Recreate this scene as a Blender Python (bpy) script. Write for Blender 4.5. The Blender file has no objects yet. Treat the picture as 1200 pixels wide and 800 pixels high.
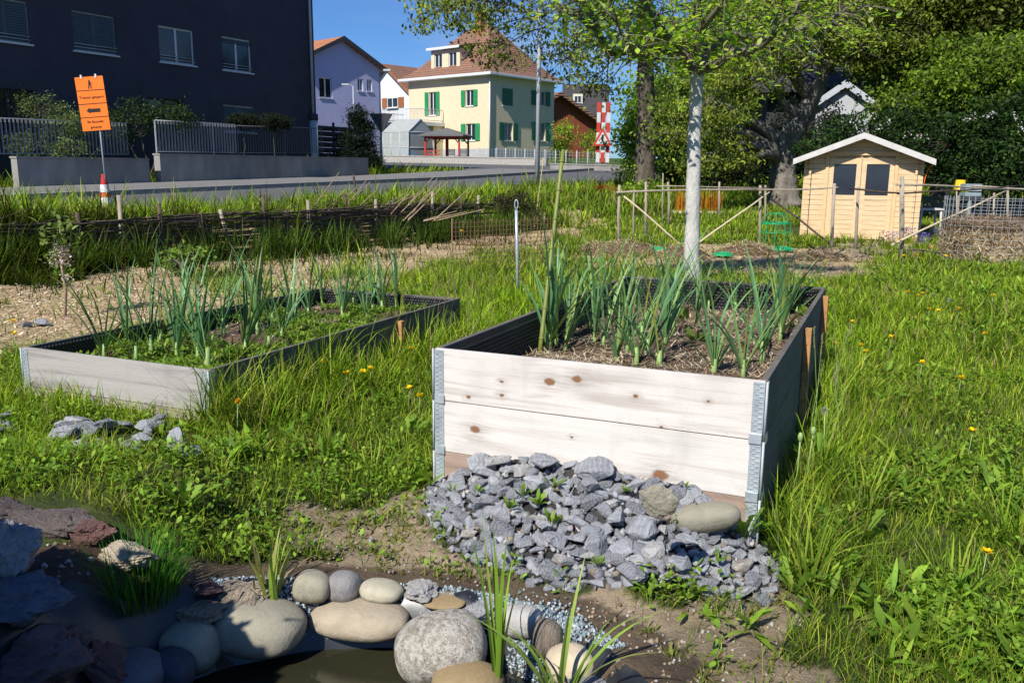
import bpy, bmesh, math, random
import numpy as np
from mathutils import Vector, Matrix, noise as mnoise
from mathutils.geometry import interpolate_bezier
rnd = random.Random(7)
rs = np.random.RandomState(11)
SC = bpy.context.scene
COL = SC.collection
R = math.radians
# ------------------------------------------------------------------ camera
F_PX, PITCH, ROLL, CAMZ = 1010.0, R(11.2), R(0.5), 1.25
cam_d = bpy.data.cameras.new('camera'); cam = bpy.data.objects.new('camera', cam_d); COL.objects.link(cam)
cam_d.sensor_width = 36; cam_d.lens = 36*F_PX/1200; cam_d.clip_end = 1500; cam_d.clip_start = .05
cam.matrix_world = Matrix.Translation((0,0,CAMZ)) @ Matrix.Rotation(math.pi/2-PITCH,4,'X') @ Matrix.Rotation(ROLL,4,'Z')
SC.camera = cam
cam_d.dof.use_dof = False
def ray(px,py):
    dx, dy = px-600, py-400
    X = dx*math.cos(ROLL)+dy*math.sin(ROLL); Y = -dx*math.sin(ROLL)+dy*math.cos(ROLL)
    u = -Y; c, s = math.cos(PITCH), math.sin(PITCH)
    return Vector((X, F_PX*c+u*s, -F_PX*s+u*c))
def W(px,py,d):
    r = ray(px,py); return Vector((0,0,CAMZ)) + r*(d/r.y)
def PZ(px,py,z):
    r = ray(px,py); return Vector((0,0,CAMZ)) + r*((z-CAMZ)/r.z)
# ------------------------------------------------------------------ terrain
def ss(a,e0,e1):
    t = np.clip((np.asarray(a,dtype=float)-e0)/(e1-e0),0,1); return t*t*(3-2*t)
_tab = np.random.RandomState(3).rand(256,256)
def vn(x,y,f=1.0,o=0.0):
    x = np.asarray(x,dtype=float)*f+o; y = np.asarray(y,dtype=float)*f+o*1.7
    xi = np.floor(x).astype(int); yi = np.floor(y).astype(int); fx = x-xi; fy = y-yi
    fx = fx*fx*(3-2*fx); fy = fy*fy*(3-2*fy)
    a=_tab[xi%256,yi%256]; b=_tab[(xi+1)%256,yi%256]; c=_tab[xi%256,(yi+1)%256]; d=_tab[(xi+1)%256,(yi+1)%256]
    return (a*(1-fx)+b*fx)*(1-fy)+(c*(1-fx)+d*fx)*fy
UX, UY = math.sin(R(30.6)), math.cos(R(30.6))
W0 = (-5.5, 9.2)
def ST(x,y):
    dx, dy = np.asarray(x)-W0[0], np.asarray(y)-W0[1]
    return dx*UX+dy*UY, -dx*UY+dy*UX
def XY(s,t): return W0[0]+s*UX-t*UY, W0[1]+s*UY+t*UX
# bed frames (front-left corner, rotation)
B1Y, B2Y = R(-23.6), R(-23.3)
B1 = Vector((0.81-1.2*math.cos(B1Y), 2.66-1.2*math.sin(B1Y), 0)); B1W, B1D, B1T = 1.2, 2.55, .60
B2 = Vector((-1.34-1.18*math.cos(B2Y), 3.70-1.18*math.sin(B2Y), 0)); B2W, B2D, B2T = 1.18, 2.47, .374
def loc1(x,y,B=B1,r=B1Y):
    dx,dy = np.asarray(x)-B.x, np.asarray(y)-B.y
    return dx*math.cos(r)+dy*math.sin(r), -dx*math.sin(r)+dy*math.cos(r)
def H0(x,y):
    x = np.asarray(x,dtype=float); y = np.asarray(y,dtype=float)
    s,t = ST(x,y)
    wd = .5+.3*np.clip(y-17,0,30)
    z = .42*ss(t,-.25,-.25+wd) + .025*np.clip(y-17,0,60) + .012*np.clip(y-35,0,40)
    z = z + .10*ss(-x,.3,1.3)*(1-ss(y,9,14)) + .04*ss(y,2.4,3.2)*(1-ss(y,8,10))
    z = z + (vn(x,y,.7)-.5)*.05*ss(y,2.6,5) + (vn(x,y,3.1,5)-.5)*.02
    # rockery rise at the left foreground
    z = z + .13*ss(-x,.85,1.25)*(1-ss(y,2.75,3.3))
    return z
PC, PR = (-.42,1.80), (.72,.56)
def H(x,y):
    z = H0(x,y)
    x = np.asarray(x,dtype=float); y = np.asarray(y,dtype=float)
    r = np.sqrt(((x-PC[0])/PR[0])**2+((y-PC[1])/PR[1])**2)
    z = z - .34*(1-ss(r,.72,1.08))
    # stone mound against the tall bed
    u,v = loc1(x,y); a = np.clip(-v,0,9)
    prof = ss(u,-.12,.42)*(1-ss(u,.92,1.32))
    z = z + .20*prof*np.clip(1-a/(.50),0,1)**1.0*(v<.25)
    # the road is cut in a little under its own surface
    s,t = ST(x,y)
    z = z - .08*ss(t,3.9,4.2)*(1-ss(t,13.6,13.8))*(s>-60)
    return z
def Hf(x,y): return float(H(x,y))
def G(px,py):
    r = ray(px,py); o = Vector((0,0,CAMZ)); k0 = 0; n = 0
    step = .02/r.length
    k = .8/r.length
    p = o+r*k
    while p.z > float(H0(p.x,p.y)) and k*r.length < 200:
        k += max(step, k*.004); p = o+r*k
    return p
def G2(px,py):
    r = ray(px,py); o = Vector((0,0,CAMZ)); k = .8/r.length; p = o+r*k
    while p.z > max(Hf(p.x,p.y),-.10) and k*r.length < 12:
        k += .01/r.length; p = o+r*k
    return p
# ------------------------------------------------------------------ node helpers
def new_mat(name):
    m = bpy.data.materials.new(name); m.use_nodes = True
    nt = m.node_tree; b = nt.nodes['Principled BSDF']
    return m, nt, b
class NB:
    def __init__(s,nt): s.nt=nt; s.n=nt.nodes; s.l=nt.links
    def node(s,t,**k):
        n = s.n.new(t)
        for a,b in k.items():
            if a.startswith('i_'):
                key=a[2:]; n.inputs[int(key) if key.isdigit() else key.replace('_',' ')].default_value = b
            else: setattr(n,a,b)
        return n
    def link(s,a,b): s.l.new(a,b)
    def coord(s,scale=(1,1,1),kind='Object'):
        tc = s.node('ShaderNodeTexCoord'); mp = s.node('ShaderNodeMapping'); mp.inputs['Scale'].default_value = scale
        s.link(tc.outputs[kind],mp.inputs[0]); return mp.outputs[0]
    def noise(s,vec,scale,detail=5,rough=.6,dist=0):
        n = s.node('ShaderNodeTexNoise'); n.inputs['Scale'].default_value=scale; n.inputs['Detail'].default_value=detail
        n.inputs['Roughness'].default_value=rough; n.inputs['Distortion'].default_value=dist
        if vec is not None: s.link(vec,n.inputs['Vector'])
        return n.outputs['Fac']
    def ramp(s,fac,stops):
        r = s.node('ShaderNodeValToRGB'); e = r.color_ramp.elements
        while len(e)<len(stops): e.new(.5)
        for q,(p,c) in zip(e,stops): q.position=p; q.color=(*c,1) if len(c)==3 else c
        s.link(fac,r.inputs[0]); return r.outputs[0]
    def mix(s,fac,a,b,mode='MIX'):
        m = s.node('ShaderNodeMix',data_type='RGBA',blend_type=mode)
        for i,v in ((0,fac),(6,a),(7,b)):
            if hasattr(v,'is_linked') or hasattr(v,'links'): s.link(v,m.inputs[i])
            else: m.inputs[i].default_value = v if i==0 else (*v,1)
        return m.outputs[2]
    def math(s,op,a,b=0.,clamp=False):
        m = s.node('ShaderNodeMath',operation=op,use_clamp=clamp)
        for i,v in ((0,a),(1,b)):
            if hasattr(v,'links'): s.link(v,m.inputs[i])
            else: m.inputs[i].default_value=v
        return m.outputs[0]
    def rng(s,v,a,b,c=0.,d=1.):
        m = s.node('ShaderNodeMapRange'); m.inputs[1].default_value=a; m.inputs[2].default_value=b; m.inputs[3].default_value=c; m.inputs[4].default_value=d
        s.link(v,m.inputs[0]); return m.outputs[0]
    def bump(s,h,bsdf,strength=.5,dist=.01):
        b = s.node('ShaderNodeBump'); b.inputs['Strength'].default_value=strength; b.inputs['Distance'].default_value=dist
        s.link(h,b.inputs['Height']); s.link(b.outputs[0],bsdf.inputs['Normal'])
def simple(name,c1,c2=None,scale=8,rough=.7,bump=.0,bdist=.01,stretch=(1,1,1),metal=0,spec=.4,grime=0,detail=6):
    m,nt,b = new_mat(name); n = NB(nt)
    c2 = c2 or tuple(v*.7 for v in c1)
    v = n.coord(stretch); f = n.noise(v,scale,detail)
    col = n.ramp(f,[(.3,c2),(.7,c1)])
    if grime:
        g = n.noise(v,scale*.17,4); col = n.mix(n.rng(g,.4,.75,0,grime),col,tuple(q*.45 for q in c2))
    n.link(col,b.inputs['Base Color']); b.inputs['Roughness'].default_value=rough; b.inputs['Metallic'].default_value=metal
    b.inputs['Specular IOR Level'].default_value=spec
    if bump: n.bump(n.noise(v,scale*2.2,8,.7),b,bump,bdist)
    return m
def leafmat(name,trans=.35,rough=.45,spec=.35,mul=(1,1,1)):
    m,nt,b = new_mat(name); n = NB(nt)
    a = n.node('ShaderNodeAttribute',attribute_name='Col')
    c = n.mix(1.,a.outputs['Color'],mul,'MULTIPLY')
    n.link(c,b.inputs['Base Color']); b.inputs['Roughness'].default_value=rough; b.inputs['Specular IOR Level'].default_value=spec
    t = n.node('ShaderNodeBsdfTranslucent'); n.link(n.mix(1.,c,(1.15,1.2,.5),'MULTIPLY'),t.inputs[0])
    ms = n.node('ShaderNodeMixShader'); ms.inputs[0].default_value=trans
    n.link(b.outputs[0],ms.inputs[1]); n.link(t.outputs[0],ms.inputs[2])
    n.link(ms.outputs[0],nt.nodes['Material Output'].inputs[0])
    return m
def attrmat(name,rough=.85,bump=.4,bscale=60,bdist=.004,var=.25):
    m,nt,b = new_mat(name); n = NB(nt)
    a = n.node('ShaderNodeAttribute',attribute_name='Col'); v = n.coord()
    c = n.mix(1.,a.outputs['Color'],n.ramp(n.noise(v,bscale*.4,6),[(.25,(1-var,)*3),(.75,(1+var*.3,)*3)]),'MULTIPLY')
    n.link(c,b.inputs['Base Color']); b.inputs['Roughness'].default_value=rough; b.inputs['Specular IOR Level'].default_value=.3
    n.bump(n.noise(v,bscale,8,.7),b,bump,bdist); return m
# ------------------------------------------------------------------ object helpers
def tag(o,label=None,cat=None,group=None,kind=None):
    if label: o['label']=label
    if cat: o['category']=cat
    if group: o['group']=group
    if kind: o['kind']=kind
    return o
def thing(name,label,cat,loc=(0,0,0),rotz=0,group=None):
    o = bpy.data.objects.new(name,None); COL.objects.link(o); o.location=loc; o.rotation_euler=(0,0,rotz)
    o.empty_display_size=.1
    return tag(o,label,cat,group)
def copy_tree(o,parent=None):
    c = o.copy(); COL.objects.link(c)
    if parent: c.parent = parent
    for ch in list(o.children): copy_tree(ch,c)
    return c
def np_mesh(name,verts,faces,mat,parent=None,cols=None,smooth=False,loc=None):
    """verts (N,3), faces (M,k) numpy"""
    me = bpy.data.meshes.new(name); verts=np.asarray(verts,dtype=np.float32); faces=np.asarray(faces,dtype=np.int32)
    if loc is not None: verts = verts-np.asarray(loc,dtype=np.float32)
    M,k = faces.shape
    me.vertices.add(len(verts)); me.vertices.foreach_set('co',verts.ravel())
    me.loops.add(M*k); me.loops.foreach_set('vertex_index',faces.ravel())
    me.polygons.add(M); me.polygons.foreach_set('loop_start',np.arange(0,M*k,k,dtype=np.int32))
    me.polygons.foreach_set('loop_total',np.full(M,k,dtype=np.int32))
    if smooth: me.polygons.foreach_set('use_smooth',np.ones(M,dtype=bool))
    if cols is not None:
        a = me.color_attributes.new('Col','FLOAT_COLOR','POINT'); c = np.ones((len(verts),4),dtype=np.float32); c[:,:3]=cols
        a.data.foreach_set('color',c.ravel())
    me.update(); me.validate()
    me.materials.append(mat)
    o = bpy.data.objects.new(name,me); COL.objects.link(o)
    if parent: o.parent = parent
    if loc is not None: o.location = loc
    return o
class MB:
    def __init__(s): s.v=[]; s.f=[]; s.m=[]; s.c=[]; s.M=Matrix(); s.mi=0; s.col=None; s.sm=[]
    def add(s,vs,fs,smooth=False):
        b=len(s.v)
        for p in vs: s.v.append(tuple(s.M@Vector(p)))
        if s.col is not None: s.c += [s.col]*len(vs)
        for f in fs: s.f.append(tuple(b+i for i in f)); s.m.append(s.mi); s.sm.append(smooth)
    def box(s,x0,x1,y0,y1,z0,z1,bev=0):
        if bev:
            bm = bmesh.new(); bmesh.ops.create_cube(bm,size=1)
            for v in bm.verts: v.co = Vector(((x0+x1)/2+v.co.x*(x1-x0),(y0+y1)/2+v.co.y*(y1-y0),(z0+z1)/2+v.co.z*(z1-z0)))
            bmesh.ops.bevel(bm,geom=bm.edges[:],offset=bev,segments=2,affect='EDGES',profile=.7)
            bm.verts.index_update(); s.add([v.co.copy() for v in bm.verts],[[v.index for v in f.verts] for f in bm.faces]); bm.free(); return
        s.add([(x0,y0,z0),(x1,y0,z0),(x1,y1,z0),(x0,y1,z0),(x0,y0,z1),(x1,y0,z1),(x1,y1,z1),(x0,y1,z1)],
              [(0,3,2,1),(4,5,6,7),(0,1,5,4),(1,2,6,5),(2,3,7,6),(3,0,4,7)])
    def tube(s,pts,rad,n=6,cap=True,smooth=True):
        pts=[Vector(p) for p in pts]; k=len(pts)
        if not hasattr(rad,'__len__'): rad=[rad]*k
        vs=[]; fs=[]; up=Vector((0,0,1)); prev=None
        for i in range(k):
            t=(pts[min(i+1,k-1)]-pts[max(i-1,0)])
            if t.length<1e-9: t=Vector((0,0,1))
            t.normalize()
            if prev is None:
                a = t.cross(up) if abs(t.z)<.95 else t.cross(Vector((1,0,0)))
            else: a = prev - t*prev.dot(t)
            if a.length<1e-6: a=t.orthogonal()
            a.normalize(); prev=a; b=t.cross(a)
            for j in range(n):
                an=2*math.pi*j/n; vs.append(pts[i]+(a*math.cos(an)+b*math.sin(an))*rad[i])
        for i in range(k-1):
            for j in range(n): fs.append((i*n+j,i*n+(j+1)%n,(i+1)*n+(j+1)%n,(i+1)*n+j))
        s.add(vs,fs,smooth)
        if cap:
            b=len(s.v)-k*n; s.f.append(tuple(b+j for j in range(n))[::-1]); s.m.append(s.mi); s.sm.append(False)
            s.f.append(tuple(b+(k-1)*n+j for j in range(n))); s.m.append(s.mi); s.sm.append(False)
    def lathe(s,prof,n=20,smooth=True,c=(0,0)):
        vs=[]; fs=[]
        for r,z in prof:
            for j in range(n): an=2*math.pi*j/n; vs.append((c[0]+r*math.cos(an),c[1]+r*math.sin(an),z))
        for i in range(len(prof)-1):
            for j in range(n): fs.append((i*n+j,i*n+(j+1)%n,(i+1)*n+(j+1)%n,(i+1)*n+j))
        s.add(vs,fs,smooth)
    def prism(s,poly,y0,y1):
        """poly in (x,z), extruded along y"""
        n=len(poly); vs=[(x,y0,z) for x,z in poly]+[(x,y1,z) for x,z in poly]
        fs=[tuple(range(n)),tuple(range(2*n-1,n-1,-1))]+[(i,i+n,(i+1)%n+n,(i+1)%n) for i in range(n)]
        s.add(vs,fs)
    def wall(s,x0,x1,z0,z1,holes,y=0,depth=.15,top=None):
        xs=sorted({x0,x1,*[h[0] for h in holes],*[h[1] for h in holes]}); zs=sorted({z0,z1,*[h[2] for h in holes],*[h[3] for h in holes]})
        for a,b in zip(xs,xs[1:]):
            for c,d in zip(zs,zs[1:]):
                mx,mz=(a+b)/2,(c+d)/2
                if any(h[0]<mx<h[1] and h[2]<mz<h[3] for h in holes): continue
                s.add([(a,y,c),(b,y,c),(b,y,d),(a,y,d)],[(0,1,2,3)])
        for a,b,c,d in [h[:4] for h in holes]:
            Y=y+depth
            s.add([(a,y,c),(a,Y,c),(a,Y,d),(a,y,d)],[(0,1,2,3)]); s.add([(b,y,c),(b,y,d),(b,Y,d),(b,Y,c)],[(0,1,2,3)])
            s.add([(a,y,c),(b,y,c),(b,Y,c),(a,Y,c)],[(0,1,2,3)]); s.add([(a,y,d),(a,Y,d),(b,Y,d),(b,y,d)],[(0,1,2,3)])
    def build(s,name,mat,parent=None,recalc=True):
        me=bpy.data.meshes.new(name); me.from_pydata(s.v,[],s.f)
        for m in (mat if isinstance(mat,(list,tuple)) else [mat]): me.materials.append(m)
        me.polygons.foreach_set('material_index',s.m); me.polygons.foreach_set('use_smooth',s.sm)
        if s.c and len(s.c)==len(s.v):
            a=me.color_attributes.new('Col','FLOAT_COLOR','POINT')
            for i,c in enumerate(s.c): a.data[i].color=(*c,1)
        if recalc:
            bm=bmesh.new(); bm.from_mesh(me); bmesh.ops.recalc_face_normals(bm,faces=bm.faces); bm.to_mesh(me); bm.free()
        me.update()
        o=bpy.data.objects.new(name,me); COL.objects.link(o)
        if parent: o.parent=parent
        return o
def ribbons(base,az,length,width,lean,curl,S=4,K=2,fold=.0,prof='grass',twist=None,z_add=0,power=1.2):
    base=np.asarray(base,dtype=float); N=len(base)
    az,length,width,lean,curl=[np.broadcast_to(np.asarray(q,dtype=float),(N,)) for q in (az,length,width,lean,curl)]
    tw = np.zeros(N) if twist is None else np.broadcast_to(twist,(N,))
    t=np.linspace(0,1,S+1); th=lean[:,None]+curl[:,None]*t[None,:]**power
    dl=(length/S)[:,None]; hx=np.sin(th[:,:-1])*dl; hz=np.cos(th[:,:-1])*dl
    r=np.concatenate([np.zeros((N,1)),np.cumsum(hx,1)],1); z=np.concatenate([np.zeros((N,1)),np.cumsum(hz,1)],1)
    dx,dy=np.sin(az),np.cos(az)
    c=np.stack([base[:,0,None]+r*dx[:,None],base[:,1,None]+r*dy[:,None],base[:,2,None]+z],-1)
    if prof=='grass': w=np.array([1-.93*q**2.2 for q in t])
    elif prof=='leaf': w=np.sin(np.pi*np.clip(t*.96+.03,0,1))**.75
    elif prof=='spoon': w=.12+np.sin(np.pi*np.clip(t,0,.98)**2.0)**.8
    elif prof=='leek': w=np.array([min(1,.75+q*1.2)*(1-.95*max(0,(q-.25)/.75)**1.7) for q in t])
    elif prof=='lobed': w=np.array([ (.2+q)*(1.-.35*(i%2))*(1 if q<.9 else .4) for i,q in enumerate(t)])
    sx,sy=np.cos(az+tw),-np.sin(az+tw)
    side=np.stack([sx,sy,np.zeros(N)],-1)[:,None,:]*np.ones((1,S+1,1))
    nrm=np.stack([-np.cos(th)*dx[:,None],-np.cos(th)*dy[:,None],np.sin(th)],-1)
    hw=(width/2)[:,None]*w[None,:]
    cols=[]
    offs=np.linspace(-1,1,K)
    V=np.stack([c+side*(hw*o)[...,None]+nrm*(hw*fold*abs(o))[...,None] for o in offs],2)  # N,S+1,K,3
    idx=np.arange(N*(S+1)*K).reshape(N,S+1,K)
    Fq=np.stack([idx[:,:-1,:-1],idx[:,:-1,1:],idx[:,1:,1:],idx[:,1:,:-1]],-1).reshape(-1,4)
    T=np.broadcast_to(t[None,:,None],(N,S+1,K))
    return V.reshape(-1,3),Fq,T.reshape(-1),np.repeat(np.arange(N),(S+1)*K)
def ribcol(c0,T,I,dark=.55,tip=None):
    c=c0[I]; k=dark+(1-dark)*np.clip(T*1.6,0,1); c=c*k[:,None]  # feet darkened, shade between the blades put into the colour
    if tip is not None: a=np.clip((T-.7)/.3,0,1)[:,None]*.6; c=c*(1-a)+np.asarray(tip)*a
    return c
def pick(N,cols,jit=.18):
    cols=np.asarray(cols,dtype=float); c=cols[rs.randint(0,len(cols),N)]
    return np.clip(c*(1+rs.uniform(-jit,jit,(N,1)))*(1+rs.uniform(-jit*.4,jit*.4,(N,3))),0,1)
class Acc:
    def __init__(s): s.V=[];s.F=[];s.C=[];s.n=0
    def add(s,V,F_,C): s.V.append(V); s.F.append(F_+s.n); s.C.append(C); s.n+=len(V)
    def build(s,name,mat,parent=None,smooth=True,loc=None):
        return np_mesh(name,np.concatenate(s.V),np.concatenate(s.F),mat,parent,np.concatenate(s.C),smooth,loc)
# ------------------------------------------------------------------ world and sun
SUN_AZ, SUN_EL = R(211), R(43)
w = bpy.data.worlds.new('World'); SC.world = w; w.use_nodes = True
nt = w.node_tree; bg = nt.nodes['Background']; sky = nt.nodes.new('ShaderNodeTexSky'); sky.sky_type='NISHITA'; sky.sun_disc=False
sky.sun_elevation=SUN_EL; sky.sun_rotation=SUN_AZ; sky.altitude=400; sky.air_density=1.0; sky.dust_density=.3; sky.ozone_density=2.2
n = NB(nt)
tc = n.node('ShaderNodeTexCoord'); mp = n.node('ShaderNodeMapping'); mp.inputs['Scale'].default_value=(1,1,3.2)
n.link(tc.outputs['Generated'],mp.inputs[0])
cl = n.noise(mp.outputs[0],3.4,9,.62,.6)
sep = n.node('ShaderNodeSeparateXYZ'); n.link(tc.outputs['Generated'],sep.inputs[0])
lowmask = n.rng(sep.outputs[2],.02,.22,1,0)
cm = n.math('MULTIPLY',n.rng(cl,.47,.72,0,.75),lowmask,True)
skyb = n.mix(1.,sky.outputs[0],(.60,1.0,1.62),'MULTIPLY')
skyc = n.mix(cm,skyb,(7.0,7.3,7.8))
n.link(skyc,bg.inputs[0]); bg.inputs[1].default_value=.072
sd = bpy.data.lights.new('sun','SUN'); so = bpy.data.objects.new('sun',sd); COL.objects.link(so); sd.energy=6.2; sd.angle=R(.53); sd.color=(1,.95,.87)
sv = Vector((math.sin(SUN_AZ)*math.cos(SUN_EL),math.cos(SUN_AZ)*math.cos(SUN_EL),math.sin(SUN_EL)))
so.rotation_euler = sv.to_track_quat('Z','Y').to_euler(); so.location=(-10,-12,15)
SC.view_settings.view_transform='Standard'; SC.view_settings.look='None'; SC.view_settings.exposure=0
SC.cycles.max_bounces=6; SC.cycles.diffuse_bounces=3; SC.cycles.transmission_bounces=4; SC.cycles.transparent_max_bounces=6
SC.cycles.use_denoising=True; SC.cycles.caustics_reflective=False; SC.cycles.caustics_refractive=False
# ------------------------------------------------------------------ materials
M_leaf = leafmat('foliage',.38,.55,.2); M_grass = leafmat('grass',.36,.65,.10); M_leek = leafmat('leek_leaf',.22,.4,.45)
M_bark = simple('bark',(.17,.14,.11),(.05,.04,.03),6,.95,.9,.05,(1,1,.25))
M_barkg = simple('bark_grey',(.30,.27,.23),(.09,.075,.06),5,.95,1.,.06,(1,1,.3))
M_white = simple('limewash',(.68,.66,.61),(.44,.42,.38),13,.92,1.,.02,(1,1,.45),grime=.2)
M_twig = simple('dry_stick',(.42,.33,.22),(.2,.14,.09),20,.9,.4,.004)
M_pole = simple('weathered_pole',(.42,.36,.28),(.24,.2,.15),25,.9,.4,.004,(1,1,.2))
M_wattle = simple('woven_twig',(.13,.095,.07),(.05,.035,.025),20,.9,.5,.005)
M_zinc = simple('galvanised',(.62,.67,.70),(.40,.46,.50),22,.33,.15,.003,metal=.45)
M_steel = simple('grey_steel',(.48,.50,.52),(.38,.40,.42),12,.5,0)
M_darkmetal = simple('dark_metal',(.05,.05,.055),(.03,.03,.035),20,.5)
M_glass = simple('window_glass',(.02,.025,.03),(.012,.015,.018),2,.06,0,spec=.8)
M_whitep = simple('white_paint',(.72,.73,.74),(.6,.61,.62),10,.5)
M_conc = simple('concrete',(.36,.35,.33),(.22,.215,.2),2.2,.9,.3,.01,(1,1,.35),grime=.5)
M_black = simple('black_membrane',(.022,.024,.028),(.012,.013,.015),15,.38,.2,.002,spec=.6)
M_orange = simple('orange_sheet',(.95,.20,.01),(.88,.17,.008),3,.5)
M_blk = simple('black_print',(.015,.012,.012),(.01,.01,.01),10,.7)
M_red = simple('red_plastic',(.55,.035,.02),(.42,.025,.016),12,.5,grime=.2)
M_wht = simple('white_band',(.75,.75,.73),(.6,.6,.58),12,.5,grime=.2)
M_greenp = simple('green_plastic',(.01,.42,.16),(.008,.3,.11),8,.3,0,spec=.6)
M_straw = attrmat('straw',.9,.2,80,.002)
M_chipc = M_straw
# ------------------------------------------------------------------ zones on the ground (world polygons)
def wpoly(px): return np.array([(G(a,b).x,G(a,b).y) for a,b in px])
def inpoly(x,y,P):
    x=np.asarray(x,dtype=float); y=np.asarray(y,dtype=float); r=np.zeros(x.shape,dtype=bool); j=len(P)-1
    for i in range(len(P)):
        xi,yi=P[i]; xj,yj=P[j]
        c=((yi>y)!=(yj>y))&(x<(xj-xi)*(y-yi)/((yj-yi) or 1e-9)+xi); r^=c; j=i
    return r
CH1 = wpoly([(-60,342),(60,328),(150,314),(240,298),(340,282),(440,269),(520,257),(600,251),(690,246),(720,262),(660,286),(600,300),(530,310),(480,334),(400,350),(330,360),(260,376),(150,394),(60,410),(-60,426)])
CH2 = wpoly([(630,303),(700,292),(790,287),(890,287),(985,296),(1030,305),(1010,322),(940,330),(840,322),(740,318),(650,316)])
SO1 = wpoly([(330,602),(400,590),(470,572),(510,560),(520,650),(600,700),(800,712),(905,690),(950,735),(930,790),(960,860),(560,860),(640,745),(560,690),(420,670),(330,655),(300,640)])
SO2 = wpoly([(985,280),(1050,268),(1090,282),(1075,300),(1000,316),(970,300)])
SO3 = wpoly([(-10,655),(60,640),(120,632),(190,650),(230,700),(230,790),(0,900),(-80,760)])
FOOT=wpoly([(503,585),(515,560),(560,548),(640,535),(760,545),(850,585),(885,610),(900,650),(915,690),(895,708),(850,708),(790,702),(735,698),(690,694),(640,694),(600,676),(560,668),(525,650),(500,622)])
def zones(x,y):
    """chips, soil masks 0..1 with ragged borders"""
    x=np.asarray(x,dtype=float); y=np.asarray(y,dtype=float)
    k=.10+.012*y; jx=(vn(x,y,2.3,11)-.5)*k*5+(vn(x,y,9,3)-.5)*k*1.5; jy=(vn(x,y,2.1,31)-.5)*k*5
    X,Y=x+jx,y+jy
    chips=inpoly(X,Y,CH1)|inpoly(X,Y,CH2)
    j2x=(vn(x,y,6,13)-.5)*.22; j2y=(vn(x,y,6.5,37)-.5)*.22
    soil=inpoly(x+j2x,y+j2y,SO1)|inpoly(X,Y,SO2)|inpoly(x,y,SO3)
    return chips,soil
def inbed(x,y,m=0.0):
    r=False
    for B,r0,Wd,D in ((B1,B1Y,B1W,B1D),(B2,B2Y,B2W,B2D)):
        u,v=loc1(x,y,B,r0); r = r | ((u>-m)&(u<Wd+m)&(v>-m)&(v<D+m))
    return r
# ------------------------------------------------------------------ ground sheet
def axis(lim,step,grow):
    a=[0.0]
    while a[-1]<lim: a.append(a[-1]+max(step,a[-1]*grow))
    return a
xs=axis(420,.022,.017); xs=np.array([-q for q in xs[:0:-1]]+xs)
ys=[1.0]
while ys[-1]<520: ys.append(ys[-1]+max(.02,ys[-1]*.0095 if ys[-1]<30 else ys[-1]*.03))
yb=[]; q=1.0; st=.1
while q>-60: q-=st; st*=1.25; yb.append(q)
ys=np.array(yb[::-1]+ys)
gx,gy=np.meshgrid(xs,ys); gz=H(gx,gy)
# low local roughness
gz=gz+(vn(gx,gy,14,2)-.5)*.018*(gy<5)*(gy>0)
V=np.stack([gx,gy,gz],-1).reshape(-1,3)
nx,ny=len(xs),len(ys); ii=np.arange(nx*ny).reshape(ny,nx)
Fq=np.stack([ii[:-1,:-1],ii[:-1,1:],ii[1:,1:],ii[1:,:-1]],-1).reshape(-1,4)
ch,so_=zones(V[:,0],V[:,1]); sN,tN=ST(V[:,0],V[:,1])
n1=vn(V[:,0],V[:,1],1.3,4)[:,None]; n2=vn(V[:,0],V[:,1],7,9)[:,None]
c=np.array([.050,.075,.018])*(.7+.7*n1)*(.7+.6*n2)+np.array([.03,.02,.0])*n2
far=ss(V[:,1],14,40)[:,None]; c=c*(1-far)+np.array([.07,.13,.022])*(.75+.5*n1)*far
cs=np.array([.44,.34,.225])*(.75+.4*n1)*(.75+.5*n2)
c=np.where(so_[:,None],cs,c); c=np.where(ch[:,None],np.array([.60,.44,.25])*(.8+.4*n2),c)
rp=np.sqrt(((V[:,0]-PC[0])/PR[0])**2+((V[:,1]-PC[1])/PR[1])**2)
c=np.where((rp<1.35)[:,None]&(V[:,1]<3)[:,None],np.array([.15,.11,.07])*(.7+.6*n2),c)
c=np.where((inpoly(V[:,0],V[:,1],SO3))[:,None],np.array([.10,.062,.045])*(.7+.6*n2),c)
pile=inpoly(V[:,0],V[:,1],FOOT)
c=np.where(pile[:,None],np.array([.07,.068,.065])*(.5+.9*n2),c)
M_ground=attrmat('soil_and_turf',.95,1.,24,.035,.45)
tag(np_mesh('ground',V,Fq,M_ground,None,c,True),kind='structure')
# ------------------------------------------------------------------ road, kerb, pavement
M_asph=simple('asphalt',(.135,.135,.14),(.095,.095,.10),30,.85,.4,.006,grime=.35)
M_pave=simple('pavement_asphalt',(.23,.225,.215),(.17,.165,.16),16,.9,.3,.005,grime=.3)
M_kerb=simple('kerb_stone',(.34,.33,.31),(.24,.235,.22),8,.9,.3,.006)
def strip(name,t0,t1,s0,s1,dz,mat,nt_=6,ds=1.0,edge=None):
    ss_=np.arange(s0,s1+ds,ds); tt=np.linspace(t0,t1,nt_)
    S_,T_=np.meshgrid(ss_,tt); X,Y=XY(S_,T_); Z=RZ(X,Y)+dz
    V=np.stack([X,Y,Z],-1).reshape(-1,3); a,b=S_.shape; ii=np.arange(a*b).reshape(a,b)
    F_=np.stack([ii[:-1,:-1],ii[:-1,1:],ii[1:,1:],ii[1:,:-1]],-1).reshape(-1,4)
    return tag(np_mesh(name,V,F_,mat,None,None,True),kind='structure')
def RZ(x,y): return .42+.025*np.clip(y-17,0,60)+.012*np.clip(y-35,0,40)+.10*ss(-np.asarray(x),.3,1.3)*(1-ss(y,9,14))
strip('road',3.7,10.3,-14,70,.015,M_asph,8)
strip('pavement',10.48,13.9,-14,33,.13,M_pave,5)
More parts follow.
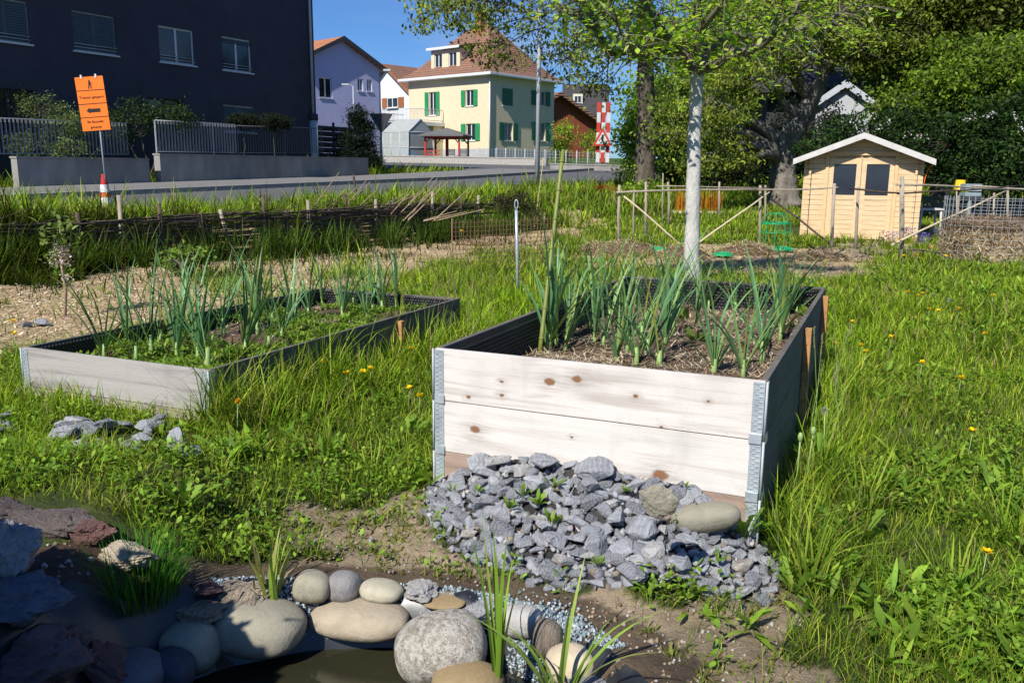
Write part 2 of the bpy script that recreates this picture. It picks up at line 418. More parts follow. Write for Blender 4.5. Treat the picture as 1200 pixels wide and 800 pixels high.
def kerb(name,t0,t1,s0,s1,h):
    mb=MB(); ss_=np.arange(s0,s1,1.0)
    for s in ss_:
        p=[]
        for (a,b) in ((s,t0),(s+.985,t0),(s+.985,t1),(s,t1)):
            x,y=XY(a,b); p.append((x,y,float(RZ(x,y))))
        mb.add([(x,y,z-.2) for x,y,z in p]+[(x,y,z+h) for x,y,z in p],[(0,3,2,1),(4,5,6,7),(0,1,5,4),(1,2,6,5),(2,3,7,6),(3,0,4,7)])
    return tag(mb.build(name,M_kerb),kind='structure')
kerb('kerb',10.3,10.48,-14,70,.14)
# side street in front of the far house
mb=MB()
pts=[W(300,0,50),W(700,0,50),W(735,0,58),W(250,0,58)]
def sheet_world(name,x0,x1,y0,y1,dz,mat,nx=30,ny=6):
    X,Y=np.meshgrid(np.linspace(x0,x1,nx),np.linspace(y0,y1,ny)); Z=RZ(X,Y)+dz
    V=np.stack([X,Y,Z],-1).reshape(-1,3); ii=np.arange(nx*ny).reshape(ny,nx)
    F_=np.stack([ii[:-1,:-1],ii[:-1,1:],ii[1:,1:],ii[1:,:-1]],-1).reshape(-1,4)
    return tag(np_mesh(name,V,F_,mat,None,None,True),kind='structure')
sheet_world('side_road',-30,6,43.5,58,.028,M_asph,30,14)
# ------------------------------------------------------------------ wood for the raised beds
def boardmat(name,c1,c2,knots=(),seed=0.,dark=(.30,.24,.18),streak=.5):
    m,nt,b=new_mat(name); n=NB(nt)
    tc=n.node('ShaderNodeTexCoord'); mp=n.node('ShaderNodeMapping'); mp.inputs['Location'].default_value=(seed,seed*.7,seed*.3); mp.inputs['Scale'].default_value=(1.1,1.1,16)
    n.link(tc.outputs['Object'],mp.inputs[0])
    g=n.noise(mp.outputs[0],2.2,9,.5,.5)
    mp2=n.node('ShaderNodeMapping'); mp2.inputs['Scale'].default_value=(2.5,2.5,70); n.link(tc.outputs['Object'],mp2.inputs[0])
    g2=n.noise(mp2.outputs[0],4,6,.7,.5)
    col=n.ramp(g,[(.33,c2),(.5,c1),(.72,tuple(min(1,q*1.07) for q in c1))])
    col=n.mix(n.rng(g2,.52,.85,0,.3*streak),col,dark)
    blot=n.noise(n.coord((1,1,1.4)),3.5,4,.5); col=n.mix(n.rng(blot,.52,.75,0,.42),col,tuple(q*.66 for q in c2))
    edge=None
    isn=n.noise(n.coord(),55,4,.6); mud=n.noise(n.coord((1,1,.35)),9,6,.6)
    col=n.mix(n.rng(mud,.55,.8,0,.30),col,(.30,.27,.235))
    for kx,kz,kr in knots:
        vm=n.node('ShaderNodeVectorMath',operation='SUBTRACT'); n.link(tc.outputs['Object'],vm.inputs[0]); vm.inputs[1].default_value=(kx,0,kz)
        sx=n.node('ShaderNodeMapping'); sx.inputs['Scale'].default_value=(.86,0,1.2); n.link(vm.outputs[0],sx.inputs[0])
        ln=n.node('ShaderNodeVectorMath',operation='LENGTH'); n.link(sx.outputs[0],ln.inputs[0])
        L=n.math('ADD',ln.outputs['Value'],n.math('ADD',n.math('MULTIPLY',n.math('SUBTRACT',isn,.5),kr*1.3),n.math('MULTIPLY',n.math('SUBTRACT',g2,.5),kr*.9)))
        halo=n.rng(L,kr*1.2,kr*5.5,.8,0); col=n.mix(n.math('MULTIPLY',halo,n.rng(g2,.42,.62,0,1),True),col,(.27,.23,.19))
        ring=n.rng(L,kr*1.0,kr*1.5,1,0); col=n.mix(ring,col,(.22,.13,.075))
        core=n.rng(L,kr*.75,kr*.95,1,0); col=n.mix(core,col,(.25,.12,.06))
    n.link(col,b.inputs['Base Color']); b.inputs['Roughness'].default_value=.78; b.inputs['Specular IOR Level'].default_value=.25
    n.bump(g2,b,.35,.004)
    return m
WT=(.66,.61,.56); WD=(.50,.45,.40)
def knotloc(B,r,pts,base):
    out=[]
    nrm=Vector((math.sin(r),-math.cos(r),0))
    for px,py,kr in pts:
        d=ray(px,py); o=Vector((0,0,CAMZ)); k=((B-o).dot(nrm))/d.dot(nrm); p=o+d*k
        u,v=loc1(p.x,p.y,B,r); out.append((float(u),p.z-base,kr))
    return out
kn=knotloc(B1,B1Y,[(644,447,.013),(676,444,.012),(557,503,.013),(773,557,.019),(745,464,.006),(549,465,.006),(588,463,.006),(775,500,.004),(588,447,.005),(670,512,.004),(830,470,.004)],0)
Mb=[boardmat('pine_board_pale',WT,WD,[k for k in kn if k[1]>.395],1.3),boardmat('pine_board_middle',(.65,.61,.56),(.55,.5,.45),[k for k in kn if k[1]<.395],4.1),
    boardmat('pine_board_brown',(.36,.265,.205),(.25,.18,.14),[],7.7)]
Mside=boardmat('pine_board_shaded',(.15,.135,.115),(.095,.083,.07),[(1.4,.1,.01)],2.2,(.05,.04,.03))  # board tone darkened, shade of the bed sides put into the colour
Mstake=boardmat('sawn_stake',(.48,.25,.10),(.36,.18,.07),[],3)
M_soil=attrmat('garden_soil',.95,1.,50,.012,.4)
def hinge(parent,x,y,ax,z0,z1,side):
    """pressed corner strip on one face: ax 'x' plate lies in the x plane direction, side = +-1 direction along the face"""
    mb=MB(); w_=.040; th=.0022
    def bx(a0,a1,o0,o1,za,zb,bev=0):
        if ax=='x': mb.box(min(x+side*a0,x+side*a1),max(x+side*a0,x+side*a1),y-o1,y-o0,za,zb,bev)
        else: mb.box(x+o0,x+o1,min(y+side*a0,y+side*a1),max(y+side*a0,y+side*a1),za,zb,bev)
    bx(.003,w_,.001,.001+th,z0,z1)
    k=int((z1-z0)/.0085)
    for i in range(k):
        z=z0+.006+i*.0085
        if i%2==0: bx(.007,.019,.001+th,.0055,z,z+.0038)
        else: bx(.022,.031,.001+th,.005,z,z+.0035)
        if i%3==0: bx(.033,.038,.001+th,.0045,z+.001,z+.004)
    zc=z0+.02
    bx(.004,w_+.004,.004,.009,z0-.012,z0+.022,.002)
    return mb.build('corner_hinge',M_zinc,parent)
def raised_bed(name,label,cat,B,r,Wd,D,top,ncol,mats,front_mats,soilz,seed):
    th=.021; t=thing(name,label,cat,(B.x,B.y,0),r)
    ph=.195
    for k in range(ncol):
        z1=top-k*(ph+.003); z0=z1-ph
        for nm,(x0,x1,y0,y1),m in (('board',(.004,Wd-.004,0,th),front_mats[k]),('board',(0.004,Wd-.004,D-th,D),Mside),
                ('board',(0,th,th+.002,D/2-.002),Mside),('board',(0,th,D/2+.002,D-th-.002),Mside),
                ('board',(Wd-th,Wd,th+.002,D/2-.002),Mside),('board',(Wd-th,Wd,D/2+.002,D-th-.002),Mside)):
            mb=MB(); dz=rnd.uniform(-.001,.001); mb.box(x0,x1,y0,y1,z0+dz,z1+dz,.002); mb.build(nm,m,t)
        hinge(t,0,0,'x',z0,z1-.004,1); hinge(t,Wd,0,'x',z0,z1-.004,-1); hinge(t,Wd,0,'y',z0,z1-.004,1); 
        mb=MB(); mb.tube([(Wd+.003,-.003,z0),(Wd+.003,-.003,z1)],.004,8); mb.build('hinge_pin',M_steel,t); mb=MB(); mb.tube([(-.003,-.003,z0),(-.003,-.003,z1)],.004,8); mb.build('hinge_pin',M_steel,t)
    # stakes outside the right side
    for (sy,sz,w2) in ((D/2,top-.035,.045),(D-.25,top-.02,.045)) if ncol>2 else ((D*.66,top-.03,.04),):
        mb=MB(); mb.box(Wd+.002,Wd+.032,sy-w2/2,sy+w2/2,-.15,sz,.002); mb.build('stake',Mstake,t)
        mb=MB(); mb.box(-.034,-.002,sy-w2/2,sy+w2/2,-.15,sz,.002); mb.build('stake',Mstake,t)
    # dimpled membrane
    mb=MB()
    zb=soilz-.05
    def dimple(P,ux,uz,nn,L,Hh):
        st=.021; a=0
        mb.add([P,P+ux*L,P+ux*L+uz*Hh,P+uz*Hh],[(0,1,2,3)])
        for j in range(int(Hh/st/.87)):
            for i in range(int(L/st)-1):
                c=P+ux*(st*(i+.7+.5*(j%2)))+uz*(st*.87*(j+.6)); vs=[]
                for rr,hh in ((.0088,.0005),(.0058,.007)):
                    for q in range(6):
                        an=q*math.pi/3; vs.append(c+ux*(rr*math.cos(an))+uz*(rr*math.sin(an))+nn*hh)
                mb.add(vs,[(q,(q+1)%6,6+(q+1)%6,6+q) for q in range(6)]+[(6,7,8,9,10,11)],True)
    hh=top-.012-zb
    X,Y,Z=Vector((1,0,0)),Vector((0,1,0)),Vector((0,0,1))
    g=.005
    dimple(Vector((th+g,D-th-g,zb)),X,Z,-Y,Wd-2*th-2*g,hh)
    dimple(Vector((th+g,th+g,zb)),Y,Z,X,D-2*th-2*g,hh)
    dimple(Vector((Wd-th-g,th+g,zb)),Y,Z,-X,D-2*th-2*g,hh)
    mb.add([(th+g,th+g,zb),(Wd-th-g,th+g,zb),(Wd-th-g,th+g,top-.015),(th+g,th+g,top-.015)],[(0,1,2,3)])
    mb.build('liner',M_black,t,recalc=False)
    # soil
    a,b=70,140; U,Vv=np.meshgrid(np.linspace(th+g,Wd-th-g,a),np.linspace(th+g,D-th-g,b))
    Z=soilz+(vn(U,Vv,5,seed)-.5)*.05+(vn(U,Vv,22,seed+3)-.5)*.022
    VV=np.stack([U,Vv,Z],-1).reshape(-1,3); ii=np.arange(a*b).reshape(b,a)
    F_=np.stack([ii[:-1,:-1],ii[:-1,1:],ii[1:,1:],ii[1:,:-1]],-1).reshape(-1,4)
    nn=vn(VV[:,0],VV[:,1],9,seed)[:,None]; cc=np.array([.13,.088,.055])*(.6+.8*nn)
    np_mesh('soil',VV,F_,M_soil,t,cc,True)
    return t,lambda u,v: soilz+(float(vn(u,v,5,seed))-.5)*.05
bed1,soil1=raised_bed('raised_bed','tall pale timber raised bed of three board collars with zinc corner hinges','raised bed',B1,B1Y,B1W,B1D,B1T,3,None,Mb,.425,5)
Mb2=[boardmat('pine_board_grey',(.38,.355,.33),(.27,.25,.235),[(.95,.1,.008),(.3,.2,.007)],5.5),boardmat('pine_board_sunk',(.36,.31,.27),(.26,.22,.19),[],6)]
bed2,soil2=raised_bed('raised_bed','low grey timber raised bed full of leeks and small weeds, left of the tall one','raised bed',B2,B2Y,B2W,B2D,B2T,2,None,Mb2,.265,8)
# straw mulch scattered on a bed or on the ground
def flakes(N,xy,zf,ln,wd,cols,lift=.004,tilt=.5):
    x,y=xy[:,0],xy[:,1]; az=rs.uniform(0,6.283,N); L=rs.uniform(*ln,N); w_=rs.uniform(*wd,N)
    base=np.stack([x,y,zf+lift*rs.uniform(0,2.5,N)],-1)
    V,F_,T,I=ribbons(base,az,L,w_,np.pi/2+rs.uniform(-tilt,tilt*.2,N),rs.uniform(-.4,.4,N),S=2,K=2,prof='grass',twist=rs.uniform(-.6,.6,N))
    return V,F_,cols[I]*(1-.0*T[:,None])
STR=[(.64,.52,.34),(.52,.41,.25),(.72,.62,.45),(.38,.27,.16),(.24,.16,.1)]
for t,sf,Wd,D,N,dens,gl in ((bed1,soil1,B1W,B1D,12000,.9,.012),(bed2,soil2,B2W,B2D,5000,.6,.015)):
    u=rs.uniform(.04,Wd-.04,N); v=rs.uniform(.04,D-.04,N); keep=vn(u,v,4,3)>(.28 if t is bed1 else .42); u,v=u[keep],v[keep]
    z=(.425 if t is bed1 else .265)+(vn(u,v,5,5 if t is bed1 else 8)-.5)*.05+(vn(u,v,22,8 if t is bed1 else 11)-.5)*.022
    V,F_,C=flakes(len(u),np.stack([u,v],-1),z,(.015,.075),(.0015,.005),pick(len(u),STR),.004)
    tag(np_mesh('straw_mulch',V,F_,M_straw,t,C),kind='stuff')
# ------------------------------------------------------------------ buildings
def fpx(O,r,px,py):
    nrm=Vector((math.sin(r),-math.cos(r),0)); o=Vector((0,0,CAMZ)); d=ray(px,py); k=((Vector(O)-o).dot(nrm))/d.dot(nrm); p=o+d*k-Vector(O)
    return p.x*math.cos(r)+p.y*math.sin(r), p.z
M_blue=simple('render_slate_purple',(.068,.062,.080),(.050,.045,.060),1.1,.9,.5,.012,grime=.35)
M_shutter=simple('grey_blind',(.10,.12,.12),(.08,.095,.095),6,.6)
def window(parent,M,x0,x1,z0,z1,depth=.13,fw=.055,mull=1,fm=None,rail=False,blind=None,sill=True,part_label=None):
    mb=MB(); mb.M=M; y=depth-.06
    mb.box(x0,x0+fw,y,y+.05,z0,z1); mb.box(x1-fw,x1,y,y+.05,z0,z1); mb.box(x0+fw,x1-fw,y,y+.05,z0,z0+fw); mb.box(x0+fw,x1-fw,y,y+.05,z1-fw,z1)
    for i in range(mull):
        xm=x0+(x1-x0)*(i+1)/(mull+1); mb.box(xm-fw*.7,xm+fw*.7,y-.004,y+.046,z0+fw,z1-fw)
    f=mb.build('window',fm or M_whitep,parent)
    mb=MB(); mb.M=M; mb.add([(x0+fw*.5,y+.03,z0+fw*.5),(x1-fw*.5,y+.03,z0+fw*.5),(x1-fw*.5,y+.03,z1-fw*.5),(x0+fw*.5,y+.03,z1-fw*.5)],[(0,1,2,3)]); mb.build('pane',M_glass,f)
    if sill:
        mb=MB(); mb.M=M; mb.box(x0-.06,x1+.06,-.06,y-.002,z0-.05,z0-.002); mb.build('sill',fm or M_whitep,f)
    if blind is not None:
        mb=MB(); mb.M=M; k=int((z1-blind)/.075)
        for i in range(k):
            z=blind+i*.075; mb.add([(x0+.03,y-.035,z),(x1-.03,y-.035,z),(x1-.03,y-.012,z+.07),(x0+.03,y-.012,z+.07)],[(0,1,2,3)])
        if k: mb.build('blind',M_shutter,f)
    if rail:
        mb=MB(); mb.M=M
        for z in (z0+.12,z0+.22): mb.tube([(x0,-.01,z),(x1,-.01,z)],.013,6)
        mb.build('rail',M_steel,f)
    return f
def boxbody(mb,L,D,z0,z1,holes_front,holes_right=(),M2=None):
    """body: front along +x at y=0, right side along +y at x=L"""
    mb.wall(0,L,z0,z1,list(holes_front))
    I=mb.M.copy(); mb.M=I@Matrix.Translation((L,0,0))@Matrix.Rotation(math.pi/2,4,'Z'); mb.wall(0,D,z0,z1,list(holes_right)); mb.M=I
    mb.add([(0,0,z0),(0,D,z0),(0,D,z1),(0,0,z1)],[(0,1,2,3)]); mb.add([(0,D,z0),(L,D,z0),(L,D,z1),(0,D,z1)],[(0,1,2,3)])
# --- left apartment building (in shade)
LBR=R(59.4); rend=W(372.5,190,37.6); LL=44.0
LBO=Vector((rend.x-LL*math.cos(LBR),rend.y-LL*math.sin(LBR),.55))
lb=thing('apartment_building','slate purple apartment block standing in its own shade behind the concrete garden wall','building',LBO,LBR)
def lw(x0,y0,x1,y1):
    a=fpx(LBO,LBR,x0,y0); b=fpx(LBO,LBR,x1,y1); return a,b
rows={}
def rect(tl,tr,bl,br):
    P=[fpx(LBO,LBR,*q) for q in (tl,tr,bl,br)]
    return ((P[0][0]+P[2][0])/2,(P[1][0]+P[3][0])/2,(P[2][1]+P[3][1])/2,(P[0][1]+P[1][1])/2)
wd=[rect((185,30),(227,39),(188,73),(228.5,77.5)),rect((259,43),(294,50),(262,81),(295.5,85)),rect((83,11),(134,20),(88,61),(138,66)),rect((-25,-12),(31,2),(-20,45),(37,52)),
    rect((255,-22),(285,-14),(258,-2),(289,5))]
z0=sum(q[2] for q in wd[:4])/4; z1=sum(q[3] for q in wd[:4])/4
wins=[(q[0],q[1],z0,z1) for q in wd[:4]]
top=[(wd[1][0]-.1,wd[1][1],z0+2.8,z1+2.8)]+[(q[0],q[1],z0+2.8,z1+2.8) for q in (wd[0],wd[2],wd[3])]
gf=[rect((262,122),(299,126),(262,152),(299,158)),rect((174,114),(216,118),(176,150),(216,158)),rect((-20,100),(44,108),(-20,150),(44,158))]
gfl=[(q[0],q[1],max(.1,q[2]),q[3]) for q in gf]
mb=MB(); boxbody(mb,LL,13,-.5,12.2,wins+top+gfl); mb.build('wall',M_blue,lb)
mb=MB(); mb.box(-.3,LL+.3,-.3,13.3,12.203,12.5); mb.build('roof',M_darkmetal,lb)
I=Matrix()
window(lb,I,*wins[0],mull=1,rail=True); window(lb,I,*wins[1],mull=1,rail=True,blind=z0+1.0); window(lb,I,*wins[2],mull=1,rail=True,blind=z0+.05); window(lb,I,*wins[3],mull=1,rail=True,blind=z0+.05)
for q in top: window(lb,I,*q,mull=1,rail=True)
window(lb,I,*gfl[0],mull=1,blind=gfl[0][2]+.1,fm=M_steel); 
for q in gfl[1:]: window(lb,I,*q,depth=.2,mull=1,fm=M_darkmetal,sill=False)
mb=MB(); mb.tube([(LL-.28,-.1,2.95),(LL-.28,-.1,12.4)],.055,10); mb.tube([(LL-.28,-.1,-.4),(LL-.28,-.1,2.75)],.17,12); mb.build('downpipe',M_steel,lb)
mb=MB(); mb.tube([(LL-.28,-.1,2.7),(LL-.28,-.1,2.95)],.2,12); mb.build('pipe_collar',M_darkmetal,lb)
# garden walls in front with railing
def gwall(name,label,s0,s1,t,h,th=.25,rail=None,lit=None):
    x,y=XY(s0,t); z=float(RZ(x,y)); g=thing(name,label,'garden wall',(x,y,z),math.pi/2-R(30.6))
    x1,y1=XY(s1,t); zz=float(RZ(x1,y1))-z; L=s1-s0
    mb=MB(); mb.add([(0,0,-.3),(L,0,zz-.3),(L,th,zz-.3),(0,th,-.3),(0,0,h),(L,0,h+zz*.15),(L,th,h+zz*.15),(0,th,h)],[(0,3,2,1),(4,5,6,7),(0,1,5,4),(1,2,6,5),(2,3,7,6),(3,0,4,7)])
    # formwork joints, 3 mm proud strips
    k=int(L/2.5)
    mb.build('wall_body',M_conc,g)
    mb=MB(); mb.add([(-.02,-.03,h+.003),(L,-.03,h+.003+zz*.15),(L,th+.03,h+.003+zz*.15),(-.02,th+.03,h+.003),(-.02,-.03,h+.05),(L,-.03,h+.05+zz*.15),(L,th+.03,h+.05+zz*.15),(-.02,th+.03,h+.05)],[(0,3,2,1),(4,5,6,7),(0,1,5,4),(1,2,6,5),(2,3,7,6),(3,0,4,7)]); mb.build('coping',M_conc,g)
    return g,L,zz*.15
def railing(name,label,s0,s1,t,zb0,hh,slope,flat,mat):
    x,y=XY(s0,t); g=thing(name,label,'railing',(x,y,zb0),math.pi/2-R(30.6)); L=s1-s0; mb=MB(); k=int(L/.115)
    for i in range(k+1):
        a=i*L/k; z=slope*a/L
        if flat: mb.box(a-.006,a+.006,-.03,.03,z+.06,z+hh)
        else: mb.box(a-.01,a+.01,-.01,.01,z+.06,z+hh)
    mb.build('bars',mat,g)
    mb=MB()
    for zz in (.06,hh): mb.tube([(0,0,zz),(L,0,zz+slope)],.018,6)
    mb.build('rails',mat,g)
    for i in range(0,int(L/2.2)+1):
        a=min(i*2.2,L); mb=MB(); mb.box(a-.02,a+.02,-.02,.02,-.04,slope*a/L+hh); mb.build('post',mat,g)
    return g
def s_at(px,t,y0=15,y1=60):
    for _ in range(60):
        m=(y0+y1)/2; x=(px-600)/1010*m*1.04; 
        x=W(px,210,m).x; tt=float(ST(x,m)[1])
        if tt<t: y0=m
        else: y1=m
    return float(ST(x,m)[0])
M_rail1=simple('zinc_bars',(.5,.52,.54),(.4,.42,.44),14,.45,metal=.4); M_rail2=simple('shaded_bars',(.12,.13,.14),(.08,.09,.1),14,.5,metal=.3)  # second bars are a darker copy, painting the railing's shaded stretch
TW=13.95
sA,sB,sC,sD=s_at(22,TW),s_at(176,TW),s_at(189,TW),s_at(432,TW)
g1,L1,_=gwall('garden_wall','rendered concrete wall with a pale end, behind the orange sign and cone',sA,sB,TW,.88,.28)
g2,L2,k2=gwall('garden_wall','long stained concrete wall running along the pavement below the bright railing',sC,sD,TW,.95,.28)
g3,L3,_=gwall('garden_wall','low dark wall at the left edge of the picture behind the pavement',s_at(-220,TW),sA-.02,TW+.9,.72,.25)
def wz(s,h): x,y=XY(s,TW); return float(RZ(x,y))+h
railing('railing','dark grey bar railing on the wall behind the orange sign, overgrown by a shrub',sA-2.5,sB-.1,TW+.85,wz(sA,.9),1.0,.1,True,M_rail1)
sE=s_at(281,TW)
railing('railing','bright metal bar railing on top of the long concrete wall',sC,sE,TW+.12,wz(sC,1.0),1.0,.03,True,M_rail1)
railing('railing','dull railing in shade on the far end of the long concrete wall',sE+.1,sD-2.5,TW+.12,wz(sC,1.03),.96,.1,False,M_rail2)
# --- yellow house
YR=R(-40); K0=W(573.5,188,64); zb=Hf(K0.x,K0.y)-.05
YW,YD=8.4,7.6
YO=Vector((K0.x-YW*math.cos(YR),K0.y-YW*math.sin(YR),zb))
M_yel=simple('cream_render',(.72,.62,.43),(.66,.56,.38),2.5,.9,.5,.02); M_plinth=simple('grey_plinth',(.45,.46,.47),(.38,.39,.4),2,.9)
def tilemat(name,c1,c2,sz=3.0):
    m,nt,b=new_mat(name); n=NB(nt); v=n.coord((1,1,1))
    f=n.noise(v,1.6,8,.75); f2=n.noise(v,14,3); col=n.ramp(f,[(.3,c2),(.65,c1)]); col=n.mix(n.rng(f2,.4,.7,0,.5),col,tuple(q*.5 for q in c2))
    wv=n.node('ShaderNodeTexWave',wave_type='BANDS',bands_direction='Z'); wv.inputs['Scale'].default_value=sz; n.link(v,wv.inputs[0])
    col=n.mix(n.rng(wv.outputs['Fac'],.0,.35,.55,0),col,(.03,.02,.015))
    n.link(col,b.inputs['Base Color']); b.inputs['Roughness'].default_value=.9; n.bump(wv.outputs['Fac'],b,.8,.05); return m
M_tile=tilemat('roof_tiles_brown',(.34,.17,.105),(.2,.105,.075),1.6); M_tileo=tilemat('roof_tiles_orange',(.55,.22,.09),(.42,.16,.07),1.6)
M_green=simple('green_shutter',(.02,.30,.10),(.015,.23,.075),6,.5); M_dgreen=simple('green_shutter_shaded',(.012,.13,.06),(.01,.1,.045),6,.5)  # second green is a darkened copy, shade painted on the right-hand shutters
M_pgreen=simple('pale_green_paint',(.36,.60,.40),(.3,.52,.34),4,.6); M_brn=simple('brown_shutter',(.36,.14,.05),(.27,.1,.035),6,.6)
yh=thing('dwelling_house','cream yellow house with green shutters, hipped brown tiled roof and dormer','house',YO,YR)
def yf(x0,y0,x1,y1):
    a=fpx(YO,YR,x0,(y0+y1)/2); b=fpx(YO,YR,x1,(y0+y1)/2); c=fpx(YO,YR,(x0+x1)/2,y0); d=fpx(YO,YR,(x0+x1)/2,y1); return (a[0],b[0],d[1],c[1])
KR=Vector((K0.x,K0.y,zb)); RR=YR+math.pi/2
def yr(x0,y0,x1,y1):
    a=fpx(KR,RR,x0,(y0+y1)/2); b=fpx(KR,RR,x1,(y0+y1)/2); c=fpx(KR,RR,(x0+x1)/2,y0); d=fpx(KR,RR,(x0+x1)/2,y1); return (a[0],b[0],d[1],c[1])
hf=[yf(545.5,105.5,555,124.5),yf(546,145,557,165),yf(502.5,108,511,135.5)]
hr=[yr(589,104,600,124),yr(590,144,601,165),yr(628,107,639,124),yr(628,144,639,165)]
EZ=6.0
mb=MB(); boxbody(mb,YW,YD,.9,EZ,hf,hr); mb.build('wall',M_yel,yh)
mb=MB(); mb.box(-.02,YW+.02,-.02,YD+.02,-1.5,.897); mb.build('plinth',M_plinth,yh)
def shutters(parent,M,x0,x1,z0,z1,mat,wk=.46,off=0.03):
    for xa in (x0-wk*(x1-x0)-.03,x1+.03):
        mb=MB(); mb.M=M; xb=xa+wk*(x1-x0); mb.box(xa,xb,-off-.04,-off-.015,z0,z1)
        for i in range(int((z1-z0)/.09)): mb.add([(xa+.05,-off-.042,z0+.06+i*.09),(xb-.05,-off-.042,z0+.06+i*.09),(xb-.05,-off-.055,z0+.02+i*.09),(xa+.05,-off-.055,z0+.02+i*.09)],[(0,1,2,3)])
        mb.build('shutter',mat,parent)
for q in hf: w_=window(yh,I,*q,mull=1,depth=.16); shutters(yh,I,*q,M_green)
MR=Matrix.Translation((YW,0,0))@Matrix.Rotation(math.pi/2,4,'Z')
for i,q in enumerate(hr):
    window(yh,MR,*q,mull=1,depth=.16)
    if i==0:
        mb=MB(); mb.M=MR; mb.box(q[0]-.02,q[1]+.02,-.06,-.02,q[2],q[3]); mb.build('shutter',M_dgreen,yh)
    else: shutters(yh,MR,*q,M_dgreen)
# hipped roof, flared
def hip(mb,x0,x1,y0,y1,z,h,rid,flare=.35):
    cx,cy=(x0+x1)/2,(y0+y1)/2; lv=[(0,0),(.16,.10),(.3,.235),(1,1)]
    rings=[]
    for a,b in lv:
        hx=(x1-x0)/2*(1-a)+rid/2*a; hy=(y1-y0)/2*(1-a)+.03*a; rings.append([(cx-hx,cy-hy,z+h*b),(cx+hx,cy-hy,z+h*b),(cx+hx,cy+hy,z+h*b),(cx-hx,cy+hy,z+h*b)])
    vs=[p for r_ in rings for p in r_]; fs=[(i*4+j,i*4+(j+1)%4,(i+1)*4+(j+1)%4,(i+1)*4+j) for i in range(3) for j in range(4)]+[(12,13,14,15),(3,2,1,0)]
    mb.add(vs,fs)
mb=MB(); hip(mb,-.55,YW+.55,-.55,YD+.55,EZ+.2,4.2,1.4); rf=mb.build('roof',M_tile,yh)
mb=MB(); mb.box(-.6,YW+.6,-.6,YD+.6,EZ+.003,EZ+.195,.03); mb.build('eaves',M_whitep,yh)
mb=MB(); mb.tube([(YW+.08,-.08,.3),(YW+.08,-.08,EZ)],.05,8); mb.build('downpipe',M_whitep,yh)
mb=MB(); cx=YW*.55; mb.box(cx-.3,cx+.3,YD*.5-.9,YD*.5-.3,EZ+2.5,EZ+5.2,.02); mb.build('chimney',M_brn,rf)
# dormer
dq=yf(510,70,545,93); dx0,dx1=dq[0]+.35,dq[1]-.1
dx0=YW*.5-2.15; dx1=YW*.5+.85
dz0=EZ+.55; dz1=EZ+2.2; dh=[(dx0+.35,dx0+1.15,dz0+.3,dz1-.25),(dx1-1.15,dx1-.35,dz0+.3,dz1-.25)]
mb=MB(); mb.M=Matrix.Translation((0,.45,0)); mb.wall(dx0,dx1,dz0,dz1,dh); mb.add([(dx0,0,dz0),(dx0,0,dz1),(dx0,2.5,dz1)],[(0,1,2)]); mb.add([(dx1,0,dz0),(dx1,0,dz1),(dx1,2.5,dz1)],[(0,1,2)]); dm=mb.build('dormer',M_yel,yh)
for q in dh: window(dm if False else yh,Matrix.Translation((0,.45,0)),*q,mull=1,depth=.14)
mb=MB(); mb.add([(dx0-.2,.2,dz1+.003),(dx1+.2,.2,dz1+.003),(dx1+.2,3.,dz1+.55),(dx0-.2,3.,dz1+.55),(dx0-.2,.2,dz1+.15),(dx1+.2,.2,dz1+.15),(dx1+.2,3.,dz1+.7),(dx0-.2,3.,dz1+.7)],[(0,3,2,1),(4,5,6,7),(0,1,5,4),(1,2,6,5),(2,3,7,6),(3,0,4,7)]); mb.build('dormer_roof',M_tile,yh)
mb=MB(); mb.box(dx0-.22,dx1+.22,.13,.2,dz1-.02,dz1+.16); mb.build('dormer_eaves',M_whitep,yh)
# annex with garage door and terrace
ax0=-2.6; ax1=YW*.5-.5; ad=2.6; ah=2.55
za=0
gq=(ax0+.9,ax0+3.6,.15,2.1)
mb=MB(); mb.M=Matrix.Translation((0,-ad,0)); mb.wall(ax0,ax1-1.6,-1,ah,[gq]); mb.M=Matrix()
mb.add([(ax0,-ad,-1),(ax0,2,-1),(ax0,2,ah),(ax0,-ad,ah)],[(0,1,2,3)]); mb.add([(ax1-1.6,-ad,-1),(ax1-1.6,-1,-1),(ax1-1.6,-1,ah),(ax1-1.6,-ad,ah)],[(0,1,2,3)])
mb.add([(ax0,2,-1),(0,2,-1),(0,2,ah),(ax0,2,ah)],[(0,1,2,3)])
mb.wall(ax1-1.6,ax1,-1,ah,[(ax1-1.2,ax1-.3,1.0,2.2)],y=-1,depth=.1); mb.add([(ax1,-1,-1),(ax1,-.01,-1),(ax1,-.01,ah),(ax1,-1,ah)],[(0,1,2,3)])
mb.build('annex_wall',M_yel,yh)
window(yh,Matrix.Translation((0,-1,0)),ax1-1.2,ax1-.3,1.0,2.2,depth=.1,mull=1,fm=M_brn)
mb=MB(); 
for i in range(8): mb.box(gq[0],gq[1],-ad+.10,-ad+.13,gq[2]+i*.243,gq[2]+(i+1)*.243-.012)
mb.build('garage_door',M_pgreen,yh)
mb=MB(); mb.box(ax0-.25,ax1+.2,-ad-.25,-.03,ah+.003,ah+.28,.02); mb.box(ax0-.25,-.03,-.03,2.1,ah+.003,ah+.28,.02); mb.build('terrace_slab',M_whitep,yh)
mb=MB()
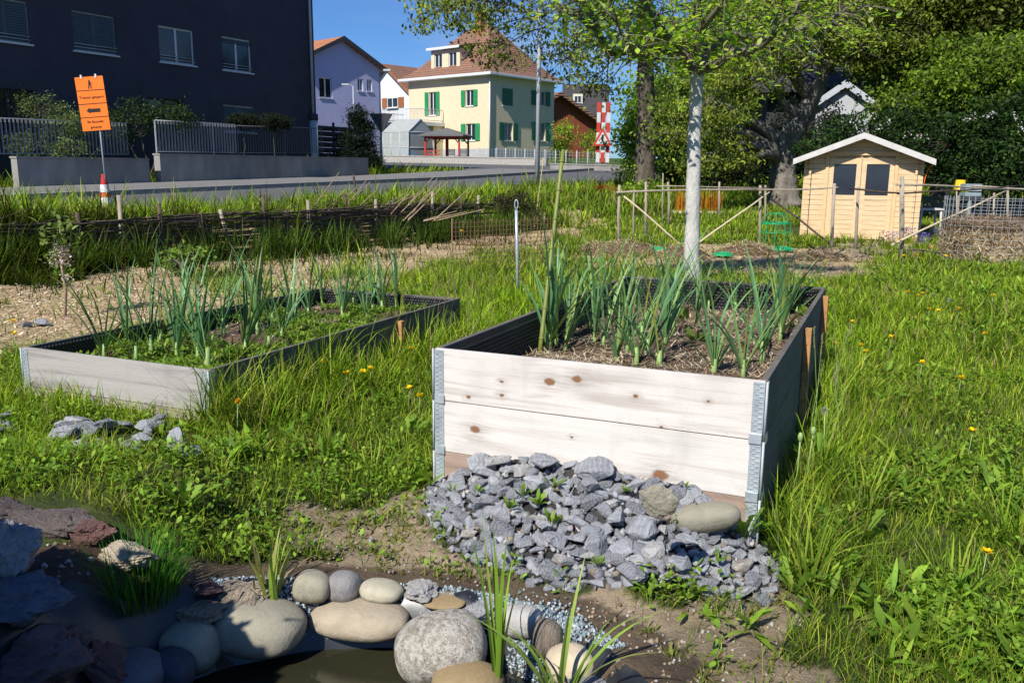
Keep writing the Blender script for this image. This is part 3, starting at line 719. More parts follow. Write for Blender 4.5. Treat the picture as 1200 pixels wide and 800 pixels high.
for (p,q_) in (((ax0-.15,-ad-.15),(ax1+.1,-ad-.15)),((ax1+.1,-ad-.15),(ax1+.1,-.1)),((ax0-.15,-ad-.15),(ax0-.15,2))):
    L=math.dist(p,q_); k=int(L/.14)
    for z in (ah+.4,ah+1.2): mb.tube([(*p,z),(*q_,z)],.02,4)
    for i in range(k+1): x=p[0]+(q_[0]-p[0])*i/k; y=p[1]+(q_[1]-p[1])*i/k; mb.box(x-.009,x+.009,y-.009,y+.009,ah+.28,ah+1.2)
mb.build('balustrade',M_steel,yh)
# --- white gable house behind
def gable_house(name,label,O,r,Wd,D,ez,az_,mw,mr,front_w,right_w=(),over=.5,shut=None,base=-2,left_w=(),barge=None,flare=0):
    h=thing(name,label,'house',O,r)
    mb=MB(); mb.wall(0,Wd,base,ez,[q for q in front_w if q[3]<ez])
    hi=[q for q in front_w if q[3]>=ez]
    mb.add([(0,0,ez),(Wd,0,ez),(Wd/2,0,az_)],[(0,1,2)]); mb.add([(0,D,ez),(Wd,D,ez),(Wd/2,D,az_)],[(0,1,2)])
    for x in (0,Wd): mb.add([(x,0,base),(x,D,base),(x,D,ez),(x,0,ez)],[(0,1,2,3)])
    mb.add([(0,D,base),(Wd,D,base),(Wd,D,ez),(0,D,ez)],[(0,1,2,3)]); mb.build('wall',mw,h)
    k=(az_-ez)/(Wd/2); o=over; mb=MB(); T=.18
    pr=[(-o,ez-o*k+.02+flare),(Wd/2,az_+.02),(Wd+o,ez-o*k+.02+flare),(Wd+o,ez-o*k+.02+T+flare),(Wd/2,az_+.02+T*1.2),(-o,ez-o*k+.02+T+flare)]
    if flare: pr=[(-o-.5,ez-o*k+.02+flare),(0+.6,ez+.6*k+.02),(Wd/2,az_+.02),(Wd-.6,ez+.6*k+.02),(Wd+o+.5,ez-o*k+.02+flare),(Wd+o+.5,ez-o*k+.02+T+flare),(Wd-.6,ez+.6*k+.02+T),(Wd/2,az_+.02+T*1.2),(.6,ez+.6*k+.02+T),(-o-.5,ez-o*k+.02+T+flare)]
    mb.prism(pr,-o,D+o); mb.build('roof',mr,h)
    mb=MB(); kk=len(pr)//2
    lowp=[(x,z-.06) for x,z in pr[:kk]]; hip_=[(x,z+.03) for x,z in pr[kk:]]
    mb.prism(lowp+hip_,-o-.06,-o-.003); mb.build('barge_board',barge or M_whitep,h)
    for q in front_w: 
        w_=window(h,I if q[3]<ez else Matrix.Translation((0,-.16,0)),*q[:4],mull=1,depth=.14,fw=.07)
        if shut: shutters(h,I,*q[:4],shut,wk=.5)
    return h
WR=R(-42); ap=W(454.5,78.5,85); wz0=2.2; ww=8.4
WO=Vector((ap.x-ww/2*math.cos(WR),ap.y-ww/2*math.sin(WR),wz0))
def wfp(a,b,c,d):
    p=fpx(WO,WR,a,(b+d)/2); q=fpx(WO,WR,c,(b+d)/2); t=fpx(WO,WR,(a+c)/2,b); u=fpx(WO,WR,(a+c)/2,d); return (p[0],q[0],u[1],t[1])
M_wr=simple('white_render',(.74,.75,.76),(.68,.69,.70),2,.9,.1)
gable_house('dwelling_house','white house with brown shutters and red brown gable roof beside the cream house','house' and WO,WR,ww,10,5.4,ap.z-wz0,M_wr,M_tile,[wfp(454.5,114.5,467,126.5),wfp(454.5,144,467,156)],shut=M_brn,flare=.5,barge=M_brn) 
LR=R(48); ap=W(399.5,47.5,62); lz=1.9; lwid=6.8
LO=Vector((ap.x-lwid/2*math.cos(LR),ap.y-lwid/2*math.sin(LR),lz))
def lfp(a,b,c,d):
    p=fpx(LO,LR,a,(b+d)/2); q=fpx(LO,LR,c,(b+d)/2); t=fpx(LO,LR,(a+c)/2,b); u=fpx(LO,LR,(a+c)/2,d); return (p[0],q[0],u[1],t[1])
M_lav=simple('lavender_render',(.47,.47,.72),(.43,.43,.66),2,.9,.1)
lavw=[lfp(374,91,389,115),lfp(419,92.5,425.5,107),lfp(430,93.5,436,107.5)]
gable_house('dwelling_house','lavender blue gabled house with orange tiled roof between the dark block and the white house',LO,LR,lwid,11,6.4,ap.z-lz,M_lav,M_tileo,lavw,over=.35,barge=M_darkmetal)
# red barn, dark roofed house, houses glimpsed behind the trees
M_barn=simple('red_brown_boards',(.34,.085,.035),(.2,.05,.025),5,.85,.3,.01,(6,6,.4))
bR=R(30); ap=W(652,112,76); bw=9.0
BO=Vector((ap.x-.5*bw*math.cos(bR),ap.y-.5*bw*math.sin(bR),2.3))
gable_house('barn','red brown timber barn with dark tiled roof behind the cream house','x' and BO,bR,bw,8,(ap.z-2.3)*.55,ap.z-2.3,M_barn,M_tile,[],over=.7,barge=M_tile)
M_slate=simple('dark_roof',(.055,.05,.052),(.04,.037,.04),3,.8); M_cream=simple('pale_render',(.62,.60,.45),(.55,.53,.4),2,.9)
dR=R(-20+90); p=W(664,147,100); 
dO=Vector((p.x,p.y-3,2.8))
def ridge_house(name,label,O,r,Wd,D,ez,rz,mw,mr,over=.6):
    h=thing(name,label,'house',O,r); mb=MB()
    mb.box(0,Wd,0,D,-2,ez); 
    for x in (0,Wd): mb.add([(x,0,ez),(x,D,ez),(x,D/2,rz)],[(0,1,2)])
    mb.build('wall',mw,h); mb=MB(); o=over; k=(rz-ez)/(D/2)
    mb.M=Matrix.Rotation(math.pi/2,4,'Z'); mb.prism([(-o,ez-o*k+.03),(D/2,rz+.03),(D+o,ez-o*k+.03),(D+o,ez-o*k+.23),(D/2,rz+.25),(-o,ez-o*k+.23)],-Wd-o,o); mb.build('roof',mr,h)
    return h
h=ridge_house('dwelling_house','pale house with dark grey roof and small dormer above the barn',(6.0,100,2.8),R(-3),4.1,8,5.0,8.1,M_cream,M_slate)
mb=MB(); mb.box(.6,1.7,.9,2.6,5.9,7.0); mb.build('dormer',M_cream,h); window(h,Matrix.Translation((0,.9,0)),.75,1.55,6.0,6.8,depth=.0,mull=1,sill=False)
h=ridge_house('dwelling_house','dark timber house in shade behind the walnut tree',(14.2,50,1.6),R(-10),6.2,8,4.4,6.2,simple('dark_timber',(.05,.05,.055),(.03,.03,.034),4,.9),M_slate,1.0)
ap=W(993,97,36); h=gable_house('dwelling_house','white gable with red roof edge glimpsed through the trees right of the walnut',(ap.x-1.0,ap.y+.5,1.2),R(-18),2.1,5,2.75,ap.z-1.35,M_plinth,M_tileo,[(.7,1.4,1.8,2.4)],over=.22,barge=M_steel)
# white low wall & fence by the street around the house
def wirefence(name,label,p,q,h,mat,n_post,nw=6,mesh=.25):
    p,q=Vector(p),Vector(q); f=thing(name,label,'fence',p,0); d=q-p
    for i in range(n_post+1):
        a=d*(i/n_post); mb=MB(); mb.tube([(a.x,a.y,a.z-.2),(a.x,a.y,a.z+h+.04)],.03,6); mb.build('post',mat,f)
    mb=MB()
    for k in range(nw): z=h*(k+.5)/nw; mb.tube([(0,0,z),(d.x,d.y,d.z+z)],.006,3)
    L=d.length
    for i in range(int(L/mesh)): a=d*(i*mesh/L); mb.tube([(a.x,a.y,a.z+.05),(a.x,a.y,a.z+h)],.006,3)
    mb.build('wire_mesh',mat,f); return f
def gp(px,d): p=W(px,190,d); return Vector((p.x,p.y,Hf(p.x,p.y)))
wirefence('wire_fence','pale wire fence along the street in front of the cream house',gp(560,56.5),gp(702,50),1.0,M_steel,12)
def lowwall(name,label,p,q,h,th,mat,capmat=None):
    p,q=Vector(p),Vector(q); d=q-p; f=thing(name,label,'wall',p,math.atan2(d.y,d.x)); L=Vector((d.x,d.y)).length; mb=MB()
    mb.add([(0,0,-.4),(L,0,d.z-.4),(L,th,d.z-.4),(0,th,-.4),(0,0,h),(L,0,h+d.z),(L,th,h+d.z),(0,th,h)],[(0,3,2,1),(4,5,6,7),(0,1,5,4),(1,2,6,5),(2,3,7,6),(3,0,4,7)])
    mb.build('wall_body',mat,f); mb=MB(); h+=.003
    mb.add([(-.03,-.03,h),(L+.03,-.03,h+d.z),(L+.03,th+.03,h+d.z),(-.03,th+.03,h),(-.03,-.03,h+.06),(L+.03,-.03,h+.06+d.z),(L+.03,th+.03,h+.06+d.z),(-.03,th+.03,h+.06)],[(0,3,2,1),(4,5,6,7),(0,1,5,4),(1,2,6,5),(2,3,7,6),(3,0,4,7)]); mb.build('coping',capmat or mat,f); return f
M_stone=simple('rubble_wall',(.5,.48,.44),(.3,.28,.25),12,.95,.8,.04)
lowwall('low_wall','low pale stone wall by the street below the pavilion',gp(452,57),gp(640,53),.42,.3,M_stone)
lowwall('low_wall','dark low kerb wall under the hedge near the striped barrier',gp(645,47),gp(735,45),.35,.25,M_conc)
# greenhouse
gO=gp(449,59.5); gh=thing('greenhouse','small glazed greenhouse with grey frame beside the garage','greenhouse',gO,R(-42))
GW,GD,GE,GA=2.6,2.2,1.9,2.75
mb=MB()
for x in (0,GW/3,2*GW/3,GW):
    mb.tube([(x,0,-.2),(x,0,GE)],.035,4); mb.tube([(x,GD,-.2),(x,GD,GE)],.035,4); mb.tube([(x,0,GE),(x,GD/2,GA),(x,GD,GE)],.03,4)
for y,z in ((0,GE),(GD,GE),(GD/2,GA),(0,.9),(0,.05)): mb.tube([(0,y,z),(GW,y,z)],.03,4)
for z in (GE,.9): mb.tube([(0,0,z),(0,GD,z)],.03,4); mb.tube([(GW,0,z),(GW,GD,z)],.03,4)
mb.build('frame',M_steel,gh)
M_gglass=simple('hazy_glass',(.42,.44,.42),(.34,.36,.34),3,.25)
mb=MB(); mb.add([(0,0,0),(GW,0,0),(GW,0,GE),(0,0,GE)],[(0,1,2,3)]); mb.add([(0,0,0),(0,GD,0),(0,GD,GE),(0,GD/2,GA),(0,0,GE)],[(0,1,2,3,4)]); mb.add([(GW,0,0),(GW,GD,0),(GW,GD,GE),(GW,GD/2,GA),(GW,0,GE)],[(0,1,2,3,4)])
mb.add([(0,0,GE),(GW,0,GE),(GW,GD/2,GA),(0,GD/2,GA)],[(0,1,2,3)]); mb.add([(0,GD,GE),(GW,GD,GE),(GW,GD/2,GA),(0,GD/2,GA)],[(0,1,2,3)]); mb.build('panes',M_gglass,gh)
# pavilion
M_redw=simple('red_painted_timber',(.48,.04,.03),(.35,.03,.022),6,.6)
pO=gp(524,57.5); pv=thing('garden_pavilion','open red timber pavilion with dark hipped roof in front of the cream house','pavilion',pO,R(-12))
PW=3.3; pv.scale=(.68,.68,.74)
for sx in (-1,1):
    for sy in (-1,1):
        mb=MB(); mb.box(sx*PW/2-.08,sx*PW/2+.08,sy*PW/2-.08,sy*PW/2+.08,-.3,2.2); mb.tube([(sx*PW/2,sy*PW/2,1.6),(sx*(PW/2-.55),sy*PW/2,2.15)],.05,4); mb.build('post',M_redw,pv)
mb=MB(); mb.box(-.12,.12,-.12,.12,-.3,2.2); mb.box(-PW/2,PW/2,-PW/2-.06,-PW/2+.06,2.05,2.2); mb.box(-PW/2,PW/2,PW/2-.06,PW/2+.06,2.05,2.2)
mb.box(-PW/2-.06,-PW/2+.06,-PW/2+.06,PW/2-.06,2.05,2.2); mb.box(PW/2-.06,PW/2+.06,-PW/2+.06,PW/2-.06,2.05,2.2); mb.build('beam',M_redw,pv)
mb=MB(); e=PW/2+.55; mb.add([(-e,-e,2.2),(e,-e,2.2),(e,e,2.2),(-e,e,2.2),(-e,-e,2.32),(e,-e,2.32),(e,e,2.32),(-e,e,2.32),(0,0,3.0)],[(3,2,1,0),(0,1,5,4),(1,2,6,5),(2,3,7,6),(3,0,4,7),(4,5,8),(5,6,8),(6,7,8),(7,4,8)]); mb.build('roof',simple('felt_roof',(.15,.15,.145),(.11,.11,.105),5,.9),pv)
mb=MB(); 
for z in (.35,.65,.95): mb.box(-PW/2+.09,-.2,-PW/2-.03,-PW/2+.03,z,z+.09)
mb.build('railing',M_redw,pv)
def chair(px,d,rz,label):
    o=gp(px,d); c=thing('garden_chair',label,'chair',o,rz); m=M_darkmetal
    for sx in (-.22,.22):
        for sy in (-.2,.2): mb=MB(); mb.tube([(sx,sy,-.05),(sx,sy,.45 if sy<0 else .95)],.02,5); mb.build('leg',m,c)
    mb=MB(); mb.box(-.25,.25,-.24,.22,.45,.49); mb.build('seat',m,c)
    mb=MB(); 
    for i in range(5): mb.box(-.24,.24,.2,.22,.56+i*.08,.61+i*.08)
    mb.build('backrest',m,c)
chair(531,56,R(30),'dark garden chair under the pavilion roof, left of its pair'); chair(541.5,55.8,R(-20),'dark garden chair by the right corner of the pavilion')
o=gp(472.5,57.8); pb=thing('paddling_pool','low blue plastic pool in front of the greenhouse','pool',o,0); mb=MB(); mb.lathe([(.0,.05),(.9,.05),(.95,.35),(1.0,.38),(1.02,.35),(1.0,0),(1.0,-.1)],20); mb.build('basin',simple('blue_plastic',(.03,.25,.6),(.02,.2,.5),5,.4),pb)
# hedge-side timber fence between block and conifer
p0=gp(373,39.5); p1=gp(411,41.5); f=thing('timber_fence','dark close-boarded timber fence beside the apartment block','fence',p0,0); d=p1-p0
for i in range(9): mb=MB(); z=i*.24; mb.tube([(0,0,z+.1),(d.x,d.y,z+.1)],.11,4); mb.build('board',simple('dark_boards',(.09,.07,.06),(.05,.04,.035),6,.9,.3) if i==0 else bpy.data.materials['dark_boards'],f)
for a in (0,.5,1): mb=MB(); mb.tube([(d.x*a,d.y*a-.1,-.3),(d.x*a,d.y*a-.1,2.3)],.06,6); mb.build('post',bpy.data.materials['dark_boards'],f)
# ------------------------------------------------------------------ lamps and signs
def lamp(name,label,px,d,h,armx,r0=.07):
    o=gp(px,d); l=thing(name,label,'street lamp',o,0); mb=MB(); mb.tube([(0,0,-.2),(0,0,h*.5),(0,0,h)],[r0,r0*.8,r0*.55],10); mb.build('pole',M_steel,l)
    if armx:
        mb=MB(); mb.tube([(0,0,h),(armx*.3,0,h+.05),(armx,0,h+.07)],.03,6); mb.build('arm',M_steel,l)
        mb=MB(); mb.box(min(armx*.5,armx*1.5),max(armx*.5,armx*1.5),-.1,.1,h+.04,h+.14,.03); mb.build('lamp_head',M_steel,l)
    return l
def hof(px,d,py): return W(px,py,d).z-Hf(W(px,py,d).x,d)
lamp('street_lamp','tall plain grey lamp pole rising from the grass beside the cream house',630,26.7,8.5,0,.075)
mb=None
lamp('street_lamp','thin dark lamp post with short arm carrying the triangular yield sign',447,41,hof(447,41,85),.35,.05)
lamp('street_lamp','small street lamp in front of the lavender house',416,60,hof(416,60,101),-.5,.06)
lp=W(447,142,40.9)
t=thing('yield_sign','dark back of a downward triangular yield sign on the lamp post','road sign',(lp.x,lp.y-.12,lp.z),0)
mb=MB(); q=.55; mb.prism([(-q,q*.6),(q,q*.6),(q*.06,-q*.95),(-q*.06,-q*.95)],0,.03); mb.build('sign_plate',M_darkmetal,t)
mb=MB(); mb.box(-.06,.06,.03,.09,-.2,.25); mb.build('bracket',M_steel,t)
# striped barrier with roadworks sign
o=gp(706,50); o.z=W(706,190.5,50).z; st=thing('striped_barrier','three upright red and white striped planks bolted together beside the hedge','barrier',o,R(8))
ph=W(706,120,50).z-o.z; pw=.125
for i,(x,offs) in enumerate(((-.28,0),(0,1),(.28,0))):
    mb=MB(); n_=6
    for k in range(n_):
        mb.mi=(k+offs)%2; mb.box(x-pw*.82,x+pw*.82,0,.06,ph*k/n_,ph*(k+1)/n_-.002)
    b_=mb.build('striped_plank',[M_wht,simple('barrier_red',(.6,.06,.05),(.5,.05,.04),8,.6) if i==0 else bpy.data.materials['barrier_red']],st)
mb=MB(); mb.box(-.42,.42,.062,.1,.5,.62); mb.build('crossbar',M_steel,st)
mb=MB(); mb.box(-.3,.3,.062,.5,-.6,-.002); mb.build('foot',M_conc,st)
sg=W(706,161,49.9); t=thing('roadworks_sign','triangular red bordered roadworks sign hung on the striped barrier','road sign',(sg.x,sg.y-.1,sg.z-.3),R(8))
def tri(s,zc): return [(-s,zc-s*.58),(s,zc-s*.58),(s*.07,zc+s*1.15),(-s*.07,zc+s*1.15)]
mb=MB(); mb.prism(tri(.56,.15),0,.03); mb.build('sign_border',bpy.data.materials['barrier_red'],t)
mb=MB(); mb.prism(tri(.38,.14),-.006,-.002); mb.build('sign_face',M_wht,t)
mb=MB(); mb.tube([(-.02,-.02,.42),(-.02,-.02,.43)],.05,8)
mb.prism([(-.05,.1),(.04,.12),(.06,.33),(-.02,.38),(-.09,.3)],-.016,-.008); mb.prism([(-.05,.1),(.0,.1),(-.07,-.05),(-.12,-.05)],-.016,-.008); mb.prism([(0,.11),(.05,.1),(.06,-.05),(.02,-.05)],-.016,-.008)
mb.prism([(-.09,.28),(-.06,.31),(-.2,.08),(-.23,.1)],-.02,-.012); mb.prism([(.09,-.06),(.29,-.06),(.19,.07)],-.016,-.008); mb.build('worker_symbol',M_blk,t)
# orange footpath sign and traffic cone
co=W(125,250,17.2); cz=Hf(co.x,co.y); co.z=W(125,251,17.2).z
cn=thing('traffic_cone','red and white striped traffic cone holding the pole of the orange sign','traffic cone',co,0)
cn.scale=(1.15,1.15,1.0); hC=W(123,204,17.2).z-co.z
def rz_(z): return .135-.10*z/hC
mb=MB(); mb.box(-.21,.21,-.21,.21,0,.035,.012); mb.lathe([(.16,.036),(.15,.06),(rz_(.06)+.01,.075)],18); mb.build('base',M_red,cn)
zs=[.06,hC*.2,hC*.42,hC*.55,hC*.74,hC]; 
mb=MB()
for k in range(5):
    mb.mi=k%2; a,b=zs[k],zs[k+1]; mb.lathe([(rz_(a)+(.002 if k%2 else 0),a),(rz_(b)+(.002 if k%2 else 0),b)],20)
mb.build('cone_body',[M_red,M_wht],cn)
a=W(122,208,17.2); b=W(117,153,17.1)
s0_=W(103.5,90,17.05); s1_=W(113.5,153,17.05); up=(s0_-s1_); up.y=0; hh=up.length; ang=math.atan2(up.x,up.z)
t=thing('footpath_closed_sign','tall tilted orange sign reading Trottoir gesperrt with a black left arrow, on a thin pole','sign',s1_+Vector((.0,0,0)),0)
t.rotation_euler=(0,ang,0); iw=.27
mb=MB(); mb.box(-iw,iw,0,.006,0,hh,.001); plate=mb.build('sign_plate',M_orange,t)
for k in range(1,4): mb=MB(); mb.box(-iw,iw,-.004,-.001,hh*k/4-.006,hh*k/4+.006); mb.build('divider',M_blk,t)
mb=MB(); zc=hh*.375; mb.prism([(-.14,zc),(-.07,zc+.055),(-.07,zc+.033),(.13,zc+.033),(.13,zc-.033),(-.07,zc-.033),(-.07,zc-.055)],-.005,-.002); mb.build('arrow_symbol',M_blk,t)
mb=MB(); zc=hh*.86; mb.prism([(-.012,zc+.055),(.012,zc+.055),(.012,zc+.08),(-.012,zc+.08)],-.005,-.002); mb.prism([(-.022,zc-.01),(.022,zc-.01),(.02,zc+.05),(-.02,zc+.05)],-.005,-.002)
mb.prism([(-.022,zc-.01),(-.002,zc-.01),(-.02,zc-.08),(-.04,zc-.08)],-.005,-.002); mb.prism([(.002,zc-.01),(.022,zc-.01),(.036,zc-.08),(.018,zc-.08)],-.005,-.002); mb.prism([(.02,zc+.045),(.026,zc+.035),(.05,zc-.005),(.04,zc-.008)],-.005,-.002); mb.build('walker_symbol',M_blk,t)
def text(s,size,x,z,parent,mat):
    cu=bpy.data.curves.new('lettering','FONT'); cu.body=s; cu.size=size; cu.align_x='CENTER'; cu.align_y='CENTER'; cu.extrude=.001
    o=bpy.data.objects.new('tmp',cu); dg=bpy.context.evaluated_depsgraph_get(); COL.objects.link(o); dg.update()
    me=bpy.data.meshes.new_from_object(o.evaluated_get(dg)); bpy.data.objects.remove(o)
    q=bpy.data.objects.new('lettering',me); me.materials.clear(); me.materials.append(mat); COL.objects.link(q); q.parent=parent; q.rotation_euler=(math.pi/2,0,0); q.location=(x,-.004,z); return q
text('Trottoir gesperrt',.068,0,hh*.62,t,M_blk); text('Bis Baustelle',.062,0,hh*.165,t,M_blk); text('gestattet',.062,0,hh*.065,t,M_blk)
pl=Vector((a.x-s1_.x,a.y-s1_.y,a.z-s1_.z)); pl=Matrix.Rotation(-ang,3,'Y')@pl
mb=MB(); mb.tube([pl+Vector((0,0,-.35)),Vector((.05,.03,0)),Vector((.02,.03,hh))],.016,8); mb.build('pole',M_steel,t)
for x in (-.14,.14): mb=MB(); mb.box(x-.015,x+.015,-.012,.02,hh-.03,hh+.04,.004); mb.build('clip',M_whitep,t)
# ------------------------------------------------------------------ shed
SR=R(-24); s0=W(937,272,17.0); sz=Hf(s0.x,s0.y)
M_pine=simple('fresh_pine',(.78,.60,.37),(.55,.37,.19),5,.6,.2,.003,(.8,.8,9))
M_trim=simple('pine_trim',(.72,.50,.27),(.62,.42,.21),9,.6,.2,.003,(1,1,.3)); M_barge=simple('grey_barge',(.62,.60,.57),(.5,.48,.45),7,.8,.2,.004,(1,1,1)); M_felt=simple('roofing_felt',(.1,.1,.1),(.07,.07,.07),18,.95,.4,.005)
e=fpx((s0.x,s0.y,sz),SR,1076,268); SW=e[0]; 
S_L=fpx((s0.x,s0.y,sz),SR,931,187)[1]; S_A=fpx((s0.x,s0.y,sz),SR,1011,157)[1]
SD=2.2; ez=S_L+.02; apz=S_A-.04
sh=thing('garden_shed','small new pine log shed with double doors and two dark panes','shed',(s0.x,s0.y,sz),SR)
print('shed',SW,S_L,S_A)
dw0=fpx((s0.x,s0.y,sz),SR,969,230)[0]; dw1=fpx((s0.x,s0.y,sz),SR,1046,230)[0]; dmid=(dw0+dw1)/2
doorh=fpx((s0.x,s0.y,sz),SR,1005,186)[1]
mb=MB(); lh=.098; k=int((ez)/lh)+1
def log_wall(mb,x0,x1,y0,y1,axis_):
    for i in range(k):
        z=i*lh-.02
        if axis_=='x': mb.box(x0,x1,y0,y1,z,z+lh-.004,.008)
        else: mb.box(x0,x1,y0,y1,z,z+lh-.004,.008)
log_wall(mb,0,dw0-.002,0,.04,'x'); log_wall(mb,dw1+.002,SW,0,.04,'x'); log_wall(mb,SW-.04,SW,.042,SD,'y'); log_wall(mb,0,.04,.042,SD,'y'); log_wall(mb,.042,SW-.042,SD-.04,SD,'x')
z=k*lh-.02; zz=z
while zz<apz-.02:
    f_=(apz-zz)/(apz-ez); f1=(apz-min(apz,zz+lh))/(apz-ez); hw=SW/2*min(1,f_); hw1=SW/2*min(1,f1)
    mb.prism([(SW/2-hw,zz),(SW/2+hw,zz),(SW/2+hw1,min(apz,zz+lh-.004)),(SW/2-hw1,min(apz,zz+lh-.004))],0,.04); zz+=lh
mb.box(dw0,dw1,.004,.04,doorh+.06,z-.002)
mb.build('wall',M_pine,sh)
for x in (.10,SW-.14):
    mb=MB(); 
    for i in range(k): mb.box(x,x+.04,-.075,-.002,i*lh-.02,i*lh+lh-.03,.006)
    mb.build('corner_log_ends',M_pine,sh)
mb=MB(); mb.box(dw0-.06,dw0,-.03,-.003,0,doorh+.06); mb.box(dw1,dw1+.06,-.03,-.003,0,doorh+.06); mb.box(dw0-.06,dw1+.06,-.033,-.003,doorh+.062,doorh+.13); mb.build('door_frame',M_trim,sh)
for (xa,xb) in ((dw0+.004,dmid-.004),(dmid+.004,dw1-.004)):
    mb=MB(); wz0_,wz1_=doorh*.56,doorh-.10; m_=.085
    for i in range(int(wz0_/.09)): mb.box(xa+m_,xb-m_,.008,.03,.04+i*.09,.04+i*.09+.086,.004)
    mb.box(xa,xa+m_,0,.034,.02,doorh+.05); mb.box(xb-m_,xb,0,.034,.02,doorh+.05); mb.box(xa+m_,xb-m_,0,.034,wz1_,doorh+.05); mb.box(xa+m_,xb-m_,-.001,.034,wz0_-.08,wz0_)
    D_=mb.build('door',M_pine,sh)
    mb=MB(); mb.box(xa+m_,xb-m_,.02,.026,wz0_,wz1_); mb.build('pane',simple('dark_pane',(.03,.035,.05),(.02,.025,.038),3,.12,spec=.6),D_)
ov=.16; kk=(apz-ez)/(SW/2)
mb=MB(); o_=ov; mb.prism([(-o_,ez-o_*kk+.0),(SW/2,apz+.0),(SW+o_,ez-o_*kk+.0),(SW+o_,ez-o_*kk+.035),(SW/2,apz+.038),(-o_,ez-o_*kk+.035)],-.28,SD+.15); mb.build('roof',M_felt,sh)
mb=MB(); mb.prism([(-o_-.02,ez-o_*kk-.055),(SW/2,apz-.055),(SW+o_+.02,ez-o_*kk-.055),(SW+o_+.02,ez-o_*kk+.05),(SW/2,apz+.055),(-o_-.02,ez-o_*kk+.05)],-.31,-.283); mb.build('barge_board',M_barge,sh)
mb=MB(); mb.tube([(SW+.02+.12*math.sin(q)*1.,-.1-.0*q,ez-.55+.5*q/1.57*.9) if False else (SW+.02+.16*(1-math.cos(q)),-.05,ez-.5+.42*math.sin(q)) for q in np.linspace(0,1.5,8)],.008,5); mb.build('hose',M_orange,sh)
# ------------------------------------------------------------------ trees
def unit(v): return v/np.maximum(np.linalg.norm(v,axis=-1,keepdims=True),1e-9)
def leaf_cards(P,size,asp,cols,droop=.2,flat=.35,fold=True):
    N=len(P); nrm=unit(rs.normal(size=(N,3))+np.array([0,0,flat*2])+np.array([-.35,-.45,0])*.8); a=unit(np.cross(nrm,rs.normal(size=(N,3)))); a[:,2]-=droop; a=unit(a); b=unit(np.cross(nrm,a))
    s=size*rs.uniform(.6,1.35,(N,1)); w_=s*asp
    V=np.stack([P,P+a*s*.5+b*w_*.5+nrm*s*.06,P+a*s,P+a*s*.5-b*w_*.5+nrm*s*.06],1).reshape(-1,3)
    idx=np.arange(N*4).reshape(N,4)
    return V,idx,np.repeat(cols,4,0)
def bez(p,q,sag,k):
    p,q=Vector(p),Vector(q); m=(p+q)/2+Vector((0,0,sag*(q-p).length)); out=[]
    for i in range(k+1):
        t=i/k; out.append(p*(1-t)**2+m*2*t*(1-t)+q*t*t)
    return out
def tree(name,label,cat,trunk,blobs,leaf,asp,per,cols,sigma,barkm,limb_r=.45,twig=.012,group=None,sag=.12,foliage_name='crown',tw_n=4,flat=.35,leafm=None,shade=.5,seed=1,droop=.2,wob=.12):
    """trunk: list of (Vector, radius); blobs: (centre, (rx,ry,rz), clusters, attach fraction)"""
    rr=np.random.RandomState(seed); base=trunk[0][0]
    t=thing(name,label,cat,base,0,group); o=Vector(base)
    mb=MB(); pts=[]; rad=[]
    # smooth trunk with small wobble
    for i in range(len(trunk)-1):
        p,r0=trunk[i]; q,r1=trunk[i+1]; n_=6
        for j in range(n_+(i==len(trunk)-2)):
            f=j/n_; pt=p.lerp(q,f); a=r0*(1-f)+r1*f; pts.append(pt-o+Vector((rr.normal(),rr.normal(),0))*a*.06); rad.append(a*(1+rr.normal()*.05))
    rad[0]*=1.25
    mb.tube(pts,rad,12)
    LP=[];LC=[]
    for bi,(c,rad3,ncl,af) in enumerate(blobs):
        c=Vector(c)-o; k=min(len(pts)-1,int(af*(len(pts)-1))); A=pts[k]; ra=rad[k]*limb_r
        limb=bez(A,c,sag,8); wv=[Vector((rr.normal(),rr.normal(),rr.normal()))*(wob*(c-A).length*.12) for _ in limb]
        limb=[limb[0]]+[limb[i]+wv[i] for i in range(1,len(limb))]
        lr=[max(twig*1.2,ra*(1-i/8)**1.1+twig) for i in range(9)]; mb.tube(limb,lr,7)
        u=unit(rr.normal(size=(ncl,3))); rad_=rr.uniform(.25,1,(ncl,1))**.55
        C=np.array(c)+u*rad_*np.array(rad3)
        for ci in range(ncl):
            cc=Vector(C[ci])
            j=min(range(2,9),key=lambda i:(limb[i]-cc).length+.25*rr.rand()); 
            if (limb[j]-cc).length>.08: tw=bez(limb[j],cc,.08,3); mb.tube(tw,[max(twig,lr[j]*.45),twig,twig*.7,twig*.4],tw_n,cap=False)
        m=rr.poisson(per,ncl)+2; ids=np.repeat(np.arange(ncl),m); N=len(ids)
        sg=sigma*(.5+rr.rand(ncl,1))
        P=C[ids]+rr.normal(size=(N,3))*sg[ids]*np.array([1,1,.62])
        base_c=np.asarray(cols,dtype=float)[rr.randint(0,len(cols),N)]
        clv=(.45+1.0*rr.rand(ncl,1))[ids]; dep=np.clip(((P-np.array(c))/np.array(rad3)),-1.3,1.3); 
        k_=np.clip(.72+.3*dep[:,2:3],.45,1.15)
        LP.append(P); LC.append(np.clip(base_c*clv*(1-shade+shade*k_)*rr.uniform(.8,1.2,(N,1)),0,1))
    mb.build('trunk',barkm,t)
    P=np.concatenate(LP); C=np.concatenate(LC)
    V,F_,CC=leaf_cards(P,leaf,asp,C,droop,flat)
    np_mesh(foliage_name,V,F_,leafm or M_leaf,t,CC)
    return t
def gnd(px,py): p=G(px,py); return Vector((p.x,p.y,Hf(p.x,p.y)-.05))
def at(px,d): p=W(px,200,d); return Vector((p.x,p.y,Hf(p.x,p.y)-.05))
OL=[(.22,.30,.03),(.24,.30,.03),(.13,.20,.02),(.28,.32,.04),(.08,.13,.018)]
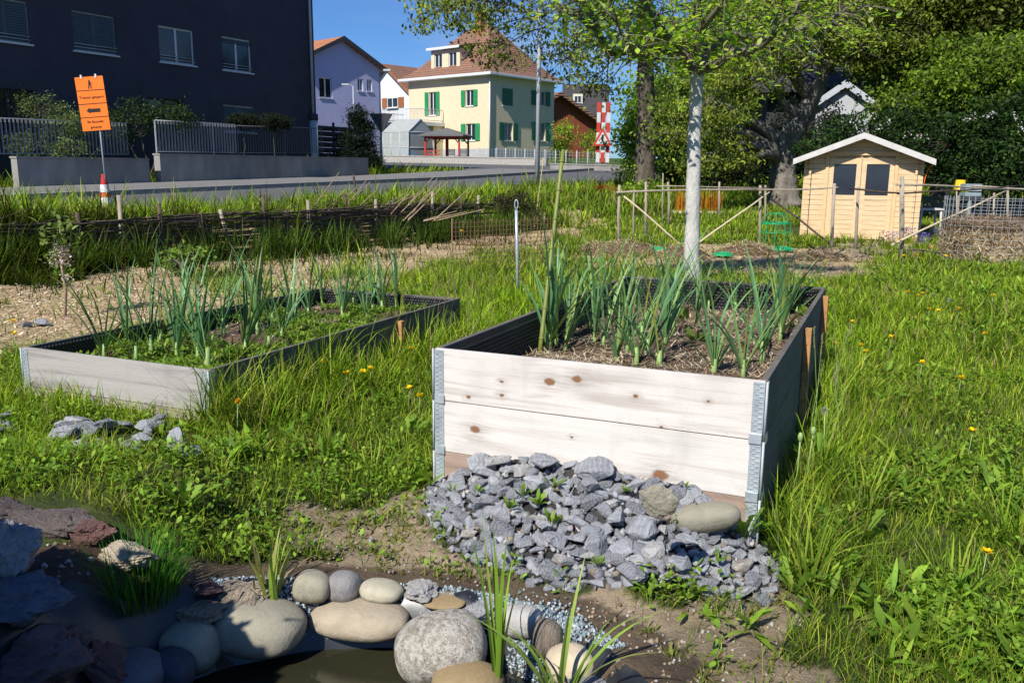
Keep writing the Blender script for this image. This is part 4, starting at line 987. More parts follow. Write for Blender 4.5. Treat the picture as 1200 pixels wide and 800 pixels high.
OLB=[(.28,.34,.05),(.22,.27,.04),(.18,.27,.035),(.36,.42,.06)]
BG=[(.20,.36,.025),(.26,.42,.03),(.15,.28,.02),(.32,.44,.04)]
MG=[(.13,.22,.022),(.17,.27,.025),(.09,.17,.018)]
DG=[(.02,.05,.012),(.035,.075,.014),(.055,.115,.018),(.014,.03,.009)]
# apple tree with the limewashed trunk
tb=gnd(812,331); tb.y=min(tb.y,9.9); D=tb.y
fork=W(817,84,D)
t=thing('apple_tree','young apple tree with a white limewashed trunk standing behind the tall raised bed','tree',tb)
mb=MB(); o=tb
pp=[(tb,.0103*D),(W(810.5,300,D),.0086*D),(W(812,230,D),.0083*D),(W(814,150,D),.0074*D),(fork,.0072*D)]; print('apple D',D); pts=[];rad=[]
for i in range(len(pp)-1):
    for j in range(5+(i==3)): f=j/5; a=pp[i][0].lerp(pp[i+1][0],f)-o; pts.append(a+Vector((rnd.gauss(0,.003),rnd.gauss(0,.003),0))); rad.append((pp[i][1]*(1-f)+pp[i+1][1]*f)*rnd.uniform(.96,1.04))
mb.tube(pts,rad,16); mb.build('trunk',M_white,t)
M_appb=simple('apple_bark',(.23,.21,.15),(.1,.085,.06),14,.95,.8,.01)
limbs=[[(817,86,0),(800,62,-.1),(772,30,-.5),(745,-10,-.8),(735,-60,-1.0)],[(817,86,0),(790,50,.2),(765,58,.1),(715,60,-.6),(690,30,-.9),(660,10,-1.1)],[(817,86,0),(830,60,.1),(855,40,.2),(872,10,.4),(900,-30,.5)],
    [(817,86,0),(822,40,-.3),(815,-10,-.5),(820,-70,-.7)],[(817,84,0),(850,68,-.4),(895,52,-.8),(930,20,-1.1),(945,-15,-1.2)],[(800,62,-.1),(780,60,-.3),(762,70,-.6),(742,58,-.8),(712,15,-1.2)],
    [(855,40,.2),(900,45,.3),(960,30,.5),(1010,8,.6)],[(745,-10,-.8),(700,-20,-1.),(650,-15,-1.3)],[(822,40,-.3),(850,-10,-.9),(900,-30,-1.2)]]
mb=MB(); LP=[]; LC=[]; appP=[]
for li,L in enumerate(limbs):
    P=[W(a,b,D+c)-o for a,b,c in L]; Q=[]
    for i in range(len(P)-1):
        for j in range(4): Q.append(P[i].lerp(P[i+1],j/4)+Vector((rnd.gauss(0,.015),rnd.gauss(0,.015),rnd.gauss(0,.015))))
    Q.append(P[-1]); r0=.055 if li<5 else .03
    Q[0]=P[0]
    mb.tube(Q,[r0*(1-i/len(Q))**.8+.006 for i in range(len(Q))],8)
    for i in range(4,len(Q)):
        for _ in range(5):
            d=Vector((rnd.gauss(0,1),rnd.gauss(0,1),rnd.gauss(.15,.8))).normalized()*rnd.uniform(.2,.62); e=Q[i]+d; tw=bez(Q[i],e,.1,3); mb.tube(tw,[.008,.006,.004,.002],4,cap=False); appP.append((Q[i],e))
mb.build('branches',M_appb,t)
P=[]
for a,b in appP:
    for k in range(rnd.randint(3,9)):
        f=rnd.uniform(.25,1.1); P.append(a.lerp(b,f)+Vector((rnd.gauss(0,.05),rnd.gauss(0,.05),rnd.gauss(0,.05))))
N=len(P); P=np.array(P); az=rs.uniform(0,6.28,N)
V,F_,T,Ii=ribbons(P,az,rs.uniform(.006,.011,N)*D,rs.uniform(.0038,.0062,N)*D,rs.uniform(.6,2.0,N),rs.uniform(-.2,.9,N),S=3,K=3,fold=.25,prof='leaf',twist=rs.uniform(-.6,.6,N))
C=pick(N,[(.42,.62,.06),(.52,.68,.09),(.26,.44,.05),(.55,.66,.2),(.32,.5,.09)],.2)
np_mesh('leaves',V,F_,leafmat('apple_leaf',.55,.5,.25),t,C[Ii],True)
# blossom remnants and young fruitlets
Pb=P[rs.choice(N,160)]; V,F_,T,Ii=ribbons(np.repeat(Pb,5,0)+rs.normal(size=(800,3))*.008,rs.uniform(0,6.28,800),rs.uniform(.014,.024,800),rs.uniform(.012,.018,800),rs.uniform(.3,2,800),0,S=2,K=2,prof='leaf')
np_mesh('blossom',V,F_,M_leaf,t,pick(800,[(.7,.6,.55),(.55,.4,.35),(.5,.4,.25)])[Ii],True)
print('apple leaves',N)
def B(px,py,d,rx,ry,rz,n_,af): return (W(px,py,d),(rx,ry,rz),n_,af)
# tall dark trunk with sparse hanging boughs over the house
b=at(757,30); T2=[(b,.36),(W(757,120,30),.30),(W(756,50,30),.27),(W(752,-60,30),.2),(W(748,-160,30),.12)]
tree('larch_tree','tall dark trunked tree whose sparse olive boughs hang in front of the cream house roof','tree',T2,
 [B(700,30,28.5,1.9,1.6,1.2,55,.62),B(640,14,27,2.2,1.6,1.0,40,.66),B(570,6,26,1.7,1.3,.8,38,.7),B(515,18,25.5,1.3,1.,.55,24,.74),B(598,55,26.5,1.4,1.,.6,17,.66),B(660,68,27.5,1.2,1.,.9,22,.6),B(560,-25,27,2.5,1.6,.9,60,.8),B(720,-20,29,2.2,2,1.2,34,.75),
  B(640,-50,28,3,2,1.2,50,.85),B(700,88,28.5,.9,.8,.8,18,.5),B(790,30,30,1.5,1.5,1.6,22,.6)],.13,.5,30,OLB+[(.08,.12,.02)],.20,M_bark,.36,.012,sag=.10,seed=3,droop=.9,shade=.35)
# old walnut
b=at(922,27); b2=W(915,175,27); T3=[(b,.5),(W(918,205,27),.40),(b2,.42),(W(940,140,26.6),.30),(W(962,95,26.2),.22),(W(985,40,26),.15),(W(1000,-40,26),.08)]
wt=tree('walnut_tree','old walnut tree with a thick grey leaning trunk left of the garden shed','tree',T3,
 [B(835,118,25,1.3,1.2,.9,44,.36),B(795,150,24.5,.9,.9,.8,28,.33),B(812,190,24.5,.8,.7,.45,16,.33),B(850,175,25,.6,.6,.6,14,.33),B(876,88,25.5,1.3,1.1,.7,34,.5),B(905,45,25,2.2,1.5,.9,50,.6),
  B(1000,62,25,1.7,1.3,.45,20,.7),B(960,20,25,2.3,1.7,1.1,66,.8),B(1040,25,25,1.8,1.5,1.1,56,.85),B(850,20,26,2.0,1.7,1.2,56,.6),B(900,-20,26,3,2,1.2,70,.85),B(1010,-20,26,3,2,1.2,70,.95),B(868,190,25,.35,.4,.4,6,.28)],.12,.42,58,OL+OLB,.2,M_barkg,.55,.012,seed=5,shade=.4,droop=.6)
b=at(915,27); 
# second limb of the walnut drawn as a stout leader to the left
mb=MB(); A=W(912,180,27)-Vector(wt.location); mb.tube([A,W(893,165,26.8)-Vector(wt.location),W(876,140,26.4)-Vector(wt.location),W(868,100,26)-Vector(wt.location),W(880,60,26)-Vector(wt.location)],[.30,.24,.17,.12,.06],10); mb.build('limb',M_barkg,wt)
# large trees at the right
def rtree(px,d,top,blobs,label,cols,seed,leaf=.14,per=60,sigma=.3,r=.3,shade=.5,name='broadleaf_tree',asp=.55,flat=.35):
    b=at(px,d); return tree(name,label,'tree',[(b,r),(W(px+4,150,d),r*.8),(W(px-6,60,d),r*.55),(W(px,top,d),r*.25)],blobs,leaf,asp,per,cols,sigma,M_bark,.5,.014,seed=seed,shade=shade,flat=flat)
rtree(1105,27,-120,[B(1060,60,26,2,1.5,1.3,60,.6),B(1120,30,25.5,2.2,1.6,1.4,80,.7),B(1180,20,25,2.2,1.6,1.5,80,.75),B(1090,-20,26,2.6,2,1.4,80,.85),B(1170,-40,25,3,2,1.4,80,.9),B(1080,105,26,1.,1,1,30,.5),B(1230,60,25,2,1.6,2,60,.6)],'big olive leaved tree filling the upper right corner above the hedge',[(.12,.16,.02),(.16,.19,.024),(.07,.11,.014),(.22,.25,.03)],11)
rtree(1150,23,40,[B(1110,105,22.5,1.6,1.1,.8,70,.5),B(1160,95,22,1.6,1.2,.9,80,.6),B(1200,120,22,1.3,1.1,1,60,.5),B(1065,125,23,1.1,.9,.6,34,.5),B(1150,65,23,1.5,1.1,.6,44,.7)],'bright green hazel like tree lit in front of the dark trees at the right','x' and [(.11,.19,.016),(.16,.25,.02),(.08,.14,.013),(.22,.32,.025)],12,leaf=.12,per=60,sigma=.2,r=.14)
# backdrop trees further behind
for i,(px,d,lab,cols,bl) in enumerate([
 (1010,44,'far dark tree behind the white gable',DG+MG,[(1000,-5,3.4,1.6,40),(945,30,2.4,1.6,20),(1075,80,2.6,2.6,50),(1010,-30,4,3,50),(1090,110,3,2.6,50)]),
 (880,58,'far mid green tree behind the walnut crown',MG+DG,[(880,60,3,2.6,50),(840,40,3.5,2.6,50),(920,10,3.5,2.4,40),(850,130,3,2.6,50)]),
 (1150,40,'far dark tree behind the right hand hedge',DG,[(1120,90,4,3.4,80),(1180,60,4,3.5,80),(1230,120,3.5,3.5,60),(1150,140,4,2,60),(1050,150,3,1.6,50)]),
 (790,46,'far fresh green tree behind the tall dark trunk',BG+MG,[(790,120,2.2,1.7,50),(830,110,2,1.8,40),(770,150,2,1.4,40),(812,60,2,1.6,20)])]):
    b=at(px,d); tree('background_tree',lab,'tree',[(b,.3),(W(px,120,d),.22),(W(px,20,d),.1)],[B(x,y,d+rnd.uniform(-2,2),rx,rx*.7,rz,int(n_*1.2),.6) for x,y,rx,rz,n_ in bl],.26,.6,70,cols,.6,M_bark,.4,.03,seed=20+i,group='trees standing far behind the garden',shade=.5)
# shrubs: dense mounds of leaves
def shrub(name,label,cat,base,blobs,leaf,per,cols,sigma,seed,asp=.5,group=None,flat=.3,blossom=None,shade=.5):
    base=Vector(base); t=tree(name,label,cat,[(base,min(.05,leaf*.45)),(base+Vector((0,0,min(.4,leaf*5))),min(.035,leaf*.3))],blobs,leaf,asp,per,cols,sigma,M_bark,.6,.008,group,.1,'foliage',3,flat,seed=seed,shade=shade)
    if blossom:
        P=np.array([p for p in blossom])-np.array(base); N=len(P); k=9; Q=np.repeat(P,k,0)+rs.normal(size=(N*k,3))*.05
        V,F_,CC=leaf_cards(Q,.06,.7,pick(N*k,[(.62,.56,.58),(.7,.66,.68)])); np_mesh('blossom',V,F_,M_leaf,t,CC)
    return t
shrub('evergreen_shrub','dark glossy rhododendron with a few white blossoms behind the shed','shrub',at(1040,21.5),[B(975,178,22,.8,.8,.4,34,.9),B(1022,160,22,1.2,.9,.5,70,.9),B(1078,152,22,1.2,.9,.7,76,.9),B(1000,185,22.5,1.1,.8,.5,50,.9),B(1060,185,22.5,1.,.8,.4,30,.9)],.11,60,DG,.16,31,.4,
  blossom=[W(x,y,20.9) for x,y in ((1022,136),(1030,150),(1042,143),(1066,155),(1076,158),(1086,161),(1108,158))])
shrub('evergreen_shrub','dark green laurel hedge bush with pale flower heads at the right edge','shrub',at(1165,20.5),[B(1120,170,21,1.2,.9,.7,80,.9),B(1175,160,20.5,1.2,.9,.8,90,.9),B(1230,170,20,1.2,.9,.9,70,.9),B(1145,205,21,1.3,.9,.4,50,.9),B(1200,205,20,1.2,.9,.5,50,.9),B(1190,125,21,1.1,.9,.4,40,.9)],.10,60,DG+[(.05,.12,.02)],.16,32,.45,
  blossom=[W(x,y,19.6) for x,y in ((1133,138),(1142,136),(1157,137),(1165,133),(1189,136),(1196,150))])
shrub('leafy_shrub','bright green rounded shrub at the foot of the tall dark trunk','shrub',at(735,31),[B(743,165,31,.55,.6,.9,44,.9),B(748,200,30.5,.65,.6,.6,44,.9),B(752,138,32,.5,.5,.6,26,.9),B(760,222,29.5,.8,.6,.25,30,.9)],.11,50,BG,.15,33)
shrub('leafy_shrub','mid green shrub between the tall dark trunk and the white apple trunk','shrub',at(785,33),[B(785,150,33,1.2,1,1.,60,.9),B(795,190,33,1.2,1,.9,60,.9),B(780,110,34,1.2,1,.9,40,.9),B(830,190,34,1.3,1,.8,50,.9)],.12,50,MG+BG[:1],.17,34)
shrub('evergreen_shrub','dark hedge in deep shade behind the walnut trunk','shrub',at(880,34),[B(860,170,34,1.6,1,1.0,60,.9),B(900,190,34,1.5,1,.9,60,.9),B(850,205,33,1.6,1,.6,50,.9),B(935,180,33,1.4,1,.9,50,.9),B(800,215,33,1.3,1,.5,40,.9),B(940,150,36,2,1,1.2,60,.9)],.13,55,[(.010,.02,.008),(.016,.03,.01)],.2,35)
shrub('conifer_hedge','tall dark thuja growing beside the timber fence and the end of the concrete wall','conifer',at(422,38),[B(424,180,38,.75,.7,.8,60,.9),B(423,158,38,.62,.6,.7,50,.9),B(422,138,38,.42,.4,.55,36,.9),B(407,172,38.5,.6,.5,.8,40,.9),B(432,188,37.5,.5,.5,.5,30,.9)],.10,90,[(.010,.02,.011),(.016,.03,.014)],.14,36,.35)
shrub('flowering_shrub','pale leaved sunlit shrub spilling over the railing behind the orange sign','shrub',at(60,25.8),[B(50,130,26,.8,.5,.5,36,.9),B(75,145,26,.6,.5,.45,30,.9),B(90,150,25.6,.35,.4,.4,20,.9),B(45,170,25.4,.6,.3,.4,22,.9),B(85,175,25.2,.5,.25,.35,18,.9),B(25,165,25.8,.4,.3,.4,12,.9)],.07,34,[(.14,.2,.06),(.2,.27,.1),(.09,.13,.04)],.13,37)
shrub('leafy_shrub','dark green shrub in shade behind the railing, right of the orange sign','shrub',at(175,27.8),[B(160,140,28,.9,.5,.55,40,.9),B(200,140,28.4,.8,.5,.45,30,.9),B(135,150,27.5,.5,.4,.5,20,.9)],.09,40,DG+[(.04,.07,.03)],.16,38)
for px,lab,sd_ in ((287,'clipped dark box bush on the terrace, left one of the pair',39),(322,'clipped dark box bush on the terrace, right one of the pair',40)):
    shrub('box_bush',lab,'shrub',at(px,31.6),[B(px,143,31.6,.66,.5,.30,90,.9)],.05,90,[(.012,.022,.012),(.02,.032,.014)],.08,sd_,group='clipped box bushes')
shrub('leafy_shrub','young light green bush beside the red barn wall','shrub',at(662,56),[B(661,160,56,.7,.6,1.0,30,.9),B(658,180,56,.6,.6,.7,20,.9),B(692,170,55,.6,.6,1.1,26,.9)],.14,40,BG,.2,41)
shrub('leafy_shrub','small dense hedge bush growing beside the wattle fence in mid garden','shrub',gnd(598,256),[B(590,240,18.0,.28,.25,.22,26,.9),B(608,238,18.2,.3,.25,.25,28,.9),B(622,244,18.2,.2,.2,.2,14,.9)],.04,60,[(.05,.06,.02),(.09,.10,.03),(.05,.035,.02)],.07,42)
shrub('leafy_shrub','young currant bush with fresh leaves in the wood chips behind the low bed','shrub',gnd(215,330),[B(212,308,9.2,.16,.14,.12,22,.9),B(225,300,9.2,.14,.12,.1,16,.9),B(198,300,9.3,.1,.1,.1,8,.9)],.04,32,[(.16,.26,.03),(.2,.3,.05)],.05,43,.8)
# the young flowering fruit whip on the left
b=gnd(75,372); t=thing('fruit_sapling','slim young fruit sapling with white blossom in front of the woven fence','tree',b)
mb=MB(); d_=b.y; mb.tube([(0,0,-.05),W(77,340,d_)-b,W(72,310,d_)-b,W(70,262,d_)-b],[.012,.011,.009,.005],6); mb.build('stem',M_twig,t)
def puff(px,py,d,r,n_,cols,nm,L,w_): 
    P=np.array(W(px,py,d)-b)+rs.normal(size=(n_,3))*r; V,F_,T,I_=ribbons(P,rs.uniform(0,6.28,n_),rs.uniform(.7,1.3,n_)*L,rs.uniform(.8,1.2,n_)*w_,rs.uniform(.3,2.2,n_),.5,S=3,K=3,fold=.2,prof='leaf'); return V,F_,pick(n_,cols)[I_]
ac=Acc(); 
for a in ((70,268,.07,60),(66,282,.05,40),(62,305,.03,12)): V,F_,C=puff(a[0],a[1],d_,a[2],a[3],[(.16,.24,.05),(.22,.3,.08)],'',.07,.03); ac.add(V,F_,C)
ac.build('leaves',M_leaf,t); ac=Acc()
for a in ((70,296,.035,130),(74,303,.03,110),(66,306,.03,60),(77,325,.02,40)): V,F_,C=puff(a[0],a[1],d_,a[2],a[3],[(.72,.66,.68),(.6,.5,.54)],'',.022,.018); ac.add(V,F_,C)
ac.build('blossom',M_leaf,t)
# unseen shrub added left of the camera to cast shade over the rockery
shrub('shade_shrub','added leafy shrub outside the picture, casting shade over the rockery','shrub',(-1.75,1.2,0),[((-1.54,1.25,.85),(.2,.15,.12),120,.9),((-1.78,1.12,.82),(.26,.18,.15),120,.9),((-1.92,1.15,.6),(.3,.22,.2),80,.9)],.07,150,MG,.05,44,.6)
# ------------------------------------------------------------------ low plants made of ribbons
GR=[(.22,.36,.03),(.30,.42,.035),(.17,.29,.025),(.36,.42,.06),(.13,.22,.02)]
def tuft(name,label,cat,loc,N,L,w_,spread,lean,curl,cols,S=5,K=2,fold=.0,prof='grass',mat=None,group=None,r0=.03,tip=None,seed_=None,dark=.5,azr=None):
    loc=Vector(loc); a=rs.uniform(0,6.28,N) if azr is None else rs.uniform(azr[0],azr[1],N); r=np.sqrt(rs.rand(N))*spread
    base=np.stack([np.sin(a)*r,np.cos(a)*r,np.full(N,-.01)],-1)
    V,F_,T,I_=ribbons(base,a+rs.normal(size=N)*.5,rs.uniform(L[0],L[1],N),rs.uniform(w_[0],w_[1],N),rs.uniform(lean[0],lean[1],N),rs.uniform(curl[0],curl[1],N),S=S,K=K,fold=fold,prof=prof,twist=rs.normal(size=N)*.4)
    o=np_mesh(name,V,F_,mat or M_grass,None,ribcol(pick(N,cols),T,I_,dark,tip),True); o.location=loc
    return tag(o,label,cat,group)
# ------------------------------------------------------------------ leeks
LK=[(.12,.26,.10),(.17,.33,.13),(.22,.38,.12),(.09,.21,.085)]
def leek(i,droopy):
    r_=np.random.RandomState(100+i); t=thing('leek_plant','x','leek',(0,0,0)); h=r_.uniform(.03,.065); sr=r_.uniform(.008,.012)
    mb=MB(); mb.tube([(0,0,-.03),(0,0,h*.5),(0,0,h+.03)],[sr,sr*1.02,sr*.8],8); mb.build('stem',M_stem,t)
    n_=r_.randint(6,10); side=r_.uniform(0,3.14); az=np.array([side+(k%2)*math.pi+r_.normal()*.28 for k in range(n_)])
    f=np.linspace(1,0,n_); base=np.stack([np.sin(az)*.004,np.cos(az)*.004,h*(.55+.5*(1-f))],-1)
    L=r_.uniform(.32,.50,n_)*(1-.25*np.abs(f-.45)); wd_=r_.uniform(.010,.0165,n_)
    V,F_,T,I_=ribbons(base,az,L,wd_,.06+f*.55+r_.normal(size=n_)*.09,r_.uniform(.0,.75,n_)*(.4+f)+droopy*r_.rand(n_)*(r_.rand(n_)<.45)*2.2,S=9,K=3,fold=.42,prof='leek',twist=r_.normal(size=n_)*.15,power=1.9)
    c=pick(n_,LK,.15); y=r_.rand(n_)<.16; c[y]=[.24,.28,.06]
    cc=c[I_]; k=np.clip(T*6,0,1)[:,None]; cc=np.array([.22,.33,.09])*(1-k)+cc*k; tipm=(np.clip((T-.9)/.1,0,1)*(r_.rand(n_)[I_]<.35))[:,None]; cc=cc*(1-tipm)+np.array([.4,.33,.14])*tipm
    np_mesh('leaves',V,F_,M_leek,t,cc,True); return t
M_stem=simple('leek_shank',(.30,.42,.15),(.22,.34,.1),30,.45)
protos=[leek(i,.6 if i%3==0 else .15) for i in range(9)]
for p in protos: pass
used=set()
def put_leek(px,py,z,sc,label,group,k=None,B_=None,r_=None,Wd=1,D=1):
    P=PZ(px,py,z); u,v=loc1(P.x,P.y,B_,r_); u=min(max(float(u),.06),Wd-.06); v=min(max(float(v),.06),D-.06)
    x=B_.x+u*math.cos(r_)-v*math.sin(r_); y=B_.y+u*math.sin(r_)+v*math.cos(r_)
    k=rnd.randrange(9) if k is None else k
    t=protos[k] if k not in used else copy_tree(protos[k]); used.add(k)
    t.name='leek_plant'; t.location=(x,y,z-.005); t.rotation_euler=(rnd.gauss(0,.06),rnd.gauss(0,.06),rnd.uniform(0,6.28)); s=sc*rnd.uniform(.92,1.1); t.scale=(s,s,s)
    tag(t,label,'leek',group)
L1=[(640,412,1.15),(652,405,1.1),(662,409,1.),(690,388,1.2),(697,400,1.15),(707,404,1.0),(715,375,1.1),(722,425,1.05),(730,392,1.1),(738,368,1),(746,428,1.15),(752,400,1.2),(757,418,1.25),(765,372,1),(772,430,1.2),(778,405,1.25),(789,388,1),(796,366,1),(803,352,.9),(815,383,1.),(824,360,1),(836,438,1.25),(846,352,.9),(862,366,.95),(871,440,1.1),(880,395,.95),(893,424,1.2),(914,398,1.2),(923,372,1.1),(930,352,1.),(900,355,.95),(951,345,.9),(636,405,1.3),(668,398,1.25),(735,410,1.1)]
L2=[(122,420,1.0),(150,408,1.),(178,416,1.3),(207,420,1.15),(232,402,1.1),(243,434,1.45),(262,392,1.15),(286,416,1.2),(232,422,1.2),(302,392,1.2),(320,378,1.1),(345,384,1.0),(330,398,1.1),(362,372,1.),(401,372,1.15),(414,360,1.),(448,362,1.05),(470,352,1.),(505,352,1.1),(280,372,1),(200,392,1),(380,352,.9),(160,424,1.0),(315,405,1.0),(186,404,1.0),(430,372,.9)]
for a in L1: put_leek(a[0],a[1],.425,a[2]*.98,'leek plant with upright blue green leaves growing in the tall raised bed','leeks growing in the tall raised bed',None,B1,B1Y,B1W,B1D)
for a in L2: put_leek(a[0],a[1],.265,a[2]*1.06,'leek plant with upright blue green leaves growing in the low raised bed','leeks growing in the low raised bed',None,B2,B2Y,B2W,B2D)
# weeds covering the low bed
def inworld(B_,r_,u,v): return B_.x+u*math.cos(r_)-v*math.sin(r_), B_.y+u*math.sin(r_)+v*math.cos(r_)
N=15000; u=rs.uniform(.03,B2W-.03,N); v=rs.uniform(.03,B2D-.05,N); k=(vn(u,v,3.2,21)+.25*ss(u,.5,1.1)-.35*ss(v,1.75,2.1)+.1*ss(.5-v,0,.4))>.30; u,v=u[k],v[k]; N=len(u)
z=.265+(vn(u,v,5,8)-.5)*.05+rs.uniform(0,.06,N)*vn(u,v,6,2)
V,F_,T,I_=ribbons(np.stack([u,v,z],-1),rs.uniform(0,6.28,N),rs.uniform(.018,.045,N),rs.uniform(.009,.018,N),rs.uniform(.4,1.6,N),.5,S=3,K=2,prof='leaf',twist=rs.normal(size=N)*.4)
o=np_mesh('chickweed',V,F_,M_leaf,None,pick(N,[(.2,.34,.035),(.28,.42,.05),(.14,.25,.025)])[I_]*(.7+.3*T[:,None]),True); o.location=B2; o.rotation_euler=(0,0,B2Y)
tag(o,'low green chickweed mat spreading between the leeks of the low bed','weeds',kind='stuff')
# few broad leaved seedlings in the tall bed
for px,py in ((947,372),(940,385),(803,375),(815,400)):
    P=PZ(px,py,.43); tuft('seedling','small broad leaved seedling among the leeks in the tall bed','seedling',P,7,(.06,.12),(.03,.05),.015,(.3,1.0),(.2,.8),[(.15,.26,.04),(.2,.3,.05)],S=4,K=3,fold=.15,prof='leaf',mat=M_leaf,group='broad leaved seedlings in the tall bed')
# ------------------------------------------------------------------ canes and rods
def stick(name,label,cat,p,q,r,mat,n_=8,knots=0,bend=0):
    p,q=Vector(p),Vector(q); mb=MB(); K=8; pts=[]; rad=[]
    for i in range(K+1):
        f=i/K; pts.append((q-p)*f+Vector((bend*math.sin(f*3.14),0,0))); rad.append(r*(1-.15*f)*(1+rnd.uniform(-.05,.05)))
    mb.tube(pts,rad,n_)
    for i in range(knots):
        c=(q-p)*((i+.6)/knots)+Vector((bend*math.sin((i+.6)/knots*3.14),0,0)); d=(q-p).normalized()*.006; mb.tube([c-d,c,c+d],[r*1.0,r*1.22,r*1.0],n_)
    o=mb.build(name,mat); o.location=p; return tag(o,label,cat)
M_cane=simple('green_cane',(.22,.25,.05),(.15,.18,.035),9,.5,.1); M_bam=simple('bamboo',(.5,.42,.22),(.38,.3,.15),12,.6)
a=PZ(632,418,.42); q=W(660,176,a.y+.35)
stick('bamboo_cane','long thick green cane leaning upright in the left corner of the tall bed','cane',a,q,.011,M_cane,8,7)
a=gnd(607,345); t=thing('ground_rod','upright galvanised rod with a looped eye on top, between the two beds','rod',a); top=W(605,246,a.y)-a
mb=MB(); mb.tube([(0,0,-.1),top*.5,top],.016,8); mb.build('rod',M_zinc,t); mb=MB(); mb.tube([top+Vector((.017*math.sin(q)*1.0,0,.055-.045*math.cos(q)+.0)) for q in np.linspace(0,2*math.pi,16)],.006,6); mb.build('eye',M_zinc,t)
a=gnd(628,253); stick('thin_cane','thin pale stick leaning beside the small hedge in mid garden','stick',a,W(637,185,a.y),.014,M_bam)
a=gnd(687,262); stick('thin_cane','thin greenish cane upright in the grass left of the pole fence','stick',a,W(690,195,a.y),.011,M_cane)
a=gnd(663,267); stick('short_stick','short dark stick stuck in the wood chips','stick',a,W(664,243,a.y),.008,M_wattle)
# rusty wire netting panel
M_rust=simple('rusty_wire',(.30,.17,.10),(.2,.11,.07),30,.9)
a=gnd(530,325); q=gnd(648,318); q=Vector((q.x,q.y,a.z)); t=thing('wire_netting','upright rusty wire netting panel standing in the grass behind the beds','netting',a); d=q-a; hh=W(530,258,a.y).z-a.z; mb=MB(); L=d.length; k=int(L/.052)
for i in range(k+1): c=d*(i/k); mb.tube([c,c+Vector((0,0,hh))],.0032,3,cap=False)
for j in range(int(hh/.052)+1): mb.tube([(0,0,j*.052),(d.x,d.y,j*.052)],.0032,3,cap=False)
mb.build('netting',M_rust,t)
mb=MB(); mb.tube([(0,0,-.1),(0,0,hh+.02)],.007,6); mb.build('post',M_rust,t)
# ------------------------------------------------------------------ woven fence
t=thing('wattle_fence','dark woven wattle fence with rough posts along the roadside grass','fence',(W0[0]+.17,W0[1]-.1,.08),math.pi/2-R(30.6))
LS=9.5; s0=-5.0
def wbase(s):
    x,y=XY(s,-.3); return max(0,(Hf(x,y)-.12)*.8)
i=0; s=s0
while s<LS:
    h=.62+rnd.uniform(-.06,.12) if i%4 else .76+rnd.uniform(0,.1); ln=rnd.uniform(-.05,.05) if i%5 else -.18
    mb=MB(); z0=max(wbase(s),0); mb.tube([(s,0,z0-.15),(s+ln*.5,0,z0+h*.5),(s+ln,0,z0+h)],[.03,.028,.024],7); mb.build('post',M_pole if i%3==0 else M_wattle,t); s+=rnd.uniform(.42,.62); i+=1
mb=MB()
for row in range(42):
    for seg in range(3):
        z=.0+row*.0138+rnd.uniform(-.01,.01); a_=s0+seg*(LS-s0)/3+rnd.uniform(-.6,.3); b_=a_+(LS-s0)/3+rnd.uniform(.0,.9); pts=[]; ph=row*math.pi+rnd.uniform(-.4,.4); K=int((b_-a_)/.12)
        for i in range(K):
            x=a_+(b_-a_)*i/K; pts.append((min(x,LS+.3),.03*math.sin(x*6.1+ph),max(wbase(min(x,LS)),0)*.8+z+.015*math.sin(x*1.7+row)))
        r0=rnd.uniform(.010,.019); mb.tube(pts,[r0*(1-.6*i/K) for i in range(K)],4,cap=False)
mb.build('woven_branches',M_wattle,t)
mb=MB()
for i in range(70):
    x=rnd.uniform(s0,LS); z=max(wbase(x),0)*.8+.52+rnd.uniform(-.12,.04); l=rnd.uniform(.4,1.1); mb.tube([(x,rnd.uniform(-.05,.05),z),(x+l,rnd.uniform(-.12,.08),z+rnd.uniform(-.05,.2))],[.009,.004],4,cap=False)
mb.build('loose_twigs',M_wattle,t)
# brushwood heap further along and single stakes there
for (px,py,d,lx,lab) in ((312,228,17.6,4,'x'),(463,232,18.4,0,'x'),(553,233,19.5,1,'x'),(423,240,17.5,2,'x'),(545,212,20.5,-2,'x'),(420,205,21,-6,'x')):
    b_=W(px,250,d); b_.z=Hf(b_.x,b_.y)-.05; q=W(px+lx,py,d); o=stick('fence_stake','short rough wooden stake of the broken wattle fence line in the tall grass','stake',b_,q,.032,M_wattle); o['group']='stakes of the broken wattle fence'
t=thing('brushwood_heap','loose heap of dry grey sticks lying in the tall roadside grass','brushwood',gnd(440,262)); 
mb=MB()
for i in range(26):
    x=rnd.uniform(-1.3,1.1); y=rnd.uniform(-.2,.3); a_=rnd.uniform(-.9,.9); l=rnd.uniform(.4,.95); mb.tube([(x,y,.1),(x+l*math.cos(a_)*.7+.2,y+rnd.uniform(-.2,.2),.1+l*abs(math.sin(a_))+.15)],[.013,.006],5,cap=False)
mb.build('sticks',M_twig,t)
# ------------------------------------------------------------------ pole fence round the back plot
posts=[(726,217,290,0),(757,213,280,0),(743,222,284,1),(783,213,264,0),(777,203,264,1),(804,226,281,1),(843,213,256,0),(891,217,287,0),(897,217,262,0),(949,218,272,1),(975,215,300,2),(1003,219,292,2),(1057,207,306,3),(1121,224,276,1),(1165,226,300,1),(1181,218,272,0)]
t=thing('pole_fence','rustic fence of thin bark poles with diagonal braces in front of the shed','fence',gnd(891,288)); o=Vector(t.location); PP={}
for i,(px,y0,y1,k) in enumerate(posts):
    b_=gnd(px,y1); q=W(px+(3 if k==2 else 0),y0,b_.y); PP[i]=(b_,q); r=.026 if k!=1 else .016
    if k==3: r=.036
    mb=MB(); m_=(b_+q)/2+Vector((rnd.gauss(0,.01),0,0)); mb.tube([b_-o-Vector((0,0,.1)),m_-o,q-o],[r*1.1,r,r*.9],8)
    mb.build('post',M_pole,t)
